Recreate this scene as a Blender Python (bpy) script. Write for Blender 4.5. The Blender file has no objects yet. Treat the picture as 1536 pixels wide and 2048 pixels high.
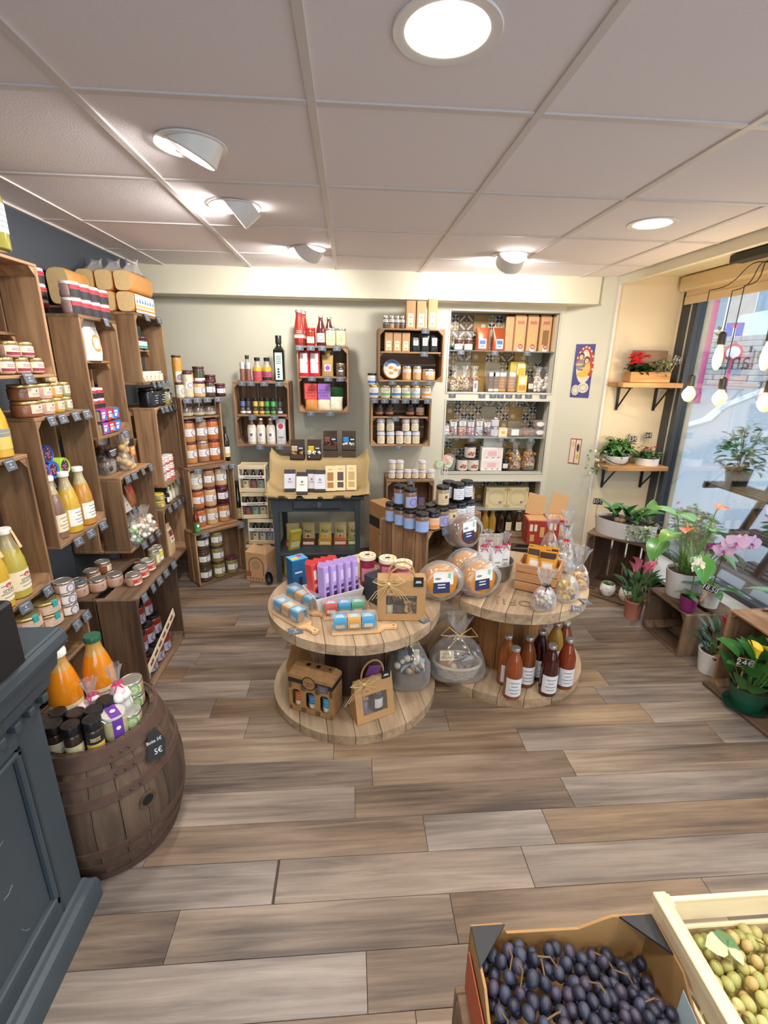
import bpy,math,random
from math import sin,cos,pi,radians,sqrt,hypot
from mathutils import Vector,Matrix,Euler,noise as mnoise
SC=bpy.context.scene
COL=SC.collection
rnd=random.Random(7)
# ------------------------------------------------------------------ camera, world, exposure
F_PX,PITCH,YAW,ROLL,CAM_Z=942.0,.302,.0727,.0156,1.54
_f=Vector((sin(YAW)*cos(PITCH),cos(YAW)*cos(PITCH),-sin(PITCH)))
_r0=Vector((cos(YAW),-sin(YAW),0));_u0=_r0.cross(_f)
_r=cos(ROLL)*_r0+sin(ROLL)*_u0;_u=-sin(ROLL)*_r0+cos(ROLL)*_u0
cam_data=bpy.data.cameras.new('camera')
cam_data.sensor_fit='VERTICAL';cam_data.sensor_height=36;cam_data.lens=F_PX/2048*36
cam_data.clip_start=.02;cam_data.clip_end=200
cam=bpy.data.objects.new('camera',cam_data);COL.objects.link(cam)
cam.matrix_world=Matrix(((_r.x,_u.x,-_f.x,0),(_r.y,_u.y,-_f.y,0),(_r.z,_u.z,-_f.z,CAM_Z),(0,0,0,1)))
SC.camera=cam
world=bpy.data.worlds.new('world');SC.world=world;world.use_nodes=True
_bg=world.node_tree.nodes['Background']
_bg.inputs[0].default_value=(.70,.85,1.0,1);_bg.inputs[1].default_value=4.2
SC.view_settings.view_transform='Standard';SC.view_settings.look='None'
SC.view_settings.gamma=1;SC.view_settings.use_curve_mapping=False
SC.view_settings.exposure=-0.12
LAMP_POWER=9.0
cy=SC.cycles
cy.max_bounces=10;cy.transparent_max_bounces=24;cy.diffuse_bounces=5;cy.glossy_bounces=4
cy.transmission_bounces=6;cy.sample_clamp_indirect=6;cy.caustics_reflective=False;cy.caustics_refractive=False
def at(u,v,ax,val):
 """the point of the plane x/y/z = val on which the photograph shows (u, v)"""
 d=_r*((u-768)/F_PX)+_u*(-(v-1024)/F_PX)+_f
 o=(0,0,CAM_Z)
 i='xyz'.index(ax)
 t=(val-o[i])/d[i]
 return Vector((t*d.x,t*d.y,CAM_Z+t*d.z))
# ------------------------------------------------------------------ mesh helper
class G:
 """collects faces; mesh() turns them into ONE mesh"""
 def __init__(s):
  s.v=[];s.f=[];s.mi=[];s.cur=0
 def add(s,vs,fs,M=None):
  b=len(s.v)
  s.v+=[tuple(M@Vector(p))for p in vs]if M else[tuple(p)for p in vs]
  s.f+=[tuple(i+b for i in f)for f in fs]
  s.mi+=[s.cur]*len(fs)
  return s
 def box(s,c,sz,bev=0,M=None):
  hx,hy,hz=(q/2 for q in sz)
  T=Matrix.Translation(c)if M is None else M@Matrix.Translation(c)
  if bev<=0:
   vs=[(x*hx,y*hy,z*hz)for x in(-1,1)for y in(-1,1)for z in(-1,1)]
   return s.add(vs,[(0,1,3,2),(4,6,7,5),(0,4,5,1),(2,3,7,6),(0,2,6,4),(1,5,7,3)],T)
  h=(hx,hy,hz);b=min(bev,.45*min(h)*2)
  sg=[(x,y,z)for x in(-1,1)for y in(-1,1)for z in(-1,1)]
  vs=[]
  for c8 in sg:
   for a in range(3):
    vs.append(tuple(c8[i]*(h[i]-(0 if i==a else b))for i in range(3)))
  ix=lambda c8,a:sg.index(c8)*3+a
  fs=[]
  for a in range(3):
   o1,o2=[i for i in range(3)if i!=a]
   for sn in(-1,1):
    q=[]
    for p1,p2 in((-1,-1),(1,-1),(1,1),(-1,1)):
     c8=[0]*3;c8[a]=sn;c8[o1]=p1;c8[o2]=p2
     q.append(ix(tuple(c8),a))
    fs.append(q)
   for p1 in(-1,1):
    for p2 in(-1,1):
     c1=[0]*3;c1[o1]=p1;c1[o2]=p2;c2=list(c1);c1[a]=-1;c2[a]=1
     c1=tuple(c1);c2=tuple(c2)
     fs.append([ix(c1,o1),ix(c2,o1),ix(c2,o2),ix(c1,o2)])
  for c8 in sg:
   fs.append([ix(c8,0),ix(c8,1),ix(c8,2)])
  out=[]
  for f in fs:
   p=[Vector(vs[i])for i in f]
   n=(p[1]-p[0]).cross(p[2]-p[0])
   m=sum(p,Vector())/len(p)
   out.append(tuple(f)if n.dot(m)>0 else tuple(reversed(f)))
  return s.add(vs,out,T)
 def lathe(s,prof,n=16,M=None,close=True,a0=0,a1=2*pi):
  """prof: [(r, z)] from the bottom up"""
  full=abs(a1-a0-2*pi)<1e-6
  k=n if full else n+1
  vs=[];fs=[]
  for r,z in prof:
   for i in range(k):
    a=a0+(a1-a0)*i/n
    vs.append((r*cos(a),r*sin(a),z))
  for j in range(len(prof)-1):
   for i in range(n):
    i2=(i+1)%k
    fs.append((j*k+i,j*k+i2,(j+1)*k+i2,(j+1)*k+i))
  if close and full:
   if prof[0][0]>1e-5:fs.append(tuple(reversed(range(k))))
   if prof[-1][0]>1e-5:fs.append(tuple((len(prof)-1)*k+i for i in range(k)))
  return s.add(vs,fs,M)
 def tube(s,pts,r,n=6,M=None,closed=False,cap=True):
  pts=[Vector(p)for p in pts]
  rr=r if isinstance(r,(list,tuple))else[r]*len(pts)
  vs=[];fs=[];N=len(pts)
  up=None
  for i,p in enumerate(pts):
   a=pts[i-1]if(i>0 or closed)else p
   b=pts[(i+1)%N]if(i<N-1 or closed)else p
   t=(b-a).normalized()if(b-a).length>1e-9 else Vector((0,0,1))
   if up is None:up=t.orthogonal().normalized()
   up=(up-t*up.dot(t))
   up=up.normalized()if up.length>1e-6 else t.orthogonal().normalized()
   w=t.cross(up)
   for k in range(n):
    q=2*pi*k/n
    vs.append(p+(up*cos(q)+w*sin(q))*rr[i])
  for i in range(N if closed else N-1):
   j=(i+1)%N
   for k in range(n):
    k2=(k+1)%n
    fs.append((i*n+k,i*n+k2,j*n+k2,j*n+k))
  if cap and not closed:
   fs.append(tuple(reversed(range(n))));fs.append(tuple((N-1)*n+k for k in range(n)))
  return s.add(vs,fs,M)
 def prism(s,poly,z0,z1,M=None):
  """poly counter-clockwise in XY, from z0 to z1"""
  n=len(poly)
  vs=[(x,y,z0)for x,y in poly]+[(x,y,z1)for x,y in poly]
  fs=[tuple(reversed(range(n))),tuple(range(n,2*n))]
  fs+=[(i,(i+1)%n,n+(i+1)%n,n+i)for i in range(n)]
  return s.add(vs,fs,M)
 def grid(s,fn,nu,nv,M=None,wrap=False):
  vs=[fn(i/nu,j/nv)for j in range(nv+1)for i in range(nu if wrap else nu+1)]
  k=nu if wrap else nu+1
  fs=[]
  for j in range(nv):
   for i in range(nu):
    i2=(i+1)%k
    fs.append((j*k+i,j*k+i2,(j+1)*k+i2,(j+1)*k+i))
  return s.add(vs,fs,M)
 def ball(s,c,r,n=8,m=6,M=None):
  c=Vector(c);r=r if isinstance(r,(tuple,list))else(r,r,r)
  prof=[]
  vs=[(0,0,-1)];fs=[]
  for j in range(1,m):
   b=-pi/2+pi*j/m
   for i in range(n):
    a=2*pi*i/n
    vs.append((cos(b)*cos(a),cos(b)*sin(a),sin(b)))
  vs.append((0,0,1));T=len(vs)-1
  for i in range(n):
   fs.append((0,1+(i+1)%n,1+i))
   fs.append((T,T-n+i,T-n+(i+1)%n))
  for j in range(m-2):
   for i in range(n):
    a=1+j*n;fs.append((a+i,a+(i+1)%n,a+n+(i+1)%n,a+n+i))
  return s.add([(c.x+x*r[0],c.y+y*r[1],c.z+z*r[2])for x,y,z in vs],fs,M)
 def mesh(s,name,mats,smooth=40):
  me=bpy.data.meshes.new(name)
  me.from_pydata(s.v,[],s.f)
  for m in(mats if isinstance(mats,(list,tuple))else[mats]):me.materials.append(m)
  if len(s.f):me.polygons.foreach_set('material_index',s.mi)
  if smooth:
   me.polygons.foreach_set('use_smooth',[True]*len(s.f))
   me.update()
   me.set_sharp_from_angle(angle=radians(smooth))
  me.update()
  return me
_cache={}
def cached(key,fn):
 if key not in _cache:_cache[key]=fn()
 return _cache[key]
# ------------------------------------------------------------------ objects
def _new(name,data,parent=None,loc=(0,0,0),rot=(0,0,0),scale=None):
 o=bpy.data.objects.new(name,data)
 COL.objects.link(o)
 o.location=loc;o.rotation_euler=rot
 if scale:o.scale=scale
 if parent:o.parent=parent
 return o
def tag(o,label,cat,group=None):
 o['label']=label;o['category']=cat
 if group:o['group']=group
 return o
def thing(name,label,cat,loc=(0,0,0),rz=0,group=None,rot=None):
 o=_new(name,None,None,loc,rot or(0,0,rz))
 o.empty_display_size=.03
 return tag(o,label,cat,group)
def solo(name,me,label,cat,loc=(0,0,0),rz=0,group=None,rot=None,scale=None):
 return tag(_new(name,me,None,loc,rot or(0,0,rz),scale),label,cat,group)
def part(parent,name,me,loc=(0,0,0),rot=(0,0,0),scale=None,label=None,stuff=False):
 o=_new(name,me,parent,loc,rot,scale)
 if label:o['label']=label
 if stuff:o['kind']='stuff'
 return o
def struct(name,me,parent=None,loc=(0,0,0),rot=(0,0,0)):
 o=_new(name,me,parent,loc,rot)
 if parent is None:o['kind']='structure'
 return o
ORD=['first','second','third','fourth','fifth','sixth','seventh','eighth','ninth','tenth','eleventh','twelfth']
def nth(i,n,side='left'):
 if n==1:return 'single'
 if n==2:return('left','right')[i]
 if i==0:return 'leftmost'
 if i==n-1:return 'rightmost'
 if n==3:return 'middle'
 return ORD[i]+'-from-left'
# ------------------------------------------------------------------ materials
def lin(c):
 if isinstance(c,str):
  c=c.lstrip('#');c=tuple(int(c[i:i+2],16)for i in(0,2,4))
 o=[]
 for q in c[:3]:
  q=q/255
  o.append(q/12.92 if q<=.04045 else((q+.055)/1.055)**2.4)
 return(*o,1)
def _nodes(name):
 m=bpy.data.materials.new(name);m.use_nodes=True
 nt=m.node_tree
 return m,nt,nt.nodes['Principled BSDF'],nt.nodes,nt.links
def plain(name,col,rough=.5,metal=0,coat=0,spec=.5,var=0,scale=40,bump=0,sss=0,alpha=1,trans=0,emit=None,es=0):
 """one colour, with an optional fine mottling (var) and bump"""
 key=('plain',name)
 if key in _cache:return _cache[key]
 m,nt,bs,N,L=_nodes(name)
 c=lin(col)
 bs.inputs['Base Color'].default_value=c
 bs.inputs['Roughness'].default_value=rough
 bs.inputs['Metallic'].default_value=metal
 bs.inputs['Coat Weight'].default_value=coat
 bs.inputs['Coat Roughness'].default_value=.06
 bs.inputs['Specular IOR Level'].default_value=spec
 bs.inputs['Transmission Weight'].default_value=trans
 if sss:
  bs.inputs['Subsurface Weight'].default_value=sss
  bs.inputs['Subsurface Radius'].default_value=(.01,.006,.004)
 if emit:
  bs.inputs['Emission Color'].default_value=lin(emit);bs.inputs['Emission Strength'].default_value=es
 if var or bump:
  tc=N.new('ShaderNodeTexCoord');nz=N.new('ShaderNodeTexNoise')
  nz.inputs['Scale'].default_value=scale;nz.inputs['Detail'].default_value=5
  L.new(tc.outputs['Object'],nz.inputs['Vector'])
  if var:
   mx=N.new('ShaderNodeMix');mx.data_type='RGBA'
   mx.inputs[6].default_value=tuple(min(1,q*(1-var))for q in c[:3])+(1,)
   mx.inputs[7].default_value=tuple(min(1,q*(1+var))for q in c[:3])+(1,)
   L.new(nz.outputs['Fac'],mx.inputs[0]);L.new(mx.outputs[2],bs.inputs['Base Color'])
  if bump:
   bp=N.new('ShaderNodeBump');bp.inputs['Strength'].default_value=bump;bp.inputs['Distance'].default_value=.003
   L.new(nz.outputs['Fac'],bp.inputs['Height']);L.new(bp.outputs['Normal'],bs.inputs['Normal'])
 _cache[key]=m
 return m
def ramp(N,stops):
 r=N.new('ShaderNodeValToRGB')
 e=r.color_ramp.elements
 e[0].position=stops[0][0];e[0].color=lin(stops[0][1])
 e[1].position=stops[-1][0];e[1].color=lin(stops[-1][1])
 for p,c in stops[1:-1]:
  q=e.new(p);q.color=lin(c)
 return r
def wood(name,dark,mid,light,grain=(2.2,34,34),rough=.62,tint=.3,bump=.25,blotch=3.0,coat=0,tint2=None):
 """grain along local x; every board gets its own tone from its object's random number"""
 m,nt,bs,N,L=_nodes(name)
 tc=N.new('ShaderNodeTexCoord');oi=N.new('ShaderNodeObjectInfo')
 ad=N.new('ShaderNodeVectorMath');ad.operation='ADD'
 sc=N.new('ShaderNodeVectorMath');sc.operation='SCALE';sc.inputs['Scale'].default_value=37.0
 cb=N.new('ShaderNodeCombineXYZ')
 for i in range(3):L.new(oi.outputs['Random'],cb.inputs[i])
 L.new(cb.outputs[0],sc.inputs[0]);L.new(tc.outputs['Object'],ad.inputs[0]);L.new(sc.outputs[0],ad.inputs[1])
 mp=N.new('ShaderNodeMapping');mp.inputs['Scale'].default_value=grain
 L.new(ad.outputs[0],mp.inputs['Vector'])
 nz=N.new('ShaderNodeTexNoise');nz.inputs['Scale'].default_value=1.0;nz.inputs['Detail'].default_value=6
 nz.inputs['Roughness'].default_value=.62;nz.inputs['Distortion'].default_value=.6
 L.new(mp.outputs[0],nz.inputs['Vector'])
 mp2=N.new('ShaderNodeMapping');mp2.inputs['Scale'].default_value=(blotch*.5,blotch*2.2,blotch*2.2)
 L.new(ad.outputs[0],mp2.inputs['Vector'])
 n2=N.new('ShaderNodeTexNoise');n2.inputs['Scale'].default_value=1.0;n2.inputs['Detail'].default_value=3
 L.new(mp2.outputs[0],n2.inputs['Vector'])
 av=N.new('ShaderNodeMath');av.operation='MULTIPLY_ADD';av.inputs[1].default_value=.55
 L.new(n2.outputs['Fac'],av.inputs[0])
 hf=N.new('ShaderNodeMath');hf.operation='MULTIPLY';hf.inputs[1].default_value=.5
 L.new(nz.outputs['Fac'],hf.inputs[0]);L.new(hf.outputs[0],av.inputs[2])
 rp=ramp(N,[(.36,dark),(.52,mid),(.70,light)])
 L.new(av.outputs[0],rp.inputs[0])
 hs=N.new('ShaderNodeHueSaturation')
 mr=N.new('ShaderNodeMapRange');mr.inputs['To Min'].default_value=1-tint;mr.inputs['To Max'].default_value=1+tint
 L.new(oi.outputs['Random'],mr.inputs['Value']);L.new(mr.outputs[0],hs.inputs['Value'])
 if tint2:
  m2=N.new('ShaderNodeMapRange');m2.inputs['To Min'].default_value=tint2[0];m2.inputs['To Max'].default_value=tint2[1]
  fr=N.new('ShaderNodeMath');fr.operation='FRACT';mu=N.new('ShaderNodeMath');mu.operation='MULTIPLY';mu.inputs[1].default_value=7.13
  L.new(oi.outputs['Random'],mu.inputs[0]);L.new(mu.outputs[0],fr.inputs[0]);L.new(fr.outputs[0],m2.inputs['Value'])
  L.new(m2.outputs[0],hs.inputs['Saturation'])
 L.new(rp.outputs[0],hs.inputs['Color']);L.new(hs.outputs[0],bs.inputs['Base Color'])
 bs.inputs['Roughness'].default_value=rough;bs.inputs['Coat Weight'].default_value=coat;bs.inputs['Coat Roughness'].default_value=.25
 bp=N.new('ShaderNodeBump');bp.inputs['Strength'].default_value=bump;bp.inputs['Distance'].default_value=.002
 L.new(nz.outputs['Fac'],bp.inputs['Height']);L.new(bp.outputs['Normal'],bs.inputs['Normal'])
 return m
def film(name,tint='#ffffff',clear=.8,rough=.12):
 """cellophane, clear plastic"""
 key=('film',name)
 if key in _cache:return _cache[key]
 m,nt,bs,N,L=_nodes(name)
 N.remove(bs)
 tr=N.new('ShaderNodeBsdfTransparent');tr.inputs[0].default_value=lin(tint)
 gl=N.new('ShaderNodeBsdfGlossy');gl.inputs['Roughness'].default_value=rough
 df=N.new('ShaderNodeBsdfDiffuse');df.inputs[0].default_value=lin('#e8e8e8')
 a=N.new('ShaderNodeMixShader');a.inputs[0].default_value=.5;L.new(gl.outputs[0],a.inputs[1]);L.new(df.outputs[0],a.inputs[2])
 lw=N.new('ShaderNodeLayerWeight');lw.inputs['Blend'].default_value=.35
 mr=N.new('ShaderNodeMapRange');mr.inputs['To Min'].default_value=1-clear;mr.inputs['To Max'].default_value=min(1,1.75-clear)
 L.new(lw.outputs['Facing'],mr.inputs['Value'])
 b=N.new('ShaderNodeMixShader');L.new(mr.outputs[0],b.inputs[0]);L.new(tr.outputs[0],b.inputs[1]);L.new(a.outputs[0],b.inputs[2])
 L.new(b.outputs[0],N['Material Output'].inputs[0])
 _cache[key]=m
 return m
def pane_glass(name,refl=.06):
 m,nt,bs,N,L=_nodes(name);N.remove(bs)
 tr=N.new('ShaderNodeBsdfTransparent');gl=N.new('ShaderNodeBsdfGlossy');gl.inputs['Roughness'].default_value=.01
 fr=N.new('ShaderNodeFresnel');mu=N.new('ShaderNodeMath');mu.operation='MULTIPLY';mu.inputs[1].default_value=.6;L.new(fr.outputs[0],mu.inputs[0])
 x=N.new('ShaderNodeMixShader');L.new(mu.outputs[0],x.inputs[0]);L.new(tr.outputs[0],x.inputs[1]);L.new(gl.outputs[0],x.inputs[2]);L.new(x.outputs[0],N['Material Output'].inputs[0])
 return m
M_PANE=pane_glass('window glass')
M_CRATE=wood('crate wood','#5f452f','#957252','#b8936b')
M_CRATED=wood('weathered dark crate wood','#3d2f24','#6d5440','#92755a')
M_SHELF=wood('oiled pine shelf','#8a5c30','#bb8a54','#d9ad76',tint=.1)
M_DRUM=wood('cable drum wood','#75634f','#a68d70','#c4ad8d',tint=.16,rough=.7)
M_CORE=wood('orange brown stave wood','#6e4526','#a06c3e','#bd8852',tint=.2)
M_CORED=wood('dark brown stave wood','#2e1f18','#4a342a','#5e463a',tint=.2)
M_PALE=wood('pale poplar wood','#cbb184','#e6d2aa','#f1e3c4',tint=.06,bump=.12)
M_BOARD=wood('beech cutting board wood','#b98a55','#d9ad78','#e7c393',tint=.05,bump=.1)
M_FLOOR=wood('plank flooring','#473a31','#7b6755','#a38d75',grain=(2.2,38,38),rough=.40,tint=.09,bump=.12,blotch=2.0,tint2=(.55,1.15))
M_BARREL=wood('old barrel oak','#2a2019','#4d3b2d','#6a5543',tint=.2,rough=.75)
M_OUTW=wood('dark stained slat wood','#3a2b26','#58443b','#6d564a',tint=.15)
M_CEIL=plain('ceiling tile','#f3edf0',.9,var=.05,scale=160,bump=.25)
M_BAR=plain('ceiling grid bar','#dcd6d3',.5)
M_WALL=plain('sage cream wall paint','#d6d3bf',.8,var=.04,scale=3,bump=.05)
M_WALLR=plain('warm cream wall paint','#ead9b8',.8,var=.04,scale=4)
M_NAVY=plain('slate blue wall paint','#3f464f',.7,var=.06,scale=4)
M_SOFF=plain('cream painted soffit','#e9e3cb',.6)
M_TRIM=plain('white trim paint','#eee8de',.5)
M_BLACK=plain('black metal','#17171a',.45)
M_FRAME=plain('anthracite window frame','#3b3f45',.4)
M_GREYP=plain('blue grey painted wood','#3d474e',.5,var=.12,scale=14,bump=.12)
M_TAG=plain('slate grey card','#575d66',.6)
M_TAGW=plain('chalk white lettering','#d6d9dc',.7)
M_INK=plain('black ink','#1c1a1c',.7)
M_CHALK=plain('chalkboard','#1d1e20',.7)
M_WHITE=plain('white paper','#f1eee8',.6)
M_CREAM=plain('cream paper','#efe3c4',.65)
M_KRAFT=plain('kraft paper','#b88f5f',.8,var=.08,scale=60)
M_SILVER=plain('silver metal lid','#d4d4d0',.25,metal=.85)
M_GOLD=plain('gold metal lid','#cdb57a',.28,metal=.8)
M_WHITEP=plain('white plastic','#f3f1ec',.35)
M_CLEAR=film('cellophane',clear=.86,rough=.1)
M_CLEAR2=film('clear plastic box',clear=.8,rough=.08)
M_SOIL=plain('potting soil','#3a2a20',.95,var=.4,scale=90,bump=.6)
# ------------------------------------------------------------------ ceiling lamps (the shop's own, then added fill lamps out of view)
XL,XR,YB,HC=-1.49,1.97,3.89,2.187
M_LAMP=plain('lamp diffuser','#ffffff',.4,emit='#fff6ea',es=14)
def downlight(label,loc,tilt=None,r=.085,power=1.0,drop=.0,group=None):
 t=thing('ceiling_lamp',label,'lamp',loc,0,group)
 g=G();g.lathe([(r*.99,-.002),(r+.022,-.004),(r+.024,-.001),(r+.022,.0005),(r*.99,.0005)],40,close=False)
 part(t,'trim_ring',cached(('ring',r),lambda:g.mesh('trim_ring',M_WHITEP)))
 rot=(0,0,0)
 if tilt:
  rot=tilt
  g=G();g.lathe([(r*.97,.07),(r*.97,-.012),(r*.9,-.016),(r*.88,-.008)],40,close=False)
  b=part(t,'lamp_body',cached(('lbody',r),lambda:g.mesh('lamp_body',M_WHITEP)),(0,0,-drop),rot)
  z=-.006
 else:
  b=t;z=-.003
 g=G();g.lathe([(0,z),(r*.9,z)],40,close=False,M=Matrix.Scale(-1,4,(1,0,0)))
 part(b,'diffuser',g.mesh('diffuser',M_LAMP))
 l=bpy.data.lights.new('lamp_light','AREA');l.shape='DISK';l.size=r*1.8;l.energy=LAMP_POWER*power
 l.color=(1.0,.95,.90);l.spread=radians(165)
 o=_new('lamp_light',l,b,(0,0,z-.006))
 o.visible_camera=False
 return t
downlight('large round ceiling lamp shining straight down above the cable drums',(.199,1.185,HC-.001),r=.088)
downlight('round swivel ceiling lamp tilted with its bright face visible',(-.489,1.77,HC-.004),(radians(4),radians(26),0),drop=.012,power=1.2)
downlight('swivel ceiling lamp turned toward the left wall crates, second one in',(-.492,2.369,HC-.004),(radians(0),radians(50),0),drop=.01,power=1.5)
downlight('swivel ceiling lamp turned toward the back left corner shelves',(-.247,3.125,HC-.004),(radians(34),radians(38),0),drop=.01,power=1.7)
downlight('drum shaped ceiling lamp shining at the back wall niche',(.964,3.111,HC-.004),(radians(55),0,0),drop=.035,power=1.6)
downlight('round ceiling lamp shining straight down near the plant window',(1.405,2.40,HC-.001))
for x,y,w in((-.45,.55,'beside the till'),(.9,.2,'over the grape boxes'),(1.35,1.15,'by the window bay'),(-.5,-.55,'at the counter end'),(.5,-.8,'at the shop entrance'),(1.5,-.6,'at the added window')):  # unseen lamps added as fill for the room
 downlight(f'added round fill lamp {w}, behind the viewer',(x,y,HC-.001),group='added fill lamps out of view',power=1.0)
# ------------------------------------------------------------------ the setting
def struct_box(name,boxes,mat,parent=None,bev=0):
 g=G()
 for c,s in boxes:g.box(c,s,bev)
 return struct(name,g.mesh(name,mat),parent)
def span(x0,x1,y0,y1,z0,z1):return(((x0+x1)/2,(y0+y1)/2,(z0+z1)/2),(abs(x1-x0),abs(y1-y0),abs(z1-z0)))
Y0=-2.2
floor=struct_box('floor',[span(-1.6,2.7,Y0-.1,4.2,-.06,-.004)],plain('floor joint','#4a3f38',.9))
JO={}
for u,v in((555,1726),(553,1770),(853,1680),(1042,1478),(1132,1513),(1128,1570),(1092,1640),(1051,1720),(1410,1768),(905,1820),(1280,1410),(1190,1377),(734,1970),(335,1900),(710,1600),(744,1540),(667,1505),(500,1370),(390,1330)):
 p=at(u,v,'z',0);k=math.floor((p.y-1.012)/.133);JO.setdefault(k,[]).append(p.x)
prow=random.Random(3)
for k in range(-24,22):
 y=1.012+.133*k
 if y<Y0:continue
 js=sorted(JO.get(k,[prow.uniform(-.3,.6)]))
 xs=list(js)
 while xs[0]>-1.6:xs.insert(0,xs[0]-prow.uniform(.86,.95))
 while xs[-1]<2.6:xs.append(xs[-1]+prow.uniform(.86,.95))
 for a,b in zip(xs,xs[1:]):
  a2,b2=max(a,-1.55),min(b,2.62)
  if b2-a2<.02:continue
  g=G();g.box((0,0,0),(b2-a2-.0014,.1318,.006),.0008)
  struct('plank',g.mesh('plank',M_FLOOR,0),floor,((a2+b2)/2,y+.0665,-.003+prow.uniform(-.0002,.0002)))
ceil=struct_box('ceiling',[span(-1.6,2.7,Y0-.1,4.0,HC+.012,HC+.08)],M_CEIL)
XG=[-1.296+.6*i for i in range(6)];YG=[.8875+.6*j for j in range(-5,5)]
xe=[XL]+XG+[XR];ye=[Y0]+YG+[3.72]
for i in range(len(xe)-1):
 for j in range(len(ye)-1):
  a,b,c,d=xe[i]+.004,xe[i+1]-.004,ye[j]+.004,ye[j+1]-.004
  if d-c<.01 or b-a<.01:continue
  g=G();g.box((0,0,.006),(b-a,d-c,.012),.002)
  struct('panel',g.mesh('panel',M_CEIL,0),ceil,((a+b)/2,(c+d)/2,HC))
for x in XG:
 g=G();g.box((0,0,0),(.024,3.72-Y0,.007),.001);struct('grid_bar',g.mesh('grid_bar',M_BAR,0),ceil,(x,(3.72+Y0)/2,HC-.002))
for y in YG:
 for i in range(len(xe)-1):
  L=xe[i+1]-xe[i]-.024
  g=G();g.box((0,0,0),(L,.024,.006),.001);struct('grid_bar',g.mesh('grid_bar',M_BAR,0),ceil,((xe[i]+xe[i+1])/2,y,HC-.0015))
g=G();g.box((0,0,0),(.02,3.72-Y0,.012));struct('grid_bar',g.mesh('grid_bar',M_BAR,0),ceil,(XL+.01,(3.72+Y0)/2,HC-.004))
struct_box('wall_left',[span(-1.6,XL,Y0,4.0,0,2.25)],M_NAVY)
struct_box('wall_front',[span(-1.6,-.9,Y0-.1,Y0,0,2.25),span(2.2,2.7,Y0-.1,Y0,0,2.25),span(-.9,2.2,Y0-.1,Y0,2.05,2.25),span(-.9,2.2,Y0-.1,Y0,0,.3)],M_WALL)  # unseen wall; its wide opening is added to let daylight in
g=G();g.box((.65,Y0-.05,1.175),(3.1,.008,1.75));w2=struct('window_added',g.mesh('pane',M_PANE))  # added pane in that opening, out of view, there to even out the light
NX0,NX1,ND=.78,1.645,4.16
wb=struct_box('wall_back',[span(-1.6,NX0,YB,YB+.1,0,2.25),span(NX1,1.75,YB,YB+.1,0,2.25),span(NX0,NX1,YB,YB+.1,1.95,2.25),span(NX0,NX1,YB,YB+.05,1.272,1.342),span(NX0,NX1,YB,YB+.05,.594,.675),span(NX0,NX1,YB,YB+.1,0,.1)],M_WALL)
M_NICHE=plain('niche lining paint','#8b8a86',.6)
gl=G();gl.box(((NX0+NX1)/2,ND+.03,1.05),(NX1-NX0+.1,.05,2.0));gl.box((NX0-.02,(YB+ND)/2+.05,1.05),(.036,ND-YB-.0,2.0));gl.box((NX1+.02,(YB+ND)/2+.05,1.05),(.036,ND-YB,2.0))
gl.box(((NX0+NX1)/2,(YB+ND)/2+.05,1.985),(NX1-NX0+.1,ND-YB,.06));gl.box(((NX0+NX1)/2,(YB+ND)/2+.03,1.30),(NX1-NX0,ND-YB+.02,.055));gl.box(((NX0+NX1)/2,(YB+ND)/2+.03,.635),(NX1-NX0,ND-YB+.02,.06));gl.box(((NX0+NX1)/2,(YB+ND)/2+.05,.085),(NX1-NX0,ND-YB,.03))
struct('niche_lining',gl.mesh('niche_lining',M_NICHE),wb)
M_GLASSY=film('green glass shelf','#dff0e8',clear=.72,rough=.03)
for z in(1.665,.970):
 g=G();g.box(((NX0+NX1)/2,YB+.14,z-.004),(NX1-NX0-.004,.24,.008),.001);struct('glass_shelf',g.mesh('glass_shelf',M_GLASSY),wb)
for n,(z0,z1)in enumerate(((1.342,1.95),(.675,1.272),(.1,.594))):
 g=G();w=.014
 for c,s in(span(NX0-w,NX0,YB-.006,YB+.01,z0-w,z1+w),span(NX1,NX1+w,YB-.006,YB+.01,z0-w,z1+w),span(NX0,NX1,YB-.006,YB+.01,z1,z1+w),span(NX0,NX1,YB-.006,YB+.01,z0-w,z0)):g.box(c,s,.002)
 struct('trim_%d'%(n+1),g.mesh('trim',plain('pale grey trim','#c9cac4',.45)))
TM=[plain('tile chalk white','#cfcabd',.5),plain('tile black','#26221f',.5),plain('tile mustard','#a58440',.5),plain('tile stone grey','#8d857b',.5),plain('tile brown','#5c4630',.5),plain('tile pale sand','#bfb39a',.5)]
def petal(g,c,a,L,w,m,y=-.0026):
 g.cur=m;pts=[]
 for t,ww in((.08,0),(.3,.8),(.5,1),(.72,.75),(1,0)):pts.append((t,ww))
 poly=[(t*L,-ww*w)for t,ww in pts]+[(t*L,ww*w)for t,ww in reversed(pts[1:-1])]
 ca,sa=cos(a),sin(a)
 g.add([(c[0]+x*ca-z*sa,y,c[1]+x*sa+z*ca)for x,z in poly],[tuple(range(len(poly)))])
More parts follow.
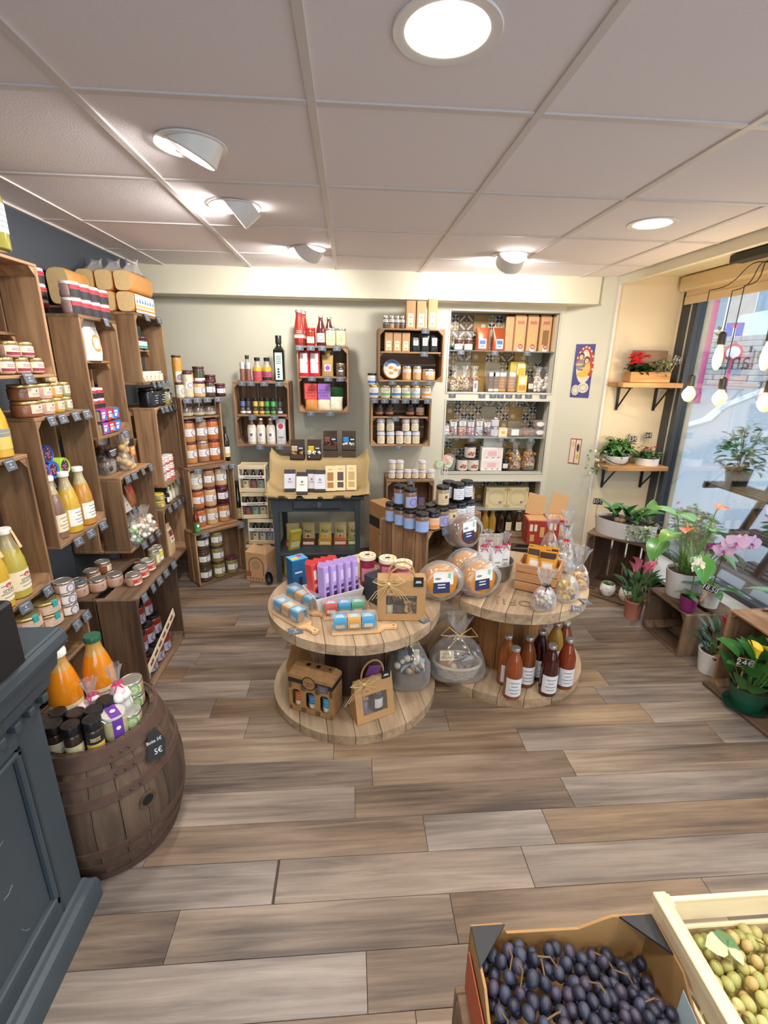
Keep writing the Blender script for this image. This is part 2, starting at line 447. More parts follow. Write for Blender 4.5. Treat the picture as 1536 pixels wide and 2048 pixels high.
def tile_mesh(kind):
 g=G();S=.0605
 base={'petal':0,'mustard':2,'hex':5,'diamond':3,'dark':4,'petal2':0}[kind]
 g.cur=base;g.box((0,0,0),(S*2,.005,S*2),.0012)
 if kind in('petal','petal2'):
  for i,(sx,sz)in enumerate(((-1,-1),(1,-1),(1,1),(-1,1))):
   m=(1 if i%2==(kind=='petal')else 2)
   for k in range(4):petal(g,(sx*S/2,sz*S/2),pi/4+k*pi/2,S*.68,S*.17,m)
 elif kind=='mustard':
  for k in range(6):petal(g,(S*.4,S*.35),k*pi/3,S*.4,S*.11,0)
 elif kind=='hex':
  for r in range(-2,3):
   for c in range(-2,3):
    cx=c*S*.42+(S*.21 if r%2 else 0);cz=r*S*.37
    if abs(cx)>S*.85 or abs(cz)>S*.85:continue
    g.cur=3
    o=[(cx+S*.22*cos(a*pi/3+pi/6),-.0027,cz+S*.22*sin(a*pi/3+pi/6))for a in range(6)]
    q=[(cx+S*.17*cos(a*pi/3+pi/6),-.0027,cz+S*.17*sin(a*pi/3+pi/6))for a in range(6)]
    g.add(o+q,[(a,(a+1)%6,6+(a+1)%6,6+a)for a in range(6)])
    g.cur=3 if(r+c)%2 else 2
    g.add([(cx+S*.06*cos(a*pi/3),-.0028,cz+S*.06*sin(a*pi/3))for a in range(6)],[tuple(range(6))])
 elif kind in('diamond','dark'):
  for k in range(4):
   a=k*pi/2
   q=[(-.2,.95),(.2,.95),(.95,.2),(.95,-.2)]
   g.cur=0 if kind=='diamond' else 5
   pts=[(x*S,z*S)for x,z in((.1,.8),(.3,.95),(.95,.3),(.8,.1))]
   g.add([(x*cos(a)-z*sin(a),-.0027,x*sin(a)+z*cos(a))for x,z in pts],[(0,3,2,1)])
  for k in range(8):petal(g,(0,0),k*pi/4,S*.5,S*.12,1 if k%2 else 2)
 return g.mesh('tile',TM,0)
tr=random.Random(5)
for r in range(15):
 for c in range(7):
  k=tr.choice(['petal','hex','mustard','diamond','petal2','petal','hex','mustard','dark'])
  z=1.95-.0625-.1235*r
  struct('tile',cached(('tile',k),lambda:tile_mesh(k)),wb,(NX0+.0625+.1235*c,ND,z),(0,tr.choice((0,1,2,3))*pi/2,0))
struct_box('trim_4',[span(XL,1.86,3.72,YB,2.0,2.25)],M_SOFF)
struct_box('trim_5',[span(XL,1.855,3.712,3.722,2.0,2.012)],M_SOFF)
g=G();g.prism([(1.695,YB+.0),(1.97,3.67),(2.05,3.76),(1.75,4.0)],0,2.25);struct('wall_right',g.mesh('wall',M_WALL))
struct_box('wall_side',[span(1.972,2.72,3.665,3.75,-.1,2.25)],M_WALLR)
g=G();g.box((1.975,3.662,1.1),(.018,.02,2.19),.003);struct('trim_6',g.mesh('trim',M_TRIM))
g=G();g.prism([(1.69,YB),(1.968,3.668),(1.958,3.656),(1.68,3.878)],0,.085);struct('baseboard_right',g.mesh('baseboard',M_TRIM))
struct_box('baseboard_side',[span(1.97,2.5,3.648,3.665,0,.085)],M_TRIM)
struct_box('baseboard_back',[span(XL,NX0,YB-.014,YB,0,.08),span(NX1,1.69,YB-.014,YB,0,.08),span(NX0,NX1,YB-.014,YB,0,.08)],M_TRIM)
struct_box('trim_7',[span(XR,XR+.03,Y0,3.665,2.128,HC+.02)],M_SOFF)
g=G();g.box(((XR+2.75)/2,(Y0+3.75)/2,HC+.03),(2.75-XR,3.75-Y0,.05));struct('ceiling_bay',g.mesh('ceiling',M_SOFF))
WX=2.52
struct_box('wall_window',[span(WX-.05,WX+.12,.2,3.7,-.1,.10),span(WX-.05,WX+.12,.2,3.7,2.12,2.25),span(WX-.05,WX+.12,Y0,.2,-.1,2.25)],M_WALLR)
win=struct_box('window_1',[span(WX-.04,WX+.04,3.50,3.665,.1,2.14),span(WX-.04,WX+.04,.2,.27,.1,2.14),span(WX-.04,WX+.04,.27,3.5,.10,.16),span(WX-.04,WX+.04,.27,3.5,2.07,2.14)],M_FRAME,bev=.004)
struct_box('frame_strip',[span(WX-.043,WX-.036,3.545,3.56,.16,2.07)],plain('bright aluminium strip','#c9ced4',.3,metal=.6),win)
g=G();g.box((WX,1.885,1.115),(.006,3.23,1.91));struct('pane',g.mesh('pane',M_PANE),win)
struct_box('window_sill',[span(2.18,WX-.04,.25,3.64,.10,.125)],plain('pale sill laminate','#c8ccd0',.35),win)
# ------------------------------------------------------------------ crates
def board_mesh(L,W,T,bev=.0018,mat=None,nails=0):
 def mk():
  g=G();g.box((0,0,0),(L,W,T),bev)
  return g.mesh('board',mat,0)
 return cached(('board',round(L,3),round(W,3),round(T,3),mat.name),mk)
def put_board(t,L,W,T,loc,axes,mat,name='board',jit=.0012,rn=random.Random(11)):
 """axes: world-like axes for local x (length), y (width), z (thickness) as letters"""
 m={'x':Vector((1,0,0)),'y':Vector((0,1,0)),'z':Vector((0,0,1))}
 a,b=m[axes[0]],m[axes[1]];c=a.cross(b)
 R=(Matrix((a,b,c)).transposed()@Matrix.Rotation(rn.uniform(-.004,.004),3,'Z')).to_euler()
 q=a*rn.uniform(-jit,jit)
 return part(t,name,board_mesh(L,W,T,mat=mat),(loc[0]+q.x,loc[1]+q.y,loc[2]+q.z),R)
def crate(label,loc,w,d,h,rz,shelves=(),mat=None,group=None,back=3,top=2,gap=.022,long=None,cat='crate',blocks=True,name='wooden_crate',back_gap=.012,base=True,shelf_d=1.0,ends=2):
 """a fruit crate stood on its side, open toward local -y; origin at the middle of its foot"""
 mat=mat or M_CRATE
 t=thing(name,label,cat,loc,rz,group)
 T=.011;E=.015
 long=long or('z' if h>=w else 'x')
 if long=='z':
  for z in(E/2,h-E/2):
   bw=(d-.004*(top-1))/top
   for i in range(top):
    put_board(t,w,bw,E,(0,-d/2+bw*(i+.5)+.004*i,z),'xy',mat)
  bw=(d-gap)/2
  for s in(-1,1):
   for y in(-d/2+bw/2,d/2-bw/2):put_board(t,h-2*E,bw,T,(s*(w/2-T/2),y,h/2),'zy',mat)
  bw=(w-back_gap*(back-1))/back
  for i in range(back):put_board(t,h,bw,T,(-w/2+bw*(i+.5)+back_gap*i,d/2+T/2,h/2),'zx',mat)
 else:
  for s in(-1,1):
   bw=(d-.006*(ends-1))/ends
   for i in range(ends):put_board(t,h,bw,E,(s*(w/2-E/2),-d/2+bw*(i+.5)+.006*i,h/2),'zy',mat)
  bw=(d-gap)/2
  for z in(T/2,h-T/2):
   if z<h/2 and not base:continue
   for y in(-d/2+bw/2,d/2-bw/2):put_board(t,w-2*E,bw,T,(0,y,z),'xy',mat)
  bw=(h-back_gap*(back-1))/back
  for i in range(back):put_board(t,w,bw,T,(0,d/2+T/2,bw*(i+.5)+back_gap*i),'xz',mat)
 if blocks:
  q=.034
  def tri():
   g=G();g.prism([(0,0),(q,0),(0,q)],-d*.49,d*.49,Matrix.Rotation(pi/2,4,'X'));return g.mesh('corner_block',mat,0)
  me=cached(('tri',round(d,3),mat.name),tri)
  x0=w/2-(T if long=='z' else E);z0,z1=(E,h-E)if long=='z' else(T,h-T)
  for x,z,a in((-x0,z0,0),(x0,z0,-pi/2),(x0,z1,pi),(-x0,z1,pi/2)):
   part(t,'corner_block',me,(x,0,z),(0,a,0))
 for z in shelves:
  dd=(d-.01)*shelf_d
  bw=(dd-.003)/2
  for k in(0,1):put_board(t,w-2*E-.002,bw,.012,(0,d/2-dd+bw*(k+.5)+.003*k,z-.006),'xy',mat,'shelf_board')
  if blocks:
   q2=.03
   def tri2():
    g=G();g.prism([(0,0),(q2,0),(0,q2)],-dd*.47,dd*.47,Matrix.Rotation(pi/2,4,'X'));return g.mesh('corner_block',mat,0)
   m2=cached(('tri2',round(dd,3),mat.name),tri2)
   for x,a in((w/2-T,pi),(-w/2+T,pi/2)):part(t,'corner_block',m2,(x,d/2-dd/2,z-.013),(0,a,0))
 return t
FX=-1.18
DL=.30
def lcrate(label,y0,y1,z0,z1,**k):
 return crate(label,((FX-DL/2),(y0+y1)/2,z0),y1-y0,DL-.012,z1-z0,pi/2,group=None,**k)
lcrate('brown crate nearest the till, topmost on the slate blue wall, jam jars inside',1.50,2.07,1.475,1.885,shelves=(.165,),shelf_d=.62)
lcrate('brown crate below it holding big pale soup bottles on its floor',1.40,1.80,.69,1.21,shelves=(.27,),shelf_d=.5)
lcrate('brown crate with three amber soup bottles and price cards along its floor',1.88,2.26,.80,1.33,shelves=(.26,),shelf_d=.55)
lcrate('tall brown crate topped with black and red jars, pastry tins at its foot',2.31,2.655,1.18,1.735,shelves=(.36,.13),shelf_d=.85)
lcrate('brown crate with cracker bags on top and cellophane candy bags inside',2.45,2.845,.548,.965,shelves=(.2,),shelf_d=.6,long='z')
lcrate('brown crate under the sliced brioche loaves',2.89,3.285,1.41,1.80,shelves=(.2,),long='z',shelf_d=.7)
lcrate('brown crate under the big black preserve jars, white lidded jars inside',3.01,3.34,.77,1.27,shelves=(.31,),shelf_d=.5)
lcrate('brown crate with yellow lidded jars on top and a card bag inside',2.93,3.30,.25,.645,shelves=(),long='z')
crate('dark floor crate with rillettes jars on its slats and tomato jars inside',(-1.16,2.25,0),.5,.36,.50,pi/2,mat=M_CRATED,gap=.05,long='x')
crate('brown floor crate behind the barrel with flat pate jars on top',(-1.26,1.61,0),.43,.32,.555,pi/2,shelves=(.42,.2))
cd=Vector((.738,.675,0)).normalized();cn=Vector((-cd.y,cd.x,0));CANG=math.atan2(cd.y,cd.x)
TW=[(Vector((-.80,3.405,0)),.385,.15,0,.40),(Vector((-.85,3.425,0)),.335,.14,.402,.445),(Vector((-.91,3.455,0)),.285,.13,.85,.462)]
def tw(k,s,t,z=0):
 """a point in tower crate k: s from its right front corner leftward, t back from its front"""
 p=TW[k][0]-cd*s+cn*t
 return(p.x,p.y,z)
for k,(lab_,sh)in enumerate((('lowest crate of the corner tower, green paste jars inside',()),('middle crate of the corner tower, jars of beans inside',()),('upper crate of the corner tower, tall stew jars and little bowls inside',(.335,)))):
 o,w_,d_,z_,h_=TW[k];c_=o-cd*w_/2+cn*d_/2
 crate(lab_,(c_.x,c_.y,z_),w_,d_,h_,CANG,long='z',back=3,shelves=sh,blocks=False)
BF=3.60
def bcrate(label,x0,x1,z0,z1,**k):
 return crate(label,((x0+x1)/2,(BF+YB)/2-.004,z0),x1-x0,YB-BF-.03,z1-z0,0,**k)
bcrate('wall crate of syrup bottles and spice grinders with oils on top',-.858,-.455,.937,1.415,shelves=(.236,))
bcrate('wall crate of red coffee bags and bright card topped pasta bags',-.387,-.015,1.192,1.666,shelves=(.262,))
bcrate('wide wall crate of kraft tea bags with a round cheese box',.202,.687,1.425,1.795,shelves=(.212,))
bcrate('wall crate of jam jars with blue checked cloth lids',.152,.612,.943,1.302,shelves=(.225,))
crate('crate on the floor behind the cable drum with small jam jars on top',(.455,3.63,0),.37,.26,.70,0,shelves=(.30,))
None and crate('wooden base crate hidden under the small jam jar crate',(.455,3.62,0),.37,.26,.249,0)if False else None
R_A=at(728,1040,'z',.80);
# ------------------------------------------------------------------ cable drums
def clip_strip(r,a,b,n=14):
 """outline of the part of a disc between x=a and x=b"""
 a=max(a,-r+1e-4);b=min(b,r-1e-4)
 pts=[(a+(b-a)*i/n,-sqrt(max(0,r*r-(a+(b-a)*i/n)**2)))for i in range(n+1)]
 pts+=[(x,-y)for x,y in reversed(pts)]
 return pts
def drum(label,c,r_top,r_bot,h,core_r,core_mat,rz,th=.045):
 t=thing('cable_drum',label,'cable drum',(c[0],c[1],0),rz)
 for r,z0,z1 in((r_bot,0,th),(r_top,h-th,h)):
  k=7;w=2*r/k
  for i in range(k):
   a,b=-r+w*i+.0012,-r+w*(i+1)-.0012
   g=G();g.prism(clip_strip(r,a,b),-(z1-z0)/2,(z1-z0)/2)
   xc=(a+b)/2
   g.v=[(y,-(x-xc),z)for x,y,z in g.v]
   part(t,'plank',g.mesh('plank',M_DRUM,30),(xc,0,(z0+z1)/2+rnd.uniform(-.0012,.0012)),(0,0,pi/2))
 n=16
 for i in range(n):
  a0,a1=2*pi*i/n+.006,2*pi*(i+1)/n-.006;am=(a0+a1)/2
  o=Vector((core_r*cos(am),core_r*sin(am),0))
  pts=[(core_r*cos(a)-o.x,core_r*sin(a)-o.y)for a in(a0,am,a1)]+[((core_r-.02)*cos(a)-o.x,(core_r-.02)*sin(a)-o.y)for a in(a1,am,a0)]
  g=G();g.prism(pts,-(h-2*th)/2,(h-2*th)/2)
  g.v=[(z,y,-x)for x,y,z in g.v]
  part(t,'stave',cached(('stave',label,i),lambda:g.mesh('stave',core_mat,30)),(o.x,o.y,h/2),(0,-pi/2,0))
 return t
D1=Vector((.015,2.015));D1H=.486
D2=Vector((.825,2.215));D2H=.484
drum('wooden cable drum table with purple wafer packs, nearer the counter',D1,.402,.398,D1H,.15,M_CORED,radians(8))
drum('wooden cable drum table with wrapped round cakes, nearer the window',D2,.392,.412,D2H,.20,M_CORE,radians(-28),th=.05)
KZ=.4875
kf=Vector((.37,2.145));kd=Vector((cos(radians(43.7)),sin(radians(43.7))));kn=Vector((-kd.y,kd.x))
kc=kf+kd*.25+kn*.155
crate('crate bridging the two cable drums with dark jam jars on top',(kc.x,kc.y,KZ),.50,.31,.275,radians(43.7),mat=M_CRATE,gap=.006,long='x',ends=4)
KTOP=KZ+.275
# ------------------------------------------------------------------ barrel
def barrel():
 c=Vector((-.825,1.31));H=.455
 t=thing('oak_barrel','small old oak barrel with rusty hoops standing beside the grey counter','barrel',(c.x,c.y,0))
 prof=[(.200,0),(.218,.06),(.233,.13),(.240,.20),(.236,.27),(.220,.34),(.196,.41),(.178,H)]
 R=lambda z:next((a[0]+(b[0]-a[0])*(z-a[1])/(b[1]-a[1])for a,b in zip(prof,prof[1:])if a[1]<=z<=b[1]),.18)
 n=20;zs=[H*i/14 for i in range(15)]
 bung=-36
 for i in range(n):
  a0,a1=2*pi*i/n+.004,2*pi*(i+1)/n-.004
  am=(a0+a1)/2
  g=G()
  vs=[];fs=[]
  for z in zs:
   r=R(z)
   for rr,a in((r,a0),(r,am),(r,a1),(r-.02,a1),(r-.02,am),(r-.02,a0)):vs.append((rr*cos(a)-.2*cos(am),rr*sin(a)-.2*sin(am),z-H/2))
  for j in range(len(zs)-1):
   for k in range(6):fs.append((j*6+k,j*6+(k+1)%6,(j+1)*6+(k+1)%6,(j+1)*6+k))
  fs.append((5,4,3,2,1,0));fs.append(tuple((len(zs)-1)*6+k for k in range(6)))
  g.add(vs,fs)
  g.v=[(z,y,-x)for x,y,z in g.v]
  part(t,'stave',g.mesh('stave',M_BARREL,35),(.2*cos(am),.2*sin(am),H/2),(0,-pi/2,0))
 M_HOOP=plain('rusty iron hoop','#5a4338',.75,metal=.25,var=.35,scale=30,bump=.3)
 for z0,z1 in((.004,.034),(.062,.09),(.125,.152),(.305,.332),(.372,.394),(.416,.458)):
  g=G();zz=[z0,(z0+z1)/2,z1]
  pr=[(R(z)+.0008,z)for z in zz];o=[(R(min(z,H))+.0042,z)for z in reversed(zz)]
  g.lathe(o[::-1]+[(R(min(z1,H))-.004,z1),(R(min(z1,H))-.006,z0)]+[o[-1]],40,close=False)
  h=part(t,'hoop',g.mesh('hoop',M_HOOP))
  g=G()
  for k in range(3):g.ball(((R(z0)+.005)*cos(-.9+k*.12),(R(z0)+.005)*sin(-.9+k*.12),(z0+z1)/2),.005,6,4)
  part(h,'rivets',g.mesh('rivets',M_HOOP),stuff=True)
 r=.162
 for i in range(5):
  w=2*r/5;a,b=-r+w*i+.001,-r+w*(i+1)-.001
  g=G();g.prism(clip_strip(r,a,b,8),-.008,.008);xc=(a+b)/2
  g.v=[(y,-(x-xc),z)for x,y,z in g.v]
  part(t,'head_board',g.mesh('head_board',M_BARREL,30),(xc,0,.421),(0,0,pi/2))
 a=radians(bung);z=.25
 g=G();g.lathe([(.0,.001),(.017,.001),(.018,.003),(.026,.004),(.027,0)],20,close=False)
 R2=Matrix.Translation(((R(z)+.0005)*cos(a),(R(z)+.0005)*sin(a),z))@Matrix.Rotation(a,4,'Z')@Matrix.Rotation(pi/2,4,'Y')
 part(t,'bung_ring',g.mesh('bung_ring',M_BARREL)).matrix_local=R2
 g=G();g.lathe([(0,.0025),(.0175,.0025)],20,close=False)
 part(t,'bung_hole',g.mesh('bung_hole',plain('dark hole','#0b0908',.95))).matrix_local=R2
 return c,H
BC,BH=barrel()
BTZ=.4295
# ------------------------------------------------------------------ counter
def counter():
 t=thing('shop_counter','blue grey painted panelled shop counter beside the barrel','counter',(0,0,0))
 X,Y1=-.79,1.05
 def bx(name,spans,bev=.002,label=None):
  g=G()
  for c,s in spans:g.box(c,s,bev)
  return part(t,name,g.mesh(name,M_GREYP,30),label=label)
 bx('carcass',[span(-1.46,X-.012,-.6,Y1-.012,.0,.75)])
 bx('corner_post',[span(X-.07,X,Y1-.085,Y1,.09,.74)],.004)
 bx('rail',[span(X-.03,X-.001,-.6,Y1-.085,.66,.74)],.004)
 bx('rail',[span(X-.03,X-.001,-.6,Y1-.085,.09,.15)],.004)
 bx('panel_moulding',[span(X-.012,X+.006,.45,.955,.645,.66),span(X-.012,X+.006,.94,.955,.15,.66),span(X-.012,X+.006,.45,.955,.15,.178)],.004)
 bx('panel',[span(X-.014,X-.008,-.6,.94,.15,.66)])
 bx('end_panel',[span(-1.46,X-.06,Y1-.02,Y1-.006,.09,.74)])
 g=G()
 def mould(prof):
  pts=prof
  n=len(pts)
  vs=[]
  for o,z in pts:vs+=[(X+o,-.6,z),(X+o,Y1+o*(.25 if z>.2 else .6),z),(-1.47,Y1+o*(.25 if z>.2 else .6),z)]
  fs=[]
  for i in range(n-1):
   for k in(0,1):fs.append((i*3+k,i*3+k+1,(i+1)*3+k+1,(i+1)*3+k))
  return vs,fs
 vs,fs=mould([(.0,.0),(.034,0),(.034,.062),(.028,.078),(.014,.084),(.008,.095),(0,.1)])
 g.add(vs,fs);part(t,'plinth',g.mesh('plinth',M_GREYP,25))
 g=G()
 vs,fs=mould([(0,.71),(.012,.715),(.014,.745),(.03,.76),(.036,.79),(.055,.815),(.06,.85),(.058,.862),(.08,.868),(.088,.885),(.085,.905),(.076,.915),(.0,.917)])
 g.add(vs,fs);part(t,'cornice',g.mesh('cornice',M_GREYP,25))
 g=G()
 for k in range(24):
  g.box((X+.02,Y1-.02-k*.05,.742),(.03,.02,.022),.003)
 part(t,'dentils',g.mesh('dentils',M_GREYP,0),stuff=True)
 bx('counter_top',[span(-1.47,X+.078,-.6,Y1+.018,.905,.92)],.004)
 g=G()
 for p,q in(((.72,.57),(.78,.53)),((.70,.48),(.86,.49)),((.76,.36),(.80,.362)),((.82,.36),(.85,.365)),((.84,.23),(.86,.20))):
  g.tube([(X-.0075,p[0],p[1]),(X-.0072,(p[0]+q[0])/2,(p[1]+q[1])/2-.006),(X-.0075,q[0],q[1])],.0007,4)
 part(t,'scratches',g.mesh('scratches',plain('pale scratch','#8b949c',.7)),stuff=True)
counter()
g=G();g.box((0,0,.075),(.26,.24,.15),.006)
b=thing('till_box','matt black box on the grey counter top','box',(-.825,.80,.9206));part(b,'case',g.mesh('case',M_BLACK,0))
g=G();g.box((0,0,.1515),(.22,.20,.003),.001);part(b,'top_plate',g.mesh('top_plate',plain('dark plate','#26282b',.3),0))
g=G();g.lathe([(0,0),(.034,0),(.042,.012),(.045,.05),(.04,.085),(.022,.10),(0,.104)],24);me=g.mesh('shade',M_WHITEP)
b=thing('white_globe','rounded white ornament standing on the black box','ornament',(-.80,.76,1.0736));part(b,'globe',me)
g=G();g.lathe([(0,0),(.03,0),(.03,.004),(.0,.004)],20);part(b,'foot',g.mesh('foot',M_SILVER),(0,0,-.0005))
# ------------------------------------------------------------------ painted desk with a drawer
def desk():
 x0,x1,y0,y1,H=-.575,.09,3.19,3.66,.66
 t=thing('side_table','small blue grey painted table with one drawer against the cream wall','table',(0,0,0))
 M=M_GREYP
 g=G();g.box(*span(x0,x1,y0-.015,y1,H-.022,H),.004);part(t,'table_top',g.mesh('table_top',M,0))
 for x in(x0+.045,x1-.045):
  for y in(y0+.025,y1-.03):
   g=G();g.prism([(-.021,-.021),(.021,-.021),(.021,.021),(-.021,.021)],0,H-.022)
   g.v=[(px*(1 if z>.1 else .78),py*(1 if z>.1 else .78),z)for px,py,z in g.v]
   part(t,'leg',cached('deskleg',lambda:g.mesh('leg',M,0)),(x,y,0))
 for c,s in(span(x0+.06,x0+.165,y0+.01,y0+.028,.545,H-.022),span(x1-.165,x1-.06,y0+.01,y0+.028,.545,H-.022),span(x0+.165,x1-.165,y0+.012,y0+.028,.545,.565)):
  g=G();g.box(c,s,.002);part(t,'apron',g.mesh('apron',M,0))
 for x in(x0+.045,x1-.045):
  g=G();g.box(*span(x-.009,x+.009,y0+.04,y1-.04,.545,H-.022),.002);part(t,'apron',g.mesh('apron',M,0))
 g=G();g.box(*span(x0+.168,x1-.168,y0-.002,y0+.02,.567,.632),.006);d=part(t,'drawer',g.mesh('drawer',M,0))
 xm=(x0+x1)/2
 g=G();g.lathe([(0,0),(.006,0),(.006,.01),(.013,.018),(.011,.026),(0,.028)],14,Matrix.Translation((xm-.018,y0-.002,.6))@Matrix.Rotation(pi/2,4,'X'))
 part(d,'knob',g.mesh('knob',M))
 g=G();g.prism([(0,-.024),(.015,-.006),(.013,.012),(.004,.018),(-.004,.018),(-.013,.012),(-.015,-.006)],0,.004,Matrix.Translation((xm+.02,y0-.002,.602))@Matrix.Rotation(pi/2,4,'X'))
 part(d,'keyhole_plate',g.mesh('keyhole_plate',plain('pewter','#7a8087',.4,metal=.7),0))
 g=G();g.box(*span(x0+.03,x1-.03,y0+.02,y1-.02,.205,.225),.003);part(t,'shelf',g.mesh('shelf',M,0))
desk()
# ------------------------------------------------------------------ plant shelves
def wshelf(label,z,x0,x1,y0):
 t=thing('wall_shelf',label,'shelf',(0,0,0))
 g=G();g.box((0,0,0),(x1-x0,3.655-y0,.035),.004)
 part(t,'board',g.mesh('board',M_SHELF,0),((x0+x1)/2,(y0+3.655)/2,z-.0175))
 for x in(x0+.09,x1-.07):
  g=G()
  g.box((x,3.648,z-.035-.09),(.018,.012,.18),.001);g.box((x,(y0+3.655)/2+.01,z-.041),(.018,.16,.01),.001)
  g.tube([(x,3.648,z-.205),(x,y0+.05,z-.043)],.007,6)
  part(t,'bracket',g.mesh('bracket',M_BLACK,30))
wshelf('upper oak wall shelf with black brackets holding the red begonia box',1.445,1.995,2.46,3.45)
wshelf('lower oak wall shelf with black brackets under two planted bowls',.818,1.975,2.465,3.44)
# ------------------------------------------------------------------ crates under the window
crate('dark old crate in the window corner, oval zinc planter on top',(1.935,3.035,0),.40,.30,.42,radians(-46),mat=M_CRATED,long='z',back=4,gap=.03)
crate('low dark crate beneath the white bucket and purple orchid pot',(1.97,2.335,0),.34,.30,.262,-pi/2,mat=M_CRATED,long='x',gap=.04)
crate('reddish brown crate by the yellow calla, slatted top with black slate',(2.00,1.66,0),.53,.34,.435,-pi/2,mat=M_CRATE,long='x',gap=.05)
# ------------------------------------------------------------------ writing
def text_geo(s,size,align='CENTER',ext=0.0,sp=1.0):
 """flat letters as (verts, faces) in the xy plane"""
 def mk():
  cu=bpy.data.curves.new('t','FONT');cu.body=s;cu.size=size;cu.align_x=align;cu.align_y='CENTER';cu.resolution_u=2;cu.extrude=ext;cu.space_line=sp
  o=bpy.data.objects.new('t',cu);COL.objects.link(o)
  dg=bpy.context.evaluated_depsgraph_get()
  me=bpy.data.meshes.new_from_object(o.evaluated_get(dg))
  r=([tuple(v.co)for v in me.vertices],[tuple(p.vertices)for p in me.polygons])
  bpy.data.objects.remove(o);bpy.data.curves.remove(cu);bpy.data.meshes.remove(me)
  return r
 return cached(('txt',s,size,align,ext,sp),mk)
FRONT=Matrix(((1,0,0,0),(0,0,-1,0),(0,1,0,0),(0,0,0,1)))
def wtext(g,s,size,M):v,f=text_geo(s,size);g.add(v,f,M)
def tex_text(parent,s,size,loc,mat,rot=(pi/2,0,0),name='lettering'):
 v,f=text_geo(s,size);g=G();g.add(v,f)
 return part(parent,name,g.mesh(name,mat,0),loc,rot)
# ------------------------------------------------------------------ jars and bottles
def wrap(g,poly,r,z0,M=None):
 """a flat outline laid round the front of a cylinder of radius r"""
 xs=[q[0]for q in poly];zs=[q[1]for q in poly]
 if len(poly)==4 and max(xs)-min(xs)>.35*r and len(set(round(q,6)for q in zs))==2:
  n=8;x0,x1=min(xs),max(xs)
  g.grid(lambda u,v:(r*cos(-pi/2+(x0+(x1-x0)*u)/r),r*sin(-pi/2+(x0+(x1-x0)*u)/r),z0+min(zs)+(max(zs)-min(zs))*v),n,1,M)
  return
 vs=[(r*cos(-pi/2+x/r),r*sin(-pi/2+x/r),z0+z)for x,z in poly]
 g.add(vs,[tuple(range(len(vs)))],M)
def band(g,r,z0,z1,arc,n=10):
 g.lathe([(r,z0),(r,z1)],n,close=False,a0=-pi/2-arc,a1=-pi/2+arc)
def label_mesh(key,r,z0,z1,arc,paper,style,ink=None):
 def mk():
  ink_=ink or plain('label purple ink','#6b5f92',.7)
  g=G();band(g,r+.0006,z0,z1,arc)
  h=z1-z0;zc=(z0+z1)/2;g.cur=1;R=r+.0011
  if style=='badge' or style=='badge_r':
   x0=r*arc*.45 if style=='badge_r' else 0
   rb=min(h*.62,r*.62)
   g.cur=0;wrap(g,[(x0+rb*1.06*cos(a*pi/8),rb*1.06*sin(a*pi/8))for a in range(16)],R,zc)
   g.cur=1
   for ro,ri,rr in((.98,.82,R+.0004),(.74,.68,R+.0004)):
    for a in range(16):
     p=[(x0+rb*q*cos(b*pi/8),rb*q*sin(b*pi/8))for q,b in((ro,a),(ro,a+1),(ri,a+1),(ri,a))]
     wrap(g,p,rr,zc)
   for k in(-.25,0,.25):wrap(g,[(x0-rb*.4,rb*k-.0006),(x0+rb*.4,rb*k-.0006),(x0+rb*.4,rb*k+.0006),(x0-rb*.4,rb*k+.0006)],R+.0004,zc)
   for k in(-.2,.12):
    if style=='badge_r':wrap(g,[(-r*arc*.75,h*k-.0007),(-r*arc*.15,h*k-.0007),(-r*arc*.15,h*k+.0007),(-r*arc*.75,h*k+.0007)],R,zc)
  elif style=='lines':
   for k,L in((.28,.5),(.08,.35),(-.12,.6),(-.3,.45)):
    t=h*.022;wrap(g,[(-r*arc*L,h*k-t),(r*arc*L,h*k-t),(r*arc*L,h*k+t),(-r*arc*L,h*k+t)],R,zc)
  elif style=='block':
   wrap(g,[(-r*arc*.95,-h*.45),(r*arc*.95,-h*.45),(r*arc*.95,-h*.12),(-r*arc*.95,-h*.12)],R,zc)
   for k in(.25,.08):wrap(g,[(-r*arc*.5,h*k-.001),(r*arc*.5,h*k-.001),(r*arc*.5,h*k+.001),(-r*arc*.5,h*k+.001)],R,zc)
  elif style=='top':
   wrap(g,[(-r*arc*.98,h*.12),(r*arc*.98,h*.12),(r*arc*.98,h*.49),(-r*arc*.98,h*.49)],R,zc)
   g.cur=0
   for k in(.3,):wrap(g,[(-r*arc*.55,h*k-.0012),(r*arc*.55,h*k-.0012),(r*arc*.55,h*k+.0012),(-r*arc*.55,h*k+.0012)],R+.0004,zc)
   g.cur=1
  elif style=='square':
   wrap(g,[(-h*.12,h*.05),(h*.12,h*.05),(h*.12,h*.3),(-h*.12,h*.3)],R,zc)
   for k in(-.12,-.28):wrap(g,[(-r*arc*.6,h*k-.0007),(r*arc*.6,h*k-.0007),(r*arc*.6,h*k+.0007),(-r*arc*.6,h*k+.0007)],R,zc)
  return g.mesh('label',[paper,ink_],60)
 return cached(('lab',key,round(r,4),round(z0,4),round(z1,4),round(arc,2),paper.name,style,ink.name if ink else ''),mk)
def glassy(name,col,var=.25,scale=55,rough=.28,coat=.6):
 return plain(name,col,rough,coat=coat,var=var,scale=scale)
BURG=plain('burgundy lid','#5a2a33',.3)
PINKISH=plain('dusty purple lid top','#8d7483',.4)
LIDS={'gold':M_GOLD,'silver':M_SILVER,'burg':BURG,'black':plain('black lid','#1d1d1f',.3),'white':plain('white lid','#efece6',.3),'yellow':plain('yellow lid','#e0c64a',.35),'green':plain('dark green lid','#1f5a42',.3),'red':plain('red lid','#b0302c',.35)}
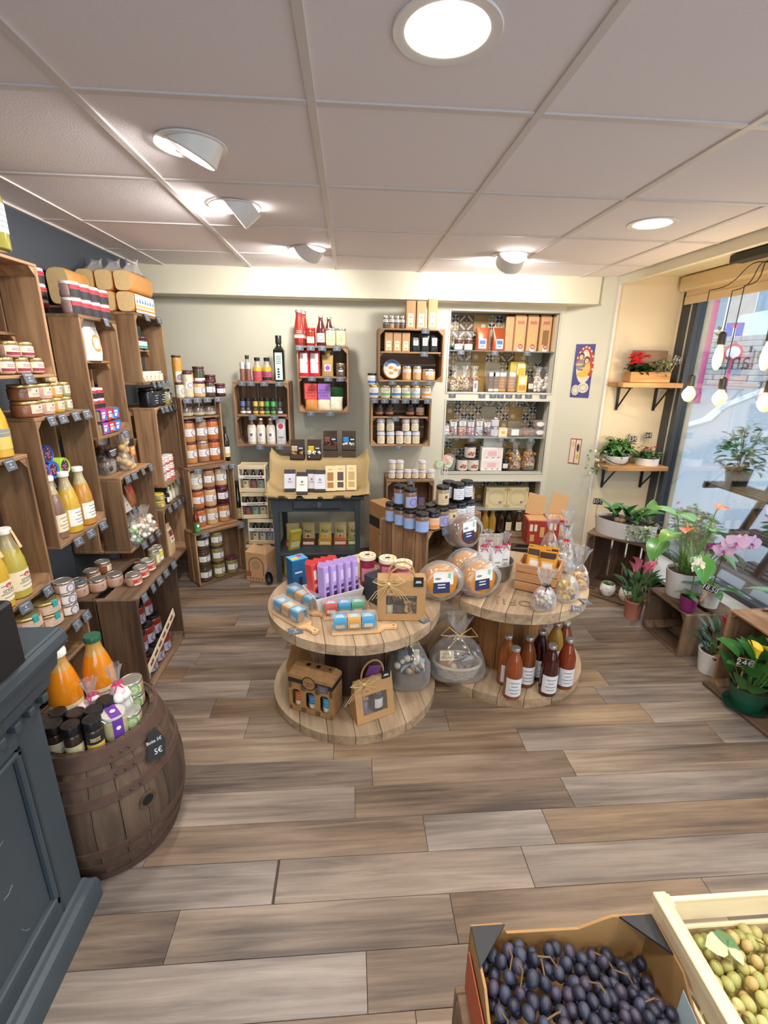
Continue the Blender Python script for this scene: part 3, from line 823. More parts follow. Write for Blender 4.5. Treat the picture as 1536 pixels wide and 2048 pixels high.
def jar_parts(t,r,h,content,lid='gold',lab=None,lidh=None,lidr=.96,waist=.9,neck=.86):
 """lab: (style, paper, z0 share, z1 share, arc, ink)"""
 lidh=lidh or min(.014,h*.2)
 zb=h-lidh
 def mk():
  g=G();g.lathe([(r*.86,0),(r*.97,.004),(r,.012 if h>.04 else .006),(r,zb*.86),(r*.97,zb*.94),(r*neck,zb)],18)
  return g.mesh('glass_body',content)
 part(t,'glass_body',cached(('jb',round(r,4),round(h,4),round(lidh,4),content.name,neck),mk))
 lm=LIDS[lid]if isinstance(lid,str)else lid
 def mkl():
  g=G();R=r*lidr;g.lathe([(R*.98,zb),(R,zb+.002),(R,h-.003),(R*.96,h-.0005),(R*.86,h),(R*.84,h-.001)],18)
  return g.mesh('lid',lm)
 part(t,'lid',cached(('jl',round(r,4),round(h,4),round(lidh,4),lm.name,lidr),mkl))
 if lab:
  style,paper,a,b,arc,ink=(*lab,None)[:6]
  part(t,'label',label_mesh('j',r,h*a,h*b,arc,paper,style,ink))
 return t
def jar(label,loc,rz,r,h,content,lid='gold',lab=None,group=None,name='jar',cat='jar',**k):
 return jar_parts(thing(name,label,cat,loc,rz,group),r,h,content,lid,lab,**k)
BOTTLES={'soup':([(.88,0),(1,.02),(1,.42),(.93,.55),(.72,.70),(.50,.82),(.44,.88),(.46,.94)],.93,.50),'juice':([(.9,0),(1,.015),(1,.55),(.95,.64),(.7,.78),(.45,.88),(.40,.95)],.94,.46),'wine':([(.95,0),(1,.01),(1,.58),(.85,.66),(.45,.78),(.36,.84),(.34,.98)],.80,.38),'burgundy':([(.95,0),(1,.01),(1,.45),(.92,.55),(.6,.7),(.38,.82),(.34,.98)],.80,.38),'ketchup':([(.95,0),(1,.02),(1,.5),(.85,.62),(.5,.8),(.45,.9),(.45,.95)],.93,.5),'milk':([(.92,0),(1,.02),(1,.58),(.9,.68),(.55,.8),(.52,.9),(.56,.94)],.92,.6),'passata':([(.95,0),(1,.02),(1,.3),(.9,.55),(.6,.82),(.58,.9),(.62,.94)],.92,.66),'oil':([(.95,0),(1,.01),(1,.72),(.9,.77),(.4,.82),(.36,.86),(.36,.9)],.84,.42),'sauce':([(.95,0),(1,.02),(1,.5),(.8,.62),(.45,.74),(.4,.9)],.88,.48),'cordial':([(.95,0),(1,.02),(1,.5),(.85,.62),(.5,.75),(.46,.88)],.86,.55),}
def bottle(label,loc,rz,shape,r,h,content,cap,lab=None,group=None,fill=None,name='bottle',cat='bottle',glass=None):
 t=thing(name,label,cat,loc,rz,group)
 pr,capz,capr=BOTTLES[shape]
 prof=[(a*r,b*h)for a,b in pr]
 def mk(p,m,nm):
  g=G();g.lathe(p,18);return g.mesh(nm,m)
 if fill:
  zf=fill*h
  lo=[p for p in prof if p[1]<zf];hi=[p for p in prof if p[1]>zf]
  a,b=lo[-1],hi[0];q=(zf-a[1])/(b[1]-a[1]);mid=(a[0]+(b[0]-a[0])*q,zf)
  part(t,'bottle_body',cached(('bb',shape,r,h,content.name,fill),lambda:mk(lo+[mid],content,'bottle_body')))
  gm=glass or plain('pale neck glass','#a8a79a',.12,coat=.8)
  part(t,'neck',cached(('bn',shape,r,h,gm.name,fill),lambda:mk([mid]+hi,gm,'neck')))
 else:
  part(t,'bottle_body',cached(('bb',shape,r,h,content.name,0),lambda:mk(prof,content,'bottle_body')))
 cm=LIDS[cap]if isinstance(cap,str)else cap
 R=capr*r*1.06
 part(t,'cap',cached(('bc',shape,r,h,cm.name),lambda:mk([(R,capz*h),(R,h*.99),(R*.93,h),(R*.5,h)],cm,'cap')))
 if lab:
  style,paper,a,b,arc,ink=(*lab,None)[:6]
  part(t,'label',label_mesh('b',r,h*a,h*b,arc,paper,style,ink))
 return t
# ------------------------------------------------------------------ price cards
M_TAGS=[M_TAG,plain('pale card print','#a2a7ad',.7)]
def tag_mesh(w=.052,h=.036):
 def mk():
  g=G();g.box((0,0,-h/2),(w,.0016,h),.0004);g.cur=1
  for z,L,t in((-.22,.66,.05),(-.48,.16,.09),(-.74,.4,.04)):
   g.add([(-w*L/2,-.0011,h*(z-t)),(w*L/2,-.0011,h*(z-t)),(w*L/2,-.0011,h*(z+t)),(-w*L/2,-.0011,h*(z+t))],[(0,1,2,3)])
  g.cur=0;g.box((0,.004,-.001),(w*.5,.01,.0015))
  return g.mesh('price_card',M_TAGS,0)
 return cached(('tag',w,h),mk)
def card(label,loc,rz=0,tilt=.12,w=.052,h=.036,group=None,flat=False):
 rot=(-tilt if not flat else-pi/2+.1,rnd.uniform(-.04,.04),rz)
 return solo('price_card',tag_mesh(w,h),label,'price card',loc,0,group,rot)
# ------------------------------------------------------------------ boxes, bags
def pbox(label,loc,rz,sz,mats,name='carton',cat='box',prints=(),group=None,rot=None,bev=.0015):
 """printed carton standing on local z=0; prints: (face, x0,z0,x1,z1, mat) in shares of that face"""
 t=thing(name,label,cat,loc,rz,group,rot)
 w,d,h=sz
 g=G();g.box((0,0,h/2),sz,bev)
 part(t,'carton',cached(('pb',sz,mats.name),lambda:g.mesh('carton',mats,0)))
 if prints:
  def mk():
   ms=[];g=G()
   for face,x0,z0,x1,z1,m in prints:
    if m not in ms:ms.append(m)
    g.cur=ms.index(m);e=.0006+.0002*ms.index(m)
    if face=='f':vs=[(w*(x-.5),-d/2-e,h*z)for x,z in((x0,z0),(x1,z0),(x1,z1),(x0,z1))]
    elif face=='r':vs=[(w/2+e,d*(x-.5),h*z)for x,z in((x0,z0),(x1,z0),(x1,z1),(x0,z1))]
    elif face=='l':vs=[(-w/2-e,-d*(x-.5),h*z)for x,z in((x0,z0),(x1,z0),(x1,z1),(x0,z1))]
    else:vs=[(w*(x-.5),d*(z-.5),h+e)for x,z in((x0,z0),(x1,z0),(x1,z1),(x0,z1))]
    g.add(vs,[(0,1,2,3)])
   return g.mesh('print',ms,0)
  part(t,'print',cached(('pp',sz,name,tuple((p[0],p[1],p[2],p[3],p[4],p[5].name)for p in prints)),mk))
 return t
def pouch_mesh(w,d,h,mat,key,top=.0,crimp=.012,seed=0,bulge=.5):
 """a filled bag: flat seam at the top, gusset at the foot"""
 def mk():
  g=G();nu,nv=16,9
  def fn(u,v):
   a=2*pi*u;z=h*v
   th=(1-v**2.2)*(1-.25*(1-v)**6)if v<1 else 0
   ww=w/2*(1-.06*sin(pi*v)-top*v);dd=d/2*max(.03,th)
   ca,sa=cos(a),sin(a)
   x=ww*(abs(ca)**.55)*(1 if ca>0 else-1);y=dd*(abs(sa)**.75)*(1 if sa>0 else-1)
   n=mnoise.noise(Vector((x*40+seed,y*40,z*40)))*.0025
   return(x,y+n,z)
  g.grid(fn,nu,nv,wrap=True)
  g.f.append(tuple(reversed(range(nu))));g.mi.append(0)
  g.f.append(tuple(nv*nu+i for i in range(nu)));g.mi.append(0)
  return g.mesh('bag',mat,60)
 return cached(('pouch',key,w,d,h,mat.name,top,seed),mk)
def patch(t,w,h,z,y,mat,name='label',x=0,style=None,ink=None,tilt=0):
 """a flat sticker on the front of a bag"""
 def mk():
  g=G();g.add([(-w/2,0,-h/2),(w/2,0,-h/2),(w/2,0,h/2),(-w/2,0,h/2)],[(0,1,2,3)])
  if style=='lines':
   g.cur=1
   for k,L,tt in((.25,.7,.07),(.05,.5,.03),(-.12,.6,.03),(-.28,.4,.03)):
    g.add([(-w*L/2,-.0005,h*(k-tt)),(w*L/2,-.0005,h*(k-tt)),(w*L/2,-.0005,h*(k+tt)),(-w*L/2,-.0005,h*(k+tt))],[(0,1,2,3)])
  if style=='disc':
   g.cur=1;q=min(w,h)*.42
   g.add([(q*cos(a*pi/8),-.0005,q*sin(a*pi/8))for a in range(16)],[tuple(range(16))])
  if style=='band':
   g.cur=1
   g.add([(-w/2,-.0005,-h*.42),(w/2,-.0005,-h*.42),(w/2,-.0005,-h*.05),(-w/2,-.0005,-h*.05)],[(0,1,2,3)])
  return g.mesh(name,[mat,ink or M_INK],0)
 return part(t,name,cached(('patch',w,h,mat.name,style,ink.name if ink else ''),mk),(x,y,z),(tilt,0,0))
def pouch(label,loc,rz,w,d,h,mat,lab=None,group=None,name='pouch',cat='bag',tilt=0,seed=0,top=0):
 t=thing(name,label,cat,loc,rz,group,(tilt,0,rz)if tilt else None)
 part(t,'bag',pouch_mesh(w,d,h,mat,name,top,seed=seed))
 for l in(lab or()):
  lw,lh,zc,m,st,ink=l
  z=zc*h;th=(1-zc**2.2)
  part(t,'label',curved_patch(lw,lh,w,d,h,zc,m,st,ink))
 return t
def curved_patch(lw,lh,w,d,h,zc,m,st,ink):
 """sticker that follows the front of a pouch"""
 def mk():
  g=G()
  def pt(x,z,e):
   v=min(.999,max(0,z/h));th=(1-v**2.2)*(1-.25*(1-v)**6)
   ww=w/2*(1-.06*sin(pi*v));q=min(1,abs(x)/ww)
   sa=sqrt(max(0,1-(q**(1/.55))**2))if q<1 else 0
   return(x,-(d/2*max(.03,th)*sa**.75)-e,z)
  def rect(x0,x1,z0,z1,e,nx=4,nz=3):
   g.grid(lambda u,v:pt(x0+(x1-x0)*u,z0+(z1-z0)*v,e),nx,nz)
  z0=zc*h-lh/2
  rect(-lw/2,lw/2,z0,z0+lh,.0012)
  if st:
   g.cur=1
   rows={'lines':((.72,.8,.6),(.5,.56,.4),(.36,.42,.5),(.2,.26,.35)),'band':((.08,.45,1),),'title':((.45,.85,.8),(.2,.3,.5)),'disc':()}[st]
   for a,b,L in rows:rect(-lw*L/2,lw*L/2,z0+lh*a,z0+lh*b,.0018,4,1)
   if st=='disc':
    q=min(lw,lh)*.4;zc2=z0+lh/2
    vs=[pt(q*cos(a*pi/8),zc2+q*sin(a*pi/8),.0019)for a in range(16)];g.add(vs,[tuple(range(16))])
  return g.mesh('label',[m,ink or M_INK],60)
 return cached(('cpatch',lw,lh,w,d,h,zc,m.name,st,ink.name if ink else ''),mk)
def lumps(n,fn,r,mat,name='contents',seed=1,sq=1.0,ball=(6,4)):
 """many small pieces as one part; fn(rand) -> centre"""
 rn=random.Random(seed);g=G()
 ms=mat if isinstance(mat,(list,tuple))else[mat]
 for i in range(n):
  g.cur=rn.randrange(len(ms))
  c=fn(rn);q=r*rn.uniform(.75,1.2)
  M=Matrix.Translation(c)@Euler((rn.uniform(0,3),rn.uniform(0,3),rn.uniform(0,3))).to_matrix().to_4x4()
  g.ball((0,0,0),(q,q*sq,q*rn.uniform(.6,1)),ball[0],ball[1],M)
 return g.mesh(name,ms,60)
def cello_mesh(w,d,h,neck,key,seed=0,ruff=.9,mat=None,tie=.72):
 """a cellophane bag gathered at 'tie' of its height, with a flared crinkled top"""
 def mk():
  g=G();nu,nv=28,18
  def fn(u,v):
   a=2*pi*u;z=h*v
   if v<tie:
    q=v/tie;s=(1-q**3.2)*(1-.12*(1-q)**8)+neck*q**3.2
   else:
    q=(v-tie)/(1-tie);s=neck+(ruff-neck)*q**.9
   crk=mnoise.noise(Vector((cos(a)*2.3+seed,sin(a)*2.3,v*5)))*.13*(.5+v)+(.22*sin(a*7+seed)*(v-tie)/(1-tie)if v>tie else 0)
   ca,sa=cos(a),sin(a)
   e=.7
   return(w/2*s*(1+crk)*abs(ca)**e*(1 if ca>0 else-1),d/2*s*(1+crk)*abs(sa)**e*(1 if sa>0 else-1),z+(mnoise.noise(Vector((cos(a)*4,sin(a)*4,seed)))*h*.05 if v>.95 else 0))
  g.grid(fn,nu,nv,wrap=True)
  g.f.append(tuple(reversed(range(nu))));g.mi.append(0)
  return g.mesh('cellophane',mat or M_CLEAR,180)
 return cached(('cello',key,w,d,h,neck,seed,tie),mk)
def knot(t,z,r,mat,name='ribbon',bow=.018):
 def mk():
  g=G();g.lathe([(r,z-.004),(r*1.25,z),(r,z+.004)],12,close=False)
  for s in(-1,1):
   g.tube([(0,-r,z),(s*bow*.6,-r-.006,z+bow*.55),(s*bow,-r-.004,z+.002),(s*bow*.5,-r-.002,z-.002),(0,-r,z)],.0026,5)
   g.tube([(0,-r,z),(s*bow*.5,-r-.006,z-bow*.7),(s*bow*.8,-r-.008,z-bow*1.3)],.0022,5)
  return g.mesh(name,mat,40)
 return part(t,name,cached(('knot',z,r,mat.name,bow),mk))
# ================================================================== goods on the left wall
def lerp(a,b,n):return[a.lerp(b,i/(n-1)if n>1 else 0)for i in range(n)]
def pts(z,*uv):return[at(u,v,'z',z)for u,v in uv]
QL=pi/2
C_BEAN=glassy('orange bean stew','#c4884e',.4);C_CHICK=glassy('chickpeas','#d2ae7c',.35);C_CARROT=glassy('carrot salad','#bf6a30',.35)
C_BEET=glassy('beetroot','#4b1a24',.3);C_STEW=glassy('brown stew','#a97a58',.25);C_GREEN=glassy('green paste','#85824a',.15);C_DGREEN=glassy('dark green paste','#45452a',.3)
C_CREAM=glassy('creamy white beans','#d9cfae',.25);C_PATE=glassy('pink pate','#c9a08a',.18);C_BROWN=glassy('brown pate','#8a5638',.3);C_YELL=glassy('yellow terrine','#d29a3c',.2)
C_DARK=glassy('dark preserve','#17121a',.2);C_OLIVE=glassy('green olives','#8c8a3a',.45,80);C_SOUPY=glassy('yellow soup','#cfa83a',.08,20,.12);C_SOUPO=glassy('amber soup','#c08a38',.08,20,.12)
C_SOUPB=glassy('brown mauve soup','#84675a',.06,20,.12);C_SOUPG=glassy('pale green yellow soup','#b9a94e',.06,20,.12);C_JUICEO=glassy('bright orange juice','#e08a16',.05,20,.12)
C_TOM=glassy('tomato sauce','#8f2a1c',.2,30);C_GREENL=glassy('greenish terrine','#9a9468',.2)
I_BURG=plain('burgundy print','#8e3344',.7);I_YEL=plain('mustard print','#e0b84a',.7);I_RED=plain('red print','#c93c45',.7);P_BLACK=plain('black label paper','#24232a',.6)
I_TEAL=plain('teal print','#27a3a0',.6);I_BLUE=plain('blue print','#3f74b8',.6);I_GREY=plain('grey print','#8a8a8c',.7);I_PUR=plain('violet print','#8f55a8',.6);I_GRN=plain('green print','#6fa85a',.6);I_NAVY=plain('navy print','#26305c',.6);I_ORG=plain('orange print','#e08a3c',.6)
I_MAUVE=plain('mauve grey print','#8d86a8',.7)
# -- nearest crate: cream labelled jars
LC=('block',M_CREAM,.12,.72,1.25,I_BURG)
G1='cream labelled terrine jars in the nearest crate'
for i,p in enumerate((Vector((-1.215,1.855,0)),Vector((-1.215,1.94,0)),Vector((-1.215,2.025,0)))):
 jar(f'cream labelled terrine jar, {nth(i, 3)} in the lower row of the nearest wall crate',(p.x-.02,p.y-.01,1.4905),QL,.034,.056,C_PATE,'gold',LC,G1)
for i,(p,q)in enumerate(((Vector((-1.215,1.855,0)),Vector((-1.215,1.94,0))),(Vector((-1.215,1.94,0)),Vector((-1.215,2.02,0))))):
 m=(p+q)/2;jar(f'cream labelled terrine jar, {nth(i, 2)} of two stacked in the nearest wall crate',(m.x-.02,m.y-.01,1.5468),QL,.034,.056,C_PATE,'gold',LC,G1)
jar('cream labelled terrine jar alone on the half shelf of the nearest crate',(-1.37,1.93,1.6405),QL,.034,.056,C_PATE,'gold',LC,G1)
p=at(12,500,'z',1.886)
bottle('square green gold juice bottle standing on the nearest topmost crate',(p.x-.03,p.y,1.8856),QL,'juice',.043,.25,C_OLIVE if 0 else glassy('green gold juice','#8f8a3c',.05,20,.1),'gold',('lines',M_WHITE,.2,.55,1.0,I_GREY))
# -- soup bottles
def soup(label,x,y,z,c,lab='lines',h=.262,cap='white',r=.047,paper=M_CREAM,grp='soup bottles on the left wall'):
 t=bottle(label,(x,y,z),QL,'soup',r,h,c,cap,(lab,paper,.12,.40,1.15,I_GREY),grp,fill=.72,glass=plain('soup neck glass','#b3a67e',.1,coat=.9))
 return t
for i,(u,v,c,d)in enumerate(((82,1186,C_SOUPG,'pale green soup bottle with tomato label'),(45,1200,C_SOUPY,'golden soup bottle with cream label'),(5,1213,C_JUICEO,'orange soup bottle with white label'))):
 p=at(u,v,'z',.7055)
 t=soup(f'{d}, {("right", "middle", "left")[i]} on the lower near crate floor',-1.235,1.665-.095*i,.7058,c)
 if i<2:
  g=G();v_,f_=text_geo('SOUPE',.017);wr=[((.0478)*cos(-pi/2+x/.0478),.0478*sin(-pi/2+x/.0478),y)for x,y,z in v_];g.add(wr,f_)
  part(t,'lettering',g.mesh('lettering',M_INK,0),(0,0,.068))
  g=G();wrap(g,[(.013*cos(a*pi/6),.008*sin(a*pi/6))for a in range(12)],.0482,.088);part(t,'picture',g.mesh('picture',I_RED,0))
  g=G();g.grid(lambda u,v:((.049+.0005)*cos(-pi/2+(u-.5)*.3)*(1-.45*v),(.0495)*sin(-pi/2+(u-.5)*.3)*(1-.45*v),.19+.07*v),2,4);part(t,'seal_strip',g.mesh('seal_strip',plain('pale orange seal','#e8b98a',.6)))
for i,(y,d)in enumerate(((1.62,'left'),(1.725,'right'))):
 soup(f'yellow soup bottle, {d} of two standing on the lower near crate',-1.235,y,1.2115,C_SOUPY,'top',.25,paper=glassy('yellow soup label','#d6c064',.05))
for i,(u,v,c,d)in enumerate(((137,1073,C_SOUPB,'mauve brown'),(165,1060,C_SOUPY,'golden'),(191,1045,C_SOUPO,'dark amber'))):
 p=at(u,v,'z',.816)
 soup(f'{d} soup bottle, {nth(i, 3)} of three in the second column crate',p.x-.035,p.y-.01,.8158,c,h=.268,r=.043,paper=(M_CREAM if i==0 else M_WHITE))
# -- tins lying on the shelf with their lids outward
for i,(u,v,c,d,k)in enumerate(((92,907,'#b06aa8','pink',0),(109,903,'#2f6fc0','bright blue',0),(131,893,'#9cc23c','lime green',0),(97,868,'#2a4fa0','dark blue',1))):
 t=thing('fish_tin',f'{d} round fish tin lying with its printed lid facing outward','tin',(-1.27,at(u,v,'x',-1.23).y,1.0605+.038+.070*k),QL,'round fish tins on the crate shelf')
 g=G();g.lathe([(.034,-.06),(.037,-.058),(.037,.022),(.035,.025),(.033,.022),(0,.021)],24,Matrix.Rotation(pi/2,4,'X'));part(t,'can',g.mesh('can',plain(d+' tin',c,.3)))
 g=G();g.lathe([(0,.0225),(.027,.0225)],24,Matrix.Rotation(pi/2,4,'X'),close=False);g.cur=1
 for a in range(9):g.add([((.006+.016*(a%3)/2)*cos(a*.7)+.004*cos(b*pi/3),-.0229,(.006+.016*(a%3)/2)*sin(a*.7)+.004*sin(b*pi/3))for b in range(6)],[tuple(range(6))])
 part(t,'lid_print',g.mesh('lid_print',[plain('dark tin print','#3a2a3e',.5),plain('pink tin print','#d06a9a',.5)],0))
# -- pate jars on the second column crate
for k in(0,1):
 for i,(u,v,r,c,d)in enumerate(((58,836,.050,C_BROWN,'wide brown'),(101,829,.043,C_PATE,'pale pink'),(130,822,.036,C_YELL,'golden yellow'),(152,815,.03,C_GREENL,'blue labelled'))):
  p=at(u,v,'z',1.331)
  jar(f'{d} pate jar with gold lid, {("lower", "upper")[k]} layer above the amber soup crate',(-1.235,1.87+.052+(.0,.095,.178,.25)[i],1.3306+.0605*k),QL,r,.06,c,'gold',('square',plain('sheer label','#d9c3ad' if i<3 else '#5aa0b4',.5),.25,.8,.7),'pate jars above the amber soup crate')
jar('flat orange and blue jar crowning the pate jars beside the tall crate',(-1.25,2.11,1.4522),QL,.034,.03,C_YELL,'gold',('block',M_WHITE,.1,.6,1.2,I_ORG))
# -- black and red labelled jars
LB=('top',P_BLACK,.06,.80,1.1,I_RED)
def bjar(label,loc,r=.040,h=.066,g='black and red labelled jars'):
 return jar(label,loc,QL,r,h,plain('mauve mousse','#a98a86',.3,coat=.6),'white',LB,g)
for k in(0,1):
 for i in range(4):
  bjar(f'black and red labelled jar, {nth(i, 4)} of the {("lower", "upper")[k]} front row above the tall crate',(-1.228,2.352+.0845*i,1.7357+.0665*k))
for k in(0,1,2):
 for i in range(2):
  bjar(f'black and red jar, {("left", "right")[i]} in {("bottom", "middle", "top")[k]} layer against the blue wall',(-1.425,2.36+.09*i,1.7357+.0665*k))
for k in(0,1):
 for i in range(2):
  bjar(f'small black and red jar, {("left", "right")[i]} in the {("lower", "upper")[k]} pair inside the tall crate',(-1.27,2.47+.06*i,1.3105+.0505*k),.027,.05)
# -- pastry tins in colour sleeves at the foot of the tall crate
SL=[plain('violet sleeve','#a64fb0',.4),plain('red sleeve','#c8363c',.4),plain('blue sleeve','#3f78c8',.4),plain('pale blue sleeve','#7ea6e0',.4)]
for k in(0,1):
 for i in range(3):
  t=thing('snack_pot',f'{("violet", "red", "blue")[i]} sleeved snack pot in the {("lower", "upper")[k]} row, tall crate floor','snack pot',(-1.215,2.392+.062*i,1.1955+.062*k),QL,'sleeved snack pots')
  g=G();g.lathe([(.024,0),(.028,.004),(.028,.05),(.026,.054)],14);part(t,'pot',cached('snackpot',lambda:g.mesh('pot',C_GREENL)))
  def mk(i=i):
   g=G()
   for c,s in(span(-.029,.029,-.0305,-.0295,.008,.057),span(-.029,.029,-.03,.03,.056,.058)):g.box(c,s)
   g.cur=1
   for a,b in((.2,.5),(.6,.78)):g.add([(-.02,-.0309,.05*a+.008),(.012,-.0309,.05*a+.008),(.012,-.0309,.05*b+.008),(-.02,-.0309,.05*b+.008)],[(0,1,2,3)])
   g.cur=2;g.add([(.004,-.031,.012),(.028,-.031,.012),(.028,-.031,.03),(.004,-.031,.03)],[(0,1,2,3)])
   return g.mesh('sleeve',[SL[i],M_WHITE,SL[(i+2)%4]],0)
  part(t,'sleeve',cached(('sleeve',i),mk))
t=pouch('white paper biscuit bag with black edge marks in the tall crate',(-1.25,2.50,1.5405),QL,.13,.07,.20,M_WHITE,[(.10,.10,.40,M_CREAM,'disc',I_ORG),(.085,.03,.72,M_WHITE,None,None)],name='biscuit_bag',tilt=0)
tex_text(t,'ROLLA',.026,(0,-.031,.145),M_INK)
# -- cracker bags on the low crate
BAGS='cracker bags on the low left crate'
def cello_bag(label,loc,rz,w,d,h,neck=.22,contents=None,group=None,seed=0,tie=.72,rib=None,name='cellophane_bag',labs=(),cat='bag',ruff=.6):
 t=thing(name,label,cat,loc,rz,group)
 part(t,'cellophane',cello_mesh(w,d,h,neck,name,seed,ruff,None,tie))
 if contents:part(t,'contents',contents,stuff=True)
 if rib:knot(t,h*tie,max(w,d)*neck*.5+.001,rib)
 for l in labs:patch(t,*l[:5],**l[5])
 return t
C_CRACK=plain('golden cracker','#d6ac6c',.7,var=.2,scale=50);C_BARK=plain('dark rye cracker','#4a3426',.7,var=.3,scale=50);C_BARK2=plain('brown rye cracker','#7a583c',.7,var=.3)
fill=lambda w,d,h,z0=.01:(lambda r:Vector((r.uniform(-w,w)*.5,r.uniform(-d,d)*.5,z0+r.uniform(0,h))))
ct=cached('bark',lambda:lumps(60,fill(.09,.06,.13),.018,[C_BARK,C_BARK2,C_BARK],sq=.9))
cello_bag('cellophane bag of dark rye crackers with black label on the low crate',(-1.295,2.545,.9655),QL,.12,.085,.205,.3,ct,BAGS,1,.66,labs=[(.10,.05,.115,-.05,P_BLACK,dict(style='lines',ink=M_TAGW))])
ct=cached('flat',lambda:lumps(46,fill(.09,.05,.13),.02,[C_CRACK,plain('pale cracker','#e2c592',.7,var=.15),C_CRACK],sq=.9))
cello_bag('cellophane bag of golden flatbread shards with black and orange label',(-1.245,2.665,.9655),QL,.12,.075,.25,.35,ct,BAGS,2,.7,labs=[(.055,.04,.15,-.047,P_BLACK,dict()),(.055,.05,.105,-.048,I_ORG,dict(style='lines',ink=M_CREAM))])
t=thing('breadstick_bag','bag of long breadsticks leaning at the far end of the low crate','bag',(-1.29,2.775,.9655),QL,BAGS,(0,-.10,QL))
g=G();rn=random.Random(4)
for i in range(16):
 x,y=rn.uniform(-.04,.04),rn.uniform(-.02,.02);g.tube([(x,y,.004),(x+rn.uniform(-.006,.006),y,.12),(x,y,.235)],.0065,6)
part(t,'breadsticks',g.mesh('breadsticks',C_CRACK),stuff=True)
part(t,'cellophane',cello_mesh(.11,.065,.27,.5,'stick',3,.5,None,.9));patch(t,.05,.1,.09,-.036,M_CREAM,style='band',ink=plain('pale olive','#b3a66a',.7))
t=pouch('orange and white cracker packet tucked behind the rye crackers',(-1.38,2.68,.9655),QL,.09,.05,.24,I_ORG,[(.06,.09,.74,M_WHITE,'lines',I_GREY)],BAGS,seed=3)
t=pouch('clear bag of orange peel with a red sticker inside the low crate',(-1.27,2.70,.7485),QL,.085,.06,.12,plain('peel','#9a5b30',.35,coat=.5,var=.4,scale=60),[(.04,.03,.75,I_RED,None,None)],seed=5)
g=G();g.add([(-.04,-.03,0),(.04,-.03,0),(.04,.03,0),(-.04,.03,0),(0,0,.12)],[(3,2,1,0),(0,1,4),(1,2,4),(2,3,4),(3,0,4)])
t=thing('pyramid_bag','pale grey pyramid shaped sweet bag inside the low crate','bag',(-1.255,2.58,.7485),QL);part(t,'bag',g.mesh('bag',plain('pale grey foil','#bdb6b2',.35),0));patch(t,.03,.02,.035,-.024,M_WHITE,style='lines',tilt=.24)
for i,(u,v,cs,d)in enumerate(((268,1088,['#7da06a','#e8ead8','#8fae7c'],'green and white striped'),(288,1080,['#e8e2d6','#c9a98e','#f2efe6'],'white and caramel'),(306,1062,['#e0a87c','#f3ece0','#f1e6da'],'orange and white'))):
 ms=[plain('candy '+c,c,.25,coat=.5)for c in cs];p=at(u,v,'z',.565)
 ct=cached(('candy',i),lambda:lumps(48,fill(.085,.075,.085),.0135,ms,sq=1.3))
 cello_bag(f'cellophane bag of {d} candies on the low crate floor',(-1.22,2.545+.10*i,.5638),QL+.15*(1-i),.11,.085,.165,.2,ct,'candy bags in the low left crate',10+i,.62,labs=())
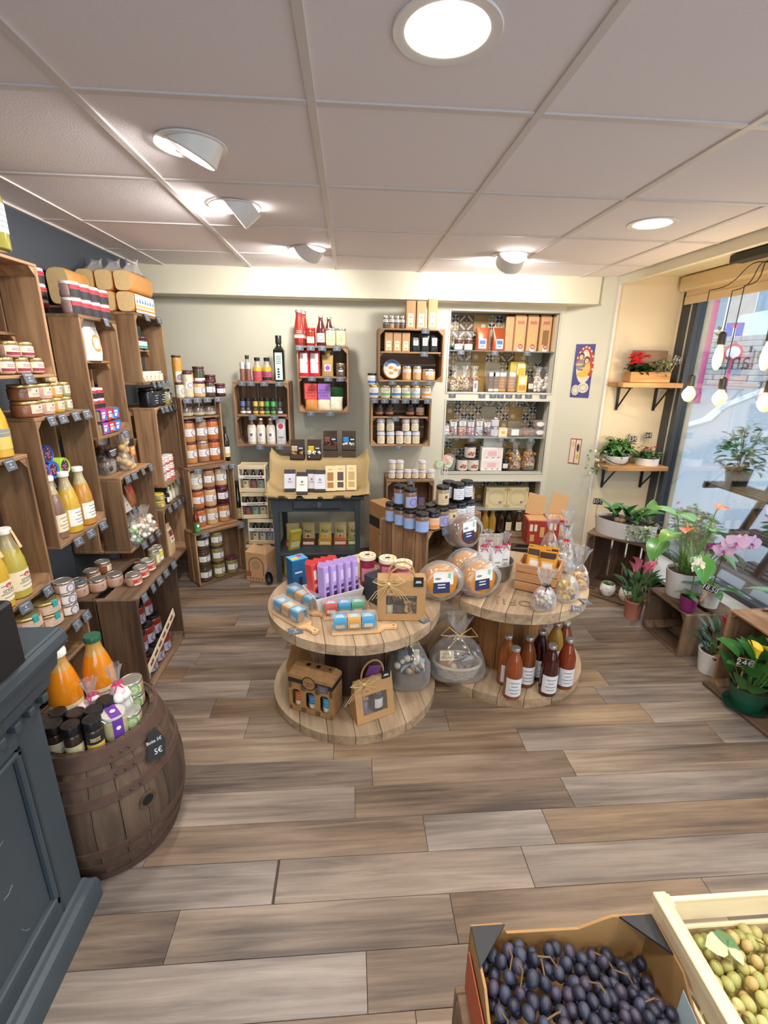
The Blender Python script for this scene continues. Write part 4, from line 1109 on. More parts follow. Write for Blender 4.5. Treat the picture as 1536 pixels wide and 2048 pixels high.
# -- brioche loaves
M_CRUST=plain('brioche crust','#c98f4e',.5,var=.25,scale=25,bump=.2);M_CRUMB=plain('brioche slice','#dcbf8a',.8,var=.12,scale=40,bump=.2)
def loaf(label,loc,L=.30,w=.088,h=.105,lab=False):
 t=thing('brioche_loaf',label,'bread',loc,0,'bagged brioche loaves')
 def mk():
  g=G();n=20;vs=[]
  for j,y in enumerate((-L/2,-L/2+.004,L/2-.004,L/2)):
   q=.95 if j in(0,3)else 1
   for i in range(n):
    a=2*pi*i/n;x=w/2*(abs(cos(a))**.5)*(1 if cos(a)>0 else-1);z=h/2*(abs(sin(a))**.55)*(1 if sin(a)>0 else-1)
    x*=1+.07*(z>h*.15);vs.append((x*q,y,h/2+z*q))
  fs=[(j*n+i,j*n+(i+1)%n,(j+1)*n+(i+1)%n,(j+1)*n+i)for j in range(3)for i in range(n)]
  g.add(vs,fs);g.cur=1;g.add([],[tuple(range(n)),tuple(reversed(range(3*n,4*n)))])if 0 else None
  b=len(g.v)-len(vs);g.f+=[tuple(b+i for i in range(n)),tuple(b+3*n+i for i in reversed(range(n)))];g.mi+=[1,1]
  return g.mesh('bread',[M_CRUST,M_CRUMB],40)
 part(t,'bread',cached(('loaf',L,w,h),mk))
 def mkf():
  g=G();g.lathe([(.066,0),(.069,.02),(.069,.28),(.066,.31),(.05,.33),(.012,.35),(.026,.37),(.034,.40)],14,Matrix.Translation((0,L/2+.004,h/2+.004))@Matrix.Diagonal((.74,1,.88,1))@Matrix.Rotation(pi/2,4,'X'))
  g.v=[(x,y,max(0.0005,z))for x,y,z in g.v]
  return g.mesh('wrapper',M_CLEAR,180)
 if lab:
  g=G();g.add([(w/2*1.09+.001,-L*.45,.0),(w/2*1.09+.001,L*.42,.0),(w/2*1.09+.001,L*.42,h*.9),(w/2*1.09+.001,-L*.45,h*.9)],[(0,1,2,3)])
  for k,m in((.18,1),(.36,2)):
   g.cur=m;g.add([(w/2*1.09+.0014,-L*.45,h*(k-.07)),(w/2*1.09+.0014,L*.42,h*(k-.07)),(w/2*1.09+.0014,L*.42,h*(k+.03)),(w/2*1.09+.0014,-L*.45,h*(k+.03))],[(0,1,2,3)])
  g.cur=3
  for k in range(7):g.add([(w/2*1.09+.0014,-L*.4+k*L*.12,h*.5),(w/2*1.09+.0014,-L*.32+k*L*.12,h*.5),(w/2*1.09+.0014,-L*.36+k*L*.12,h*(.72+.1*(k%2)))],[(0,1,2)])
  part(t,'label',g.mesh('label',[M_WHITE,I_ORG,I_YEL,I_BLUE],0))
 g=G()
 def top():
  g=G();nu=12
  g.grid(lambda u,v:((w*.42*(1-v)**1.5+.008+.022*v*v)*cos(2*pi*u)*(1+.25*v*sin(9*pi*u)),(L*.45*(1-v)**1.5+.008+.022*v*v)*sin(2*pi*u),h*(.98)+.075*v+(.012*sin(13*u)if v>.9 else 0)),nu*2,7,wrap=True)
  return g.mesh('wrapper',M_CLEAR,180)
 if loc[2]>1.85:part(t,'wrapper',cached(('looptop',L,w,h),top))
 return t
for k in(0,1):
 for i in range(3):
  loaf(f'sliced brioche loaf, {("wall side", "middle", "aisle side")[i]} of the {("lower", "upper")[k]} layer above the wall crate',(-1.425+.098*i,3.045,1.8005+.1056*k),lab=(i==2 and k==0))
loaf('single tall brioche loaf nearest the till, behind the black labelled jars',(-1.42,2.725,1.8012),.20,.10,.17)
solo('loaf_board',cached('lb',lambda:G().box((0,0,0),(.13,.26,.012),.002).mesh('loaf_board',M_CRATE,0)),'small plank ledge on the blue wall carrying the single brioche loaf','ledge',(-1.424,2.765,1.794))
# -- jars in the crate under the brioche
for i in range(5):
 jar(f'little cream labelled spread jar, {nth(i, 5)} on the floor of the brioche crate',(-1.215,2.96+.062*i,1.4257),QL,.024,.058,C_CREAM,'white' if i<4 else 'silver',('square',M_CREAM,.1,.7,1.2,I_BURG),'little spread jars under the brioche')
for i in range(3):
 jar(f'dark jar with teal and white label, {nth(i, 3)} on the shelf of the brioche crate',(-1.29,3.02+.085*i,1.6105),QL,.032,.075,C_DARK,'burg',('block',M_WHITE,.1,.62,1.2,I_TEAL),'dark jars on the shelf under the brioche')
t=pouch('pink and black sachet standing in the brioche crate next to the slats',(-1.33,2.94,1.6105),QL,.07,.04,.13,plain('pink sachet','#c04a64',.35),[(.05,.03,.8,P_BLACK,None,None)],seed=8)
# -- crate with big black jars
for i in range(2):
 jar(f'big black preserve jar with white writing, {("left", "right")[i]} of two on the wall crate',(-1.245,3.075+.115*i,1.2706),QL,.054,.115,C_DARK,'black',('lines',P_BLACK,.1,.75,.8,M_TAGW),'big black preserve jars')
jar('wide jar of green olives with round white label next to black jars',(-1.235,3.288,1.2706),QL,.046,.10,C_OLIVE,'black',('badge',M_WHITE,.3,.75,.5))
jar('small orange topped jar at the end of the olive jar row',(-1.235,3.368,1.2706),QL,.03,.07,C_YELL,'black',('block',I_ORG,.1,.6,1.1,M_WHITE))
for k in range(3):
 for i in range(3):
  jar(f'white labelled rillettes pot, {nth(i, 3)} in {("bottom", "middle", "top")[k]} row of the black jar crate',(-1.235,3.09+.073*i,.7857+.0535*k),QL,.0345,.053,C_PATE,'white',('block',M_WHITE,.08,.7,1.3,I_RED if i else I_MAUVE),'white rillettes pots')
bottle('red topped sauce bottle on the half shelf above white pots',(-1.33,3.10,1.0805),QL,'sauce',.022,.12,C_TOM,'red',('block',M_WHITE,.1,.45,1.0,I_RED))
jar('small white and black jar on the half shelf above white pots',(-1.33,3.19,1.0805),QL,.024,.075,C_CREAM,'white',('block',M_WHITE,.1,.7,1.0,M_INK))
# -- yellow lidded jars on the lowest wall crate
for k in(0,1):
 jar(f'flat yellow lidded spread jar, {("lower", "upper")[k]} of the pair on the lowest wall crate',(-1.235,3.0,.6457+.046*k),QL,.039,.045,C_GREENL,'yellow',('badge',plain('yellow paper','#dcc95a',.6),.15,.65,.8),'yellow lidded spread jars')
jar('dark little jar beside the yellow lidded pair, lowest wall crate',(-1.225,3.085,.6457),QL,.03,.065,C_DARK,'black',('lines',M_WHITE,.2,.7,.8,I_GREY))
for i in range(3):
 bottle(f'small pale {("white", "cream", "yellow")[i]} sauce bottle at the far end of lowest wall crate',(-1.23,3.165+.062*i,.6457),QL,'sauce',.022,.095+.01*i,(C_CREAM,C_CREAM,plain('butter yellow','#e0cf86',.4))[i],('white','gold','yellow')[i],('lines',M_WHITE,.1,.45,1.0,I_GREY))
t=pouch('tall beige paper bag with printed card inside the lowest wall crate',(-1.26,3.14,.2665),QL,.12,.07,.22,plain('beige paper','#cdb28a',.8,var=.1),[(.07,.10,.62,M_CREAM,'title',I_BURG)],seed=9,top=.35)
# -- dark floor crate: rillettes on the slats, tomato jars inside
ZT=.5005
for i,(u,v)in enumerate(((200,1150),(229,1150),(258,1147))):
 jar(f'pink rillettes jar with silver lid, {nth(i, 3)} at the near end of the floor crate',(-1.20+.055*(i-1),2.06+.095*(i%3)*.55,ZT),QL-.5,.038,.062,C_PATE,'silver',('square',plain('clear sheer label','#caa58c',.4),.2,.7,.5),'rillettes jars on the dark floor crate')
for i in range(3):
 jar(f'red labelled rillettes jar, {nth(i, 3)} along the front of the floor crate',(-1.06,2.17+.085*i,ZT),QL,.036,.058,C_PATE,'silver',('block',I_RED,.1,.6,1.2,M_CREAM),'red labelled jars on the dark floor crate')
for i in range(3):
 jar(f'dark shadowed rillettes jar, {nth(i, 3)} in the back row of the floor crate',(-1.275,2.1+.11*i,ZT),QL,.037,.062,C_BROWN,'silver',('square',M_CREAM,.2,.7,.6),'back row jars on the dark floor crate')
jar('tall greenish jar at the far end of the dark floor crate',(-1.05,2.405,ZT),QL,.028,.09,C_GREENL,'silver',('lines',M_CREAM,.2,.7,.8,I_GREY))
jar('jar with bright yellow label at the far end of the dark floor crate',(-1.055,2.465,ZT),QL,.027,.085,C_CREAM,'silver',('block',plain('bright yellow paper','#e3cf3e',.5),.1,.7,1.2,M_WHITE))
for k in range(3):
 for i in range(4):
  jar(f'tomato sauce jar with pale blue label, {nth(i, 4)} in {("bottom", "middle", "top")[k]} row of the floor crate',(-1.05-.035*k,2.075+.093*i,.0115+.111*k),QL,.042,.11,C_TOM,'black',('badge',plain('pale lilac paper','#c6c6d8',.5),.08,.55,1.0),'tomato sauce jars in the floor crate')
g=G();g.box((0,0,0),(.40,.003,.055),.0008);g.cur=1
for k in range(6):g.add([(-.17+.06*k,-.0019,-.008),(-.13+.06*k,-.0019,-.008),(-.13+.06*k,-.0019,.01),(-.17+.06*k,-.0019,.01)],[(0,1,2,3)])
t=solo('banner_strip',g.mesh('banner_strip',[M_CREAM,I_BURG],0),'long cream cardboard strip leaning across the tomato sauce jars','banner',(-.995,2.235,.15),0,None,(0,radians(-16),QL))
# -- pate jars on the crate behind the barrel
ZP=.5555
for i,(x,y,n,d)in enumerate(((-1.185,1.60,2,'teal tabbed flat terrine jar'),(-1.185,1.715,2,'teal tabbed flat terrine jar'),(-1.215,1.485,1,'teal tabbed flat terrine jar'),(-1.30,1.55,1,'teal tabbed flat terrine jar'))):
 for k in range(n):
  t=jar(f'{d} with pink paste, {("front stack", "far stack", "single nearest till", "single behind")[i]} {("bottom", "top")[k] if n > 1 else ""} beside the till'.replace('  ',' '),(x,y,ZP+.0525*k),QL-.25,.051,.052,C_PATE,'gold',('lines',plain('pinkish cream label','#ddc6b2',.6),.12,.66,.9,I_GREY),'teal tabbed terrine jars',lidr=.99)
  g=G();g.box((0,-.0515,.040),(.022,.003,.02),.001);g.box((0,-.046,.0525),(.022,.014,.002),.0006);part(t,'paper_tab',cached('tealtab',lambda:g.mesh('paper_tab',I_TEAL,0)))
for k in range(3):
 jar(f'small jar with ringed white label, {("bottom", "middle", "top")[k]} of three stacked by the dark crate',(-1.155,1.80,ZP+.0485*k),QL-.3,.036,.048,C_PATE,'silver',('badge',M_WHITE,.1,.75,1.1),'stack of ringed label jars')
jar('dark jar with ringed white label standing against the crate by the wall',(-1.28,1.79,ZP),QL-.2,.036,.058,C_DARK,'silver',('badge',M_WHITE,.1,.75,1.0))
for i,(x,y,z)in enumerate(((-1.19,1.63,.4205),(-1.19,1.72,.4205),(-1.2,1.64,.2005),(-1.19,1.74,.2005),(-1.19,1.54,.2005))):
 jar(f'green labelled terrine jar, {("left on upper", "right on upper", "middle on lower", "right on lower", "left on lower")[i]} shelf behind the barrel',(x,y,z),QL,.037,.058,C_GREENL,'black',('badge',plain('pale green paper','#c3cfa4',.6),.12,.7,1.1,I_GRN),'green labelled terrine jars behind the barrel')
# ================================================================== the corner tower
QT=CANG
LBG=('badge_r',M_WHITE,.28,.62,1.15)
def tower(kk,z,h,r,spec,where,grp):
 for(s_,k,c,d,lid)in spec:
  jar(f'{d}, {where[k]}',tw(kk,s_,r+.012,z+.0006+(h+.0006)*k),QT+rnd.uniform(-.12,.12),r,h,c,lid,LBG,grp,neck=.9,lidr=1.0)
F3=('bottom layer','second layer','top layer')
W1=tuple(f'{q} in the lowest tower crate' for q in F3)
tower(0,.0155,.122,.045,[(.31,0,C_DGREEN,'dark green paste jar','burg'),(.205,0,C_GREEN,'olive green paste jar','burg'),(.10,0,C_GREEN,'lone khaki paste jar at the right','burg'),(.31,1,C_DGREEN,'dark green paste jar','burg'),(.205,1,C_GREEN,'olive green paste jar','burg'),(.31,2,C_DGREEN,'dark green paste jar','burg'),(.205,2,C_GREEN,'olive green paste jar','burg')],W1,'green paste jars in the lowest tower crate')
W2=tuple(f'{q} in the middle tower crate' for q in F3)
tower(1,.4175,.137,.043,[(.265,0,C_CARROT,'carrot salad jar','burg'),(.173,0,C_CHICK,'chickpea jar','burg'),(.08,0,C_BEAN,'orange bean jar','burg'),(.265,1,C_CARROT,'carrot salad jar','burg'),(.173,1,C_CHICK,'chickpea jar','burg'),(.08,1,C_BEET,'dark beetroot jar','burg'),(.265,2,C_CREAM,'creamy bean jar','burg'),(.173,2,C_STEW,'brown stew jar','burg'),(.08,2,C_CHICK,'chickpea jar','burg')],W2,'jars in the middle tower crate')
W3=('lower row of the upper tower crate','upper row of the upper tower crate')
tower(2,.8655,.147,.0415,[(.227,0,C_BEAN,'orange bean stew jar','burg'),(.139,0,C_STEW,'tall brown stew jar','silver'),(.055,0,C_CARROT,'tall carrot stew jar','burg'),(.227,1,C_BEAN,'orange bean stew jar','burg'),(.139,1,C_STEW,'tall brown stew jar','silver'),(.055,1,C_CARROT,'tall carrot stew jar','burg')],W3,'stew jars in the upper tower crate')
for i,s_ in enumerate((.222,.14,.062)):
 p=Vector(tw(2,s_,.062))
 t=thing('dessert_pot',f'round glass pot half full of cream, {nth(i, 3)} on the tower shelf','pot',(p.x,p.y,1.1857),QT,'round glass pots on the tower shelf')
 g=G();g.lathe([(.028,0),(.042,.008),(.047,.022),(.0475,.026)],18);part(t,'cream',cached('dpc',lambda:g.mesh('cream',glassy('pale cream','#c9c1a2',.15))))
 g=G();g.lathe([(.0475,.026),(.046,.04),(.04,.055),(.042,.058),(.044,.066),(.0,.067)],18,close=False);part(t,'glass',cached('dpg',lambda:g.mesh('glass',plain('smoky pot glass','#6d625c',.1,coat=.8))))
ZW=1.3128
def tj(label,s_,t_,r,h,c,lab=LBG,lid='burg'):
 jar(label,tw(2,s_,t_,ZW),QT+rnd.uniform(-.1,.1),r,h,c,lid,lab,'jars standing on the corner tower',neck=.9,lidr=1.0)
LT=('badge',M_WHITE,.35,.62,.9)
tj('tall jar of white asparagus on the near front corner of the tower',.205,.036,.032,.165,C_CREAM,LT)
tj('squat jar of pale beans beside the asparagus on the tower front',.128,.04,.040,.105,C_CHICK)
tj('green bean jar between squat beans and dark beetroot on the tower',.051,.037,.035,.11,C_DGREEN)
tj('dark beetroot jar at the right end of the tower top',-.024,.037,.036,.088,C_BEET)
tj('small pale jar at the near end of the tower top',.265,.03,.027,.10,C_CREAM)
tj('pale bean jar standing behind the white asparagus on the tower',.165,.112,.036,.175,C_CHICK)
tj('tall green bean jar in the back row on top of the tower',.085,.115,.039,.20,C_DGREEN)
tj('dark cabbage jar in the back row by the cream wall',.005,.112,.038,.145,C_BEET)
tj('very tall asparagus jar at the back near end of the tower top',.235,.105,.030,.27,C_YELL,LT)
p=Vector(tw(2,-.045,.06));bottle('slim black wine bottle with white and yellow label beside the upper tower crate',(p.x,p.y,.8476),QT,'wine',.025,.25,plain('black bottle glass','#14140f',.08,coat=.8),plain('black foil','#161616',.4),('block',M_WHITE,.12,.42,.9,I_YEL))
p=Vector(tw(1,-.043,.05));bottle('dark green wine bottle with beige label beside the middle tower crate',(p.x,p.y,.4006),QT,'burgundy',.037,.30,plain('dark green glass','#16180f',.08,coat=.8),plain('black foil','#161616',.4),('lines',plain('beige label','#9a8c62',.6),.05,.33,1.2,M_CREAM))
p=Vector(tw(1,.325,-.02));bottle('red hot sauce bottle with green cap and label beside the carrot jars',(p.x,p.y,.4006),QT,'sauce',.022,.19,plain('red sauce','#7a2616',.15,coat=.7),'green',('square',plain('green paper','#2f8a4a',.5),.02,.42,1.3,M_WHITE))
# ================================================================== goods on the back wall
def bx(u,y=3.66):return at(u,760,'y',y).x
# -- crate with syrups and spices
ZA,ZA1,ZA2=.9525,1.1735,1.4156
for i,u in enumerate((486,498)):
 t=thing('pepper_grinder',f'clear pepper grinder, {("left", "right")[i]} of two on the spice crate top','grinder',(bx(u),3.66,ZA2),0,'clear pepper grinders')
 g=G();g.lathe([(.019,0),(.021,.01),(.017,.045),(.02,.075),(.018,.085)],14);part(t,'body',cached('pgb',lambda:g.mesh('body',glassy('mixed pepper','#8a5a4c',.7,120))))
 g=G();g.lathe([(.018,.085),(.016,.1),(.019,.115),(.015,.13),(0,.134)],14,close=False);part(t,'cap',cached('pgc',lambda:g.mesh('cap',plain('frosted clear cap','#c9c9c6',.15,coat=.6))))
bottle('tall clear grinder bottle with black cap behind the pepper grinders',(bx(497,3.74),3.735,ZA2),0,'cordial',.025,.18,glassy('pink salt','#c9a49a',.4),'black',fill=.5)
for i,u in enumerate((516,535)):
 bottle(f'yellow oil cordial with pink label, {("left", "right")[i]} of two on the spice crate',(bx(u),3.665,ZA2),0,'cordial',.036,.165,glassy('yellow cordial','#c9a02a',.1,20,.1),'black',('block',plain('pink label','#b0526c',.5),.02,.42,1.3,P_BLACK if i else I_RED),'yellow cordial bottles',fill=.62)
t=thing('olive_oil_bottle','tall square black olive oil bottle with pale green label','bottle',(bx(560),3.67,ZA2),0)
g=G();g.box((0,0,.115),(.075,.075,.23),.012);part(t,'bottle_body',g.mesh('bottle_body',plain('black oil glass','#181b16',.08,coat=.8),30))
g=G();g.lathe([(.036,.225),(.02,.245),(.017,.265)],16);part(t,'neck',g.mesh('neck',plain('black oil glass','',.1)))
g=G();g.lathe([(.022,.262),(.022,.315),(.02,.318)],16);part(t,'cap',g.mesh('cap',LIDS['black']))
g=G();g.add([(-.026,-.0381,.01),(.026,-.0381,.01),(.026,-.0381,.2),(-.026,-.0381,.2)],[(0,1,2,3)]);g.cur=1
for k in range(5):g.add([(-.018,-.0386,.125+k*.012),(.018,-.0386,.125+k*.012),(.018,-.0386,.129+k*.012),(-.018,-.0386,.129+k*.012)],[(0,1,2,3)])
for k in range(4):
 for x in(-.014,.006):petal(g,(x,.025+.018*k),.6 if x<0 else 2.4,.02,.005,1,-.0387)
part(t,'label',g.mesh('label',[plain('mint paper','#c4d8cf',.6),plain('dark leaf ink','#3e5a4c',.6)],0))
SP=[('blue and cream','#5a6fb0',M_CREAM),('black speckled','#3a3430',M_TAGW),('yellow','#c9b04a',I_YEL),('amber','#c9a040',I_YEL),('green','#3f9a44',I_GRN),('bright green','#4cae4e',I_GRN),('dark green speckled','#3c4a34',M_TAGW)]
for i,(x,(d,c,m))in enumerate(zip((215,270,345,410,465,530,600),SP)):
 jar(f'{d} spice shaker, {nth(i, 7)} on the shelf of the syrup crate',(bx(440+x/5.12),3.665,ZA1+.0004),0,.0195,.118,plain('spice '+c,c,.4,coat=.5,var=.5,scale=90),'black',('block',P_BLACK,.05,.5,1.3,m),'spice shakers on the syrup crate shelf',lidh=.022,neck=.95)
for i,u in enumerate((497,516,536)):
 bottle(f'white baking mix bottle, {nth(i, 3)} of three in the syrup crate',(bx(u),3.66,ZA),0,'milk',.034,.195,plain('baking mix white','#e6e0d2',.5,var=.05),'silver',('square',plain('mix label','#efe9dc',.6),.1,.5,.8),'white baking mix bottles',fill=.74,glass=glassy('chocolate chips','#7a5240',.5))
t=pouch('white and red printed flour pouch leaning in the syrup crate',(bx(557),3.665,ZA),0,.075,.05,.19,plain('pale grey bag','#d9dade',.5),[(.05,.05,.70,M_WHITE,'disc',I_RED),(.05,.03,.25,M_WHITE,'title',I_GREY)],tilt=0)
# -- crate with pasta and coffee
ZB,ZB1,ZB2=1.2075,1.4545,1.6666
for i,(u,y)in enumerate(((602,3.655),(610,3.745))):
 bottle(f'tall tomato passata bottle, {("front", "rear")[i]} one on the pasta crate',(bx(u,y),y,ZB2),0,'passata',.037,.24,C_TOM,'silver',('block',plain('passata label','#9a3a34',.5),.2,.48,1.2,M_CREAM),'passata bottles on the pasta crate')
jar('jar of red sauce with cream label between passata and ketchup',(bx(624),3.655,ZB2),0,.036,.122,C_TOM,'red',('lines',M_CREAM,.15,.5,.8,I_RED))
for i,(u,y)in enumerate(((644,3.655),(660,3.75))):
 bottle(('ketchup bottle with round white label on the pasta crate','ketchup bottle standing behind the pale dip jars')[i],(bx(u,y),y,ZB2),0,'ketchup',.034,.205,plain('ketchup','#5e1d1a',.15,coat=.7),'silver',('badge',M_WHITE,.12,.42,.9),'ketchup bottles on the pasta crate')
for i,u in enumerate((663,683)):
 jar(f'pale green labelled dip jar, {("left", "right")[i]} of two on the pasta crate',(bx(u),3.655,ZB2),0,.037,.122,C_CREAM,'silver',('lines',plain('pale yellow green paper','#d9dcae',.6),.15,.7,1.1,I_GRN),'pale dip jars')
M_REDBAG=plain('red coffee foil','#c5242f',.35)
for i,u in enumerate((609,630)):
 pouch(f'red coffee bag with silver label, {("left", "right")[i]} on the pasta crate shelf',(bx(u),3.66,ZB1+.0004),0,.085,.055,.185,M_REDBAG,[(.055,.14,.5,plain('silver paper','#d3cdc8',.4),'band',M_WHITE)],'red coffee bags','coffee_bag',seed=2)
t=pouch('kraft cloth sack tied with twine and round white label',(bx(656),3.66,ZB1+.0004),0,.085,.06,.15,plain('jute cloth','#b3945f',.9,var=.2,scale=200),[(.045,.045,.4,M_WHITE,'disc',I_PUR)],None,'sack')
g=G();g.lathe([(.014,0),(.012,.006),(.03,.035),(.026,.034)],12,Matrix.Translation((0,0,.145))@Matrix.Diagonal((1,.6,1,1)),close=False);part(t,'gathered_top',g.mesh('gathered_top',plain('jute cloth','',.9)))
knot(t,.15,.014,plain('twine','#c9a96a',.8),'twine')
jar('brown tapenade jar at the right of the pasta crate shelf',(bx(682),3.66,ZB1+.0004),0,.037,.095,glassy('tapenade','#6e5a44',.25),'gold',('block',P_BLACK,.35,.75,.5,M_TAGW))
for i,(u,c,nm,cc)in enumerate(((622,'#e0524a','coral red','#c9853c'),(647,'#9b6cc0','violet','#e3d3b0'),(672,'#2f6b3c','dark green','#efe2c4'))):
 t=thing('pasta_bag',f'clear pasta bag with {nm} card header in the pasta crate','bag',(bx(u),3.665,ZB+.0004),0,'pasta bags with card headers')
 cm_=plain(nm+' card',c,.6)
 part(t,'pasta',pouch_mesh(.098,.06,.10,plain('pasta '+nm,cc,.6,var=.35,scale=55,bump=.8),'pasta',seed=i))
 g=G();g.box((0,0,0),(.10,.004,.115),.0008);tilt=.0 if i<2 else .45
 h=part(t,'card_header',g.mesh('card_header',cm_,0),(0,-.012+.03*(i==2),.138-.022*(i==2)),(tilt,0,0))
 if i<2:
  g=G()
  for k,w in enumerate(("PROSETTO","D'ITALIE")):
   v,f=text_geo(w,.016);g.add([(x,-.0024,y-.012-.02*k)for x,y,z in v],f)
  v,f=text_geo("'NUCES",.016);g.add([(x-.008,-.0024,y+.008)for x,y,z in v],f)
  part(h,'lettering',g.mesh('lettering',M_INK,0))
# -- wide crate: teas, cheese
ZC,ZC1,ZC2=1.4365,1.6375,1.7956
for i,x in enumerate((248,290,328,365)):
 jar(f'tiny spice jar with silver cap, {nth(i, 4)} on the tea crate',(bx(700+x/3.572),3.665,ZC2),0,.019,.088,plain('spice %d'%i,('#4a4a3c','#b89a6a','#8a6a4a','#7a5a4a')[i],.5,coat=.5,var=.4),'silver',('block',M_WHITE,.35,.7,1.2,M_GREYP),'tiny spice jars on the tea crate',lidh=.02)
M_KBAG=plain('pinkish kraft paper','#c9a074',.75,var=.06)
def tea(label,u,z,w,d,h,grp,c=None,y=3.665,ink=None):
 return pbox(label,(bx(u,y),y,z),rnd.uniform(-.05,.05),(w,d,h),c or M_KBAG,'tea_packet','packet',(('f',.2,.08,.8,.55,M_CREAM if not c else M_WHITE),('f',.3,.40,.7,.43,I_GREY),('f',.35,.15,.65,.2,ink or I_GRN)),grp)
for i,(u,h)in enumerate(((817,.188),(837,.188),(859,.205))):
 tea(f'tall kraft tea packet, {nth(i, 3)} standing on top of the tea crate',u,ZC2,.066,.05,h,'tall kraft tea packets')
for i,x in enumerate((270,330,390)):
 tea(f'small kraft tea packet, {nth(i, 3)} on the tea crate shelf',700+x/3.572,ZC1+.0004,.058,.045,.132,'small kraft tea packets')
M_BLK=plain('black foil bag','#1b1a1d',.3)
for i,x in enumerate((460,525,590)):
 pouch(f'black foil tea bag with small white label, {nth(i, 3)} on the tea crate shelf',(bx(700+x/3.572),3.665,ZC1+.0004),0,.072,.045,.13,M_BLK,[(.036,.055,.55,M_WHITE,'lines',I_RED)],'black foil tea bags','tea_bag',seed=i)
t=thing('cheese_box','round wooden camembert box with blue picture lid propped in the tea crate','box',(bx(784),3.70,ZC+.0745),0,None,(radians(78),0,.2))
g=G();g.lathe([(.07,-.015),(.071,-.013),(.071,.015),(.069,.017)],32);part(t,'box',g.mesh('box',plain('poplar box','#d9a868',.6)))
g=G();g.lathe([(0,.0175),(.064,.0175)],32,close=False);g.cur=1;g.lathe([(.043,.0178),(.066,.0178)],24,close=False,a0=.4,a1=2.8);g.cur=2
for a,q in((.0,.025),(2.2,.022),(4.2,.026)):g.add([(q*cos(a)+.02*cos(b*pi/4),q*sin(a)-.008+.012*sin(b*pi/4),.018)for b in range(8)],[tuple(range(8))])
part(t,'lid_print',g.mesh('lid_print',[plain('cheese lid pale','#d9d3c6',.5),I_BLUE,I_ORG],0))
for i,x in enumerate((405,478)):
 jar(f'pale apricot terrine jar, {("left", "right")[i]} of two in the tea crate',(bx(700+x/3.572),3.665,ZC),0,.033,.10,glassy('apricot terrine','#d9ab72',.15),'silver',('lines',M_WHITE,.55,.75,1.0,I_GREY),'apricot terrine jars')
jar('wide low glass jar of apricot terrine at the crate end',(bx(857),3.665,ZC),0,.05,.082,glassy('apricot terrine','',.1),'silver',('square',M_WHITE,.45,.75,.6))
# -- gingham jam crate
ZD,ZD1,ZD2=.9545,1.1685,1.3026
cols=(('blue',I_BLUE),('green',I_GRN),('blue',I_BLUE),('green',I_GRN),('pale blue',plain('pale blue print','#8fb4cc',.6)),('orange',I_ORG))
for i,(x,(d,m))in enumerate(zip((170,255,332,403,470,545),cols)):
 jar(f'pale rillettes jar with {d} label, {nth(i, 6)} on top of the jam crate',(bx(700+x/3.572),3.655,ZD2),0,.036,.094,C_CREAM,'gold',('block',plain('label '+d,'#e3ded0',.6),.2,.8,1.25,m),'rillettes jars on the jam crate',neck=.92)
jar('single dark lidded rillettes jar stacked above the others by the wall crate',(bx(744),3.655,ZD2+.0946),0,.035,.085,C_CREAM,'black',('block',M_WHITE,.15,.75,1.25,I_BLUE))
for i,x in enumerate((212,285,435,508)):
 jar(f'dark chutney jar with copper band, {nth(i, 4)} on the jam crate shelf',(bx(700+x/3.572),3.665,ZD1+.0004),0,.033,.09,C_DARK,'black',('block',(P_BLACK if i<3 else plain('greige paper','#b0a090',.6)),.15,.75,1.25,plain('copper print','#a8643c',.4)),'dark chutney jars')
def gingham(c,name):
 key='ging'+name
 if key in _cache:return _cache[key]
 m,nt,bs,N,L=_nodes('gingham '+name)
 tc=N.new('ShaderNodeTexCoord');ck=N.new('ShaderNodeTexChecker');ck.inputs['Scale'].default_value=190
 ck.inputs[1].default_value=lin('#f3f0ec');ck.inputs[2].default_value=lin(c)
 L.new(tc.outputs['Object'],ck.inputs['Vector']);L.new(ck.outputs[0],bs.inputs['Base Color']);bs.inputs['Roughness'].default_value=.8
 _cache[key]=m;return m
GB,GP=gingham('#9fb0cc','blue'),gingham('#c0a8c4','lilac')
def jam(label,loc,r,h,c,cloth,grp):
 t=thing('jam_jar',label,'jar',loc,rnd.uniform(-.15,.15),grp)
 def mk():
  g=G();g.lathe([(r*.8,0),(r*.98,.004),(r,.01),(r,h*.66),(r*.85,h*.76)],16);return g.mesh('glass_body',c)
 part(t,'glass_body',cached(('jam',r,h,c.name),mk))
 def mkc():
  g=G();n=24
  g.grid(lambda u,v:((r*(1.0+.10*(1-v)*(v<.5)+.03*sin(11*2*pi*u)*(1-v))if v<.8 else r*(1-(v-.8)*5))*cos(2*pi*u),(r*(1.0+.10*(1-v)*(v<.5)+.03*sin(11*2*pi*u)*(1-v))if v<.8 else r*(1-(v-.8)*5))*sin(2*pi*u),h*.72+h*.28*min(1,v*1.25)+(.001 if v>.95 else 0)),n,8,wrap=True)
  return g.mesh('cloth_lid',cloth,60)
 part(t,'cloth_lid',cached(('jamc',r,h,cloth.name),mkc))
 part(t,'label',label_mesh('jam',r,h*.08,h*.62,1.2,M_CREAM,'lines',I_GREY))
C_JAM=glassy('pale jam','#c9b8a0',.1)
for i,x in enumerate((227,297,365,423,485)):
 jam(f'jam jar with {"lilac" if i == 2 else "blue"} checked cloth lid, {nth(i, 5)} in the bottom row of the jam crate',(bx(700+x/3.572),3.665,ZD),.0295,.098,C_JAM,GP if i==2 else GB,'checked cloth jam jars in the wall crate')
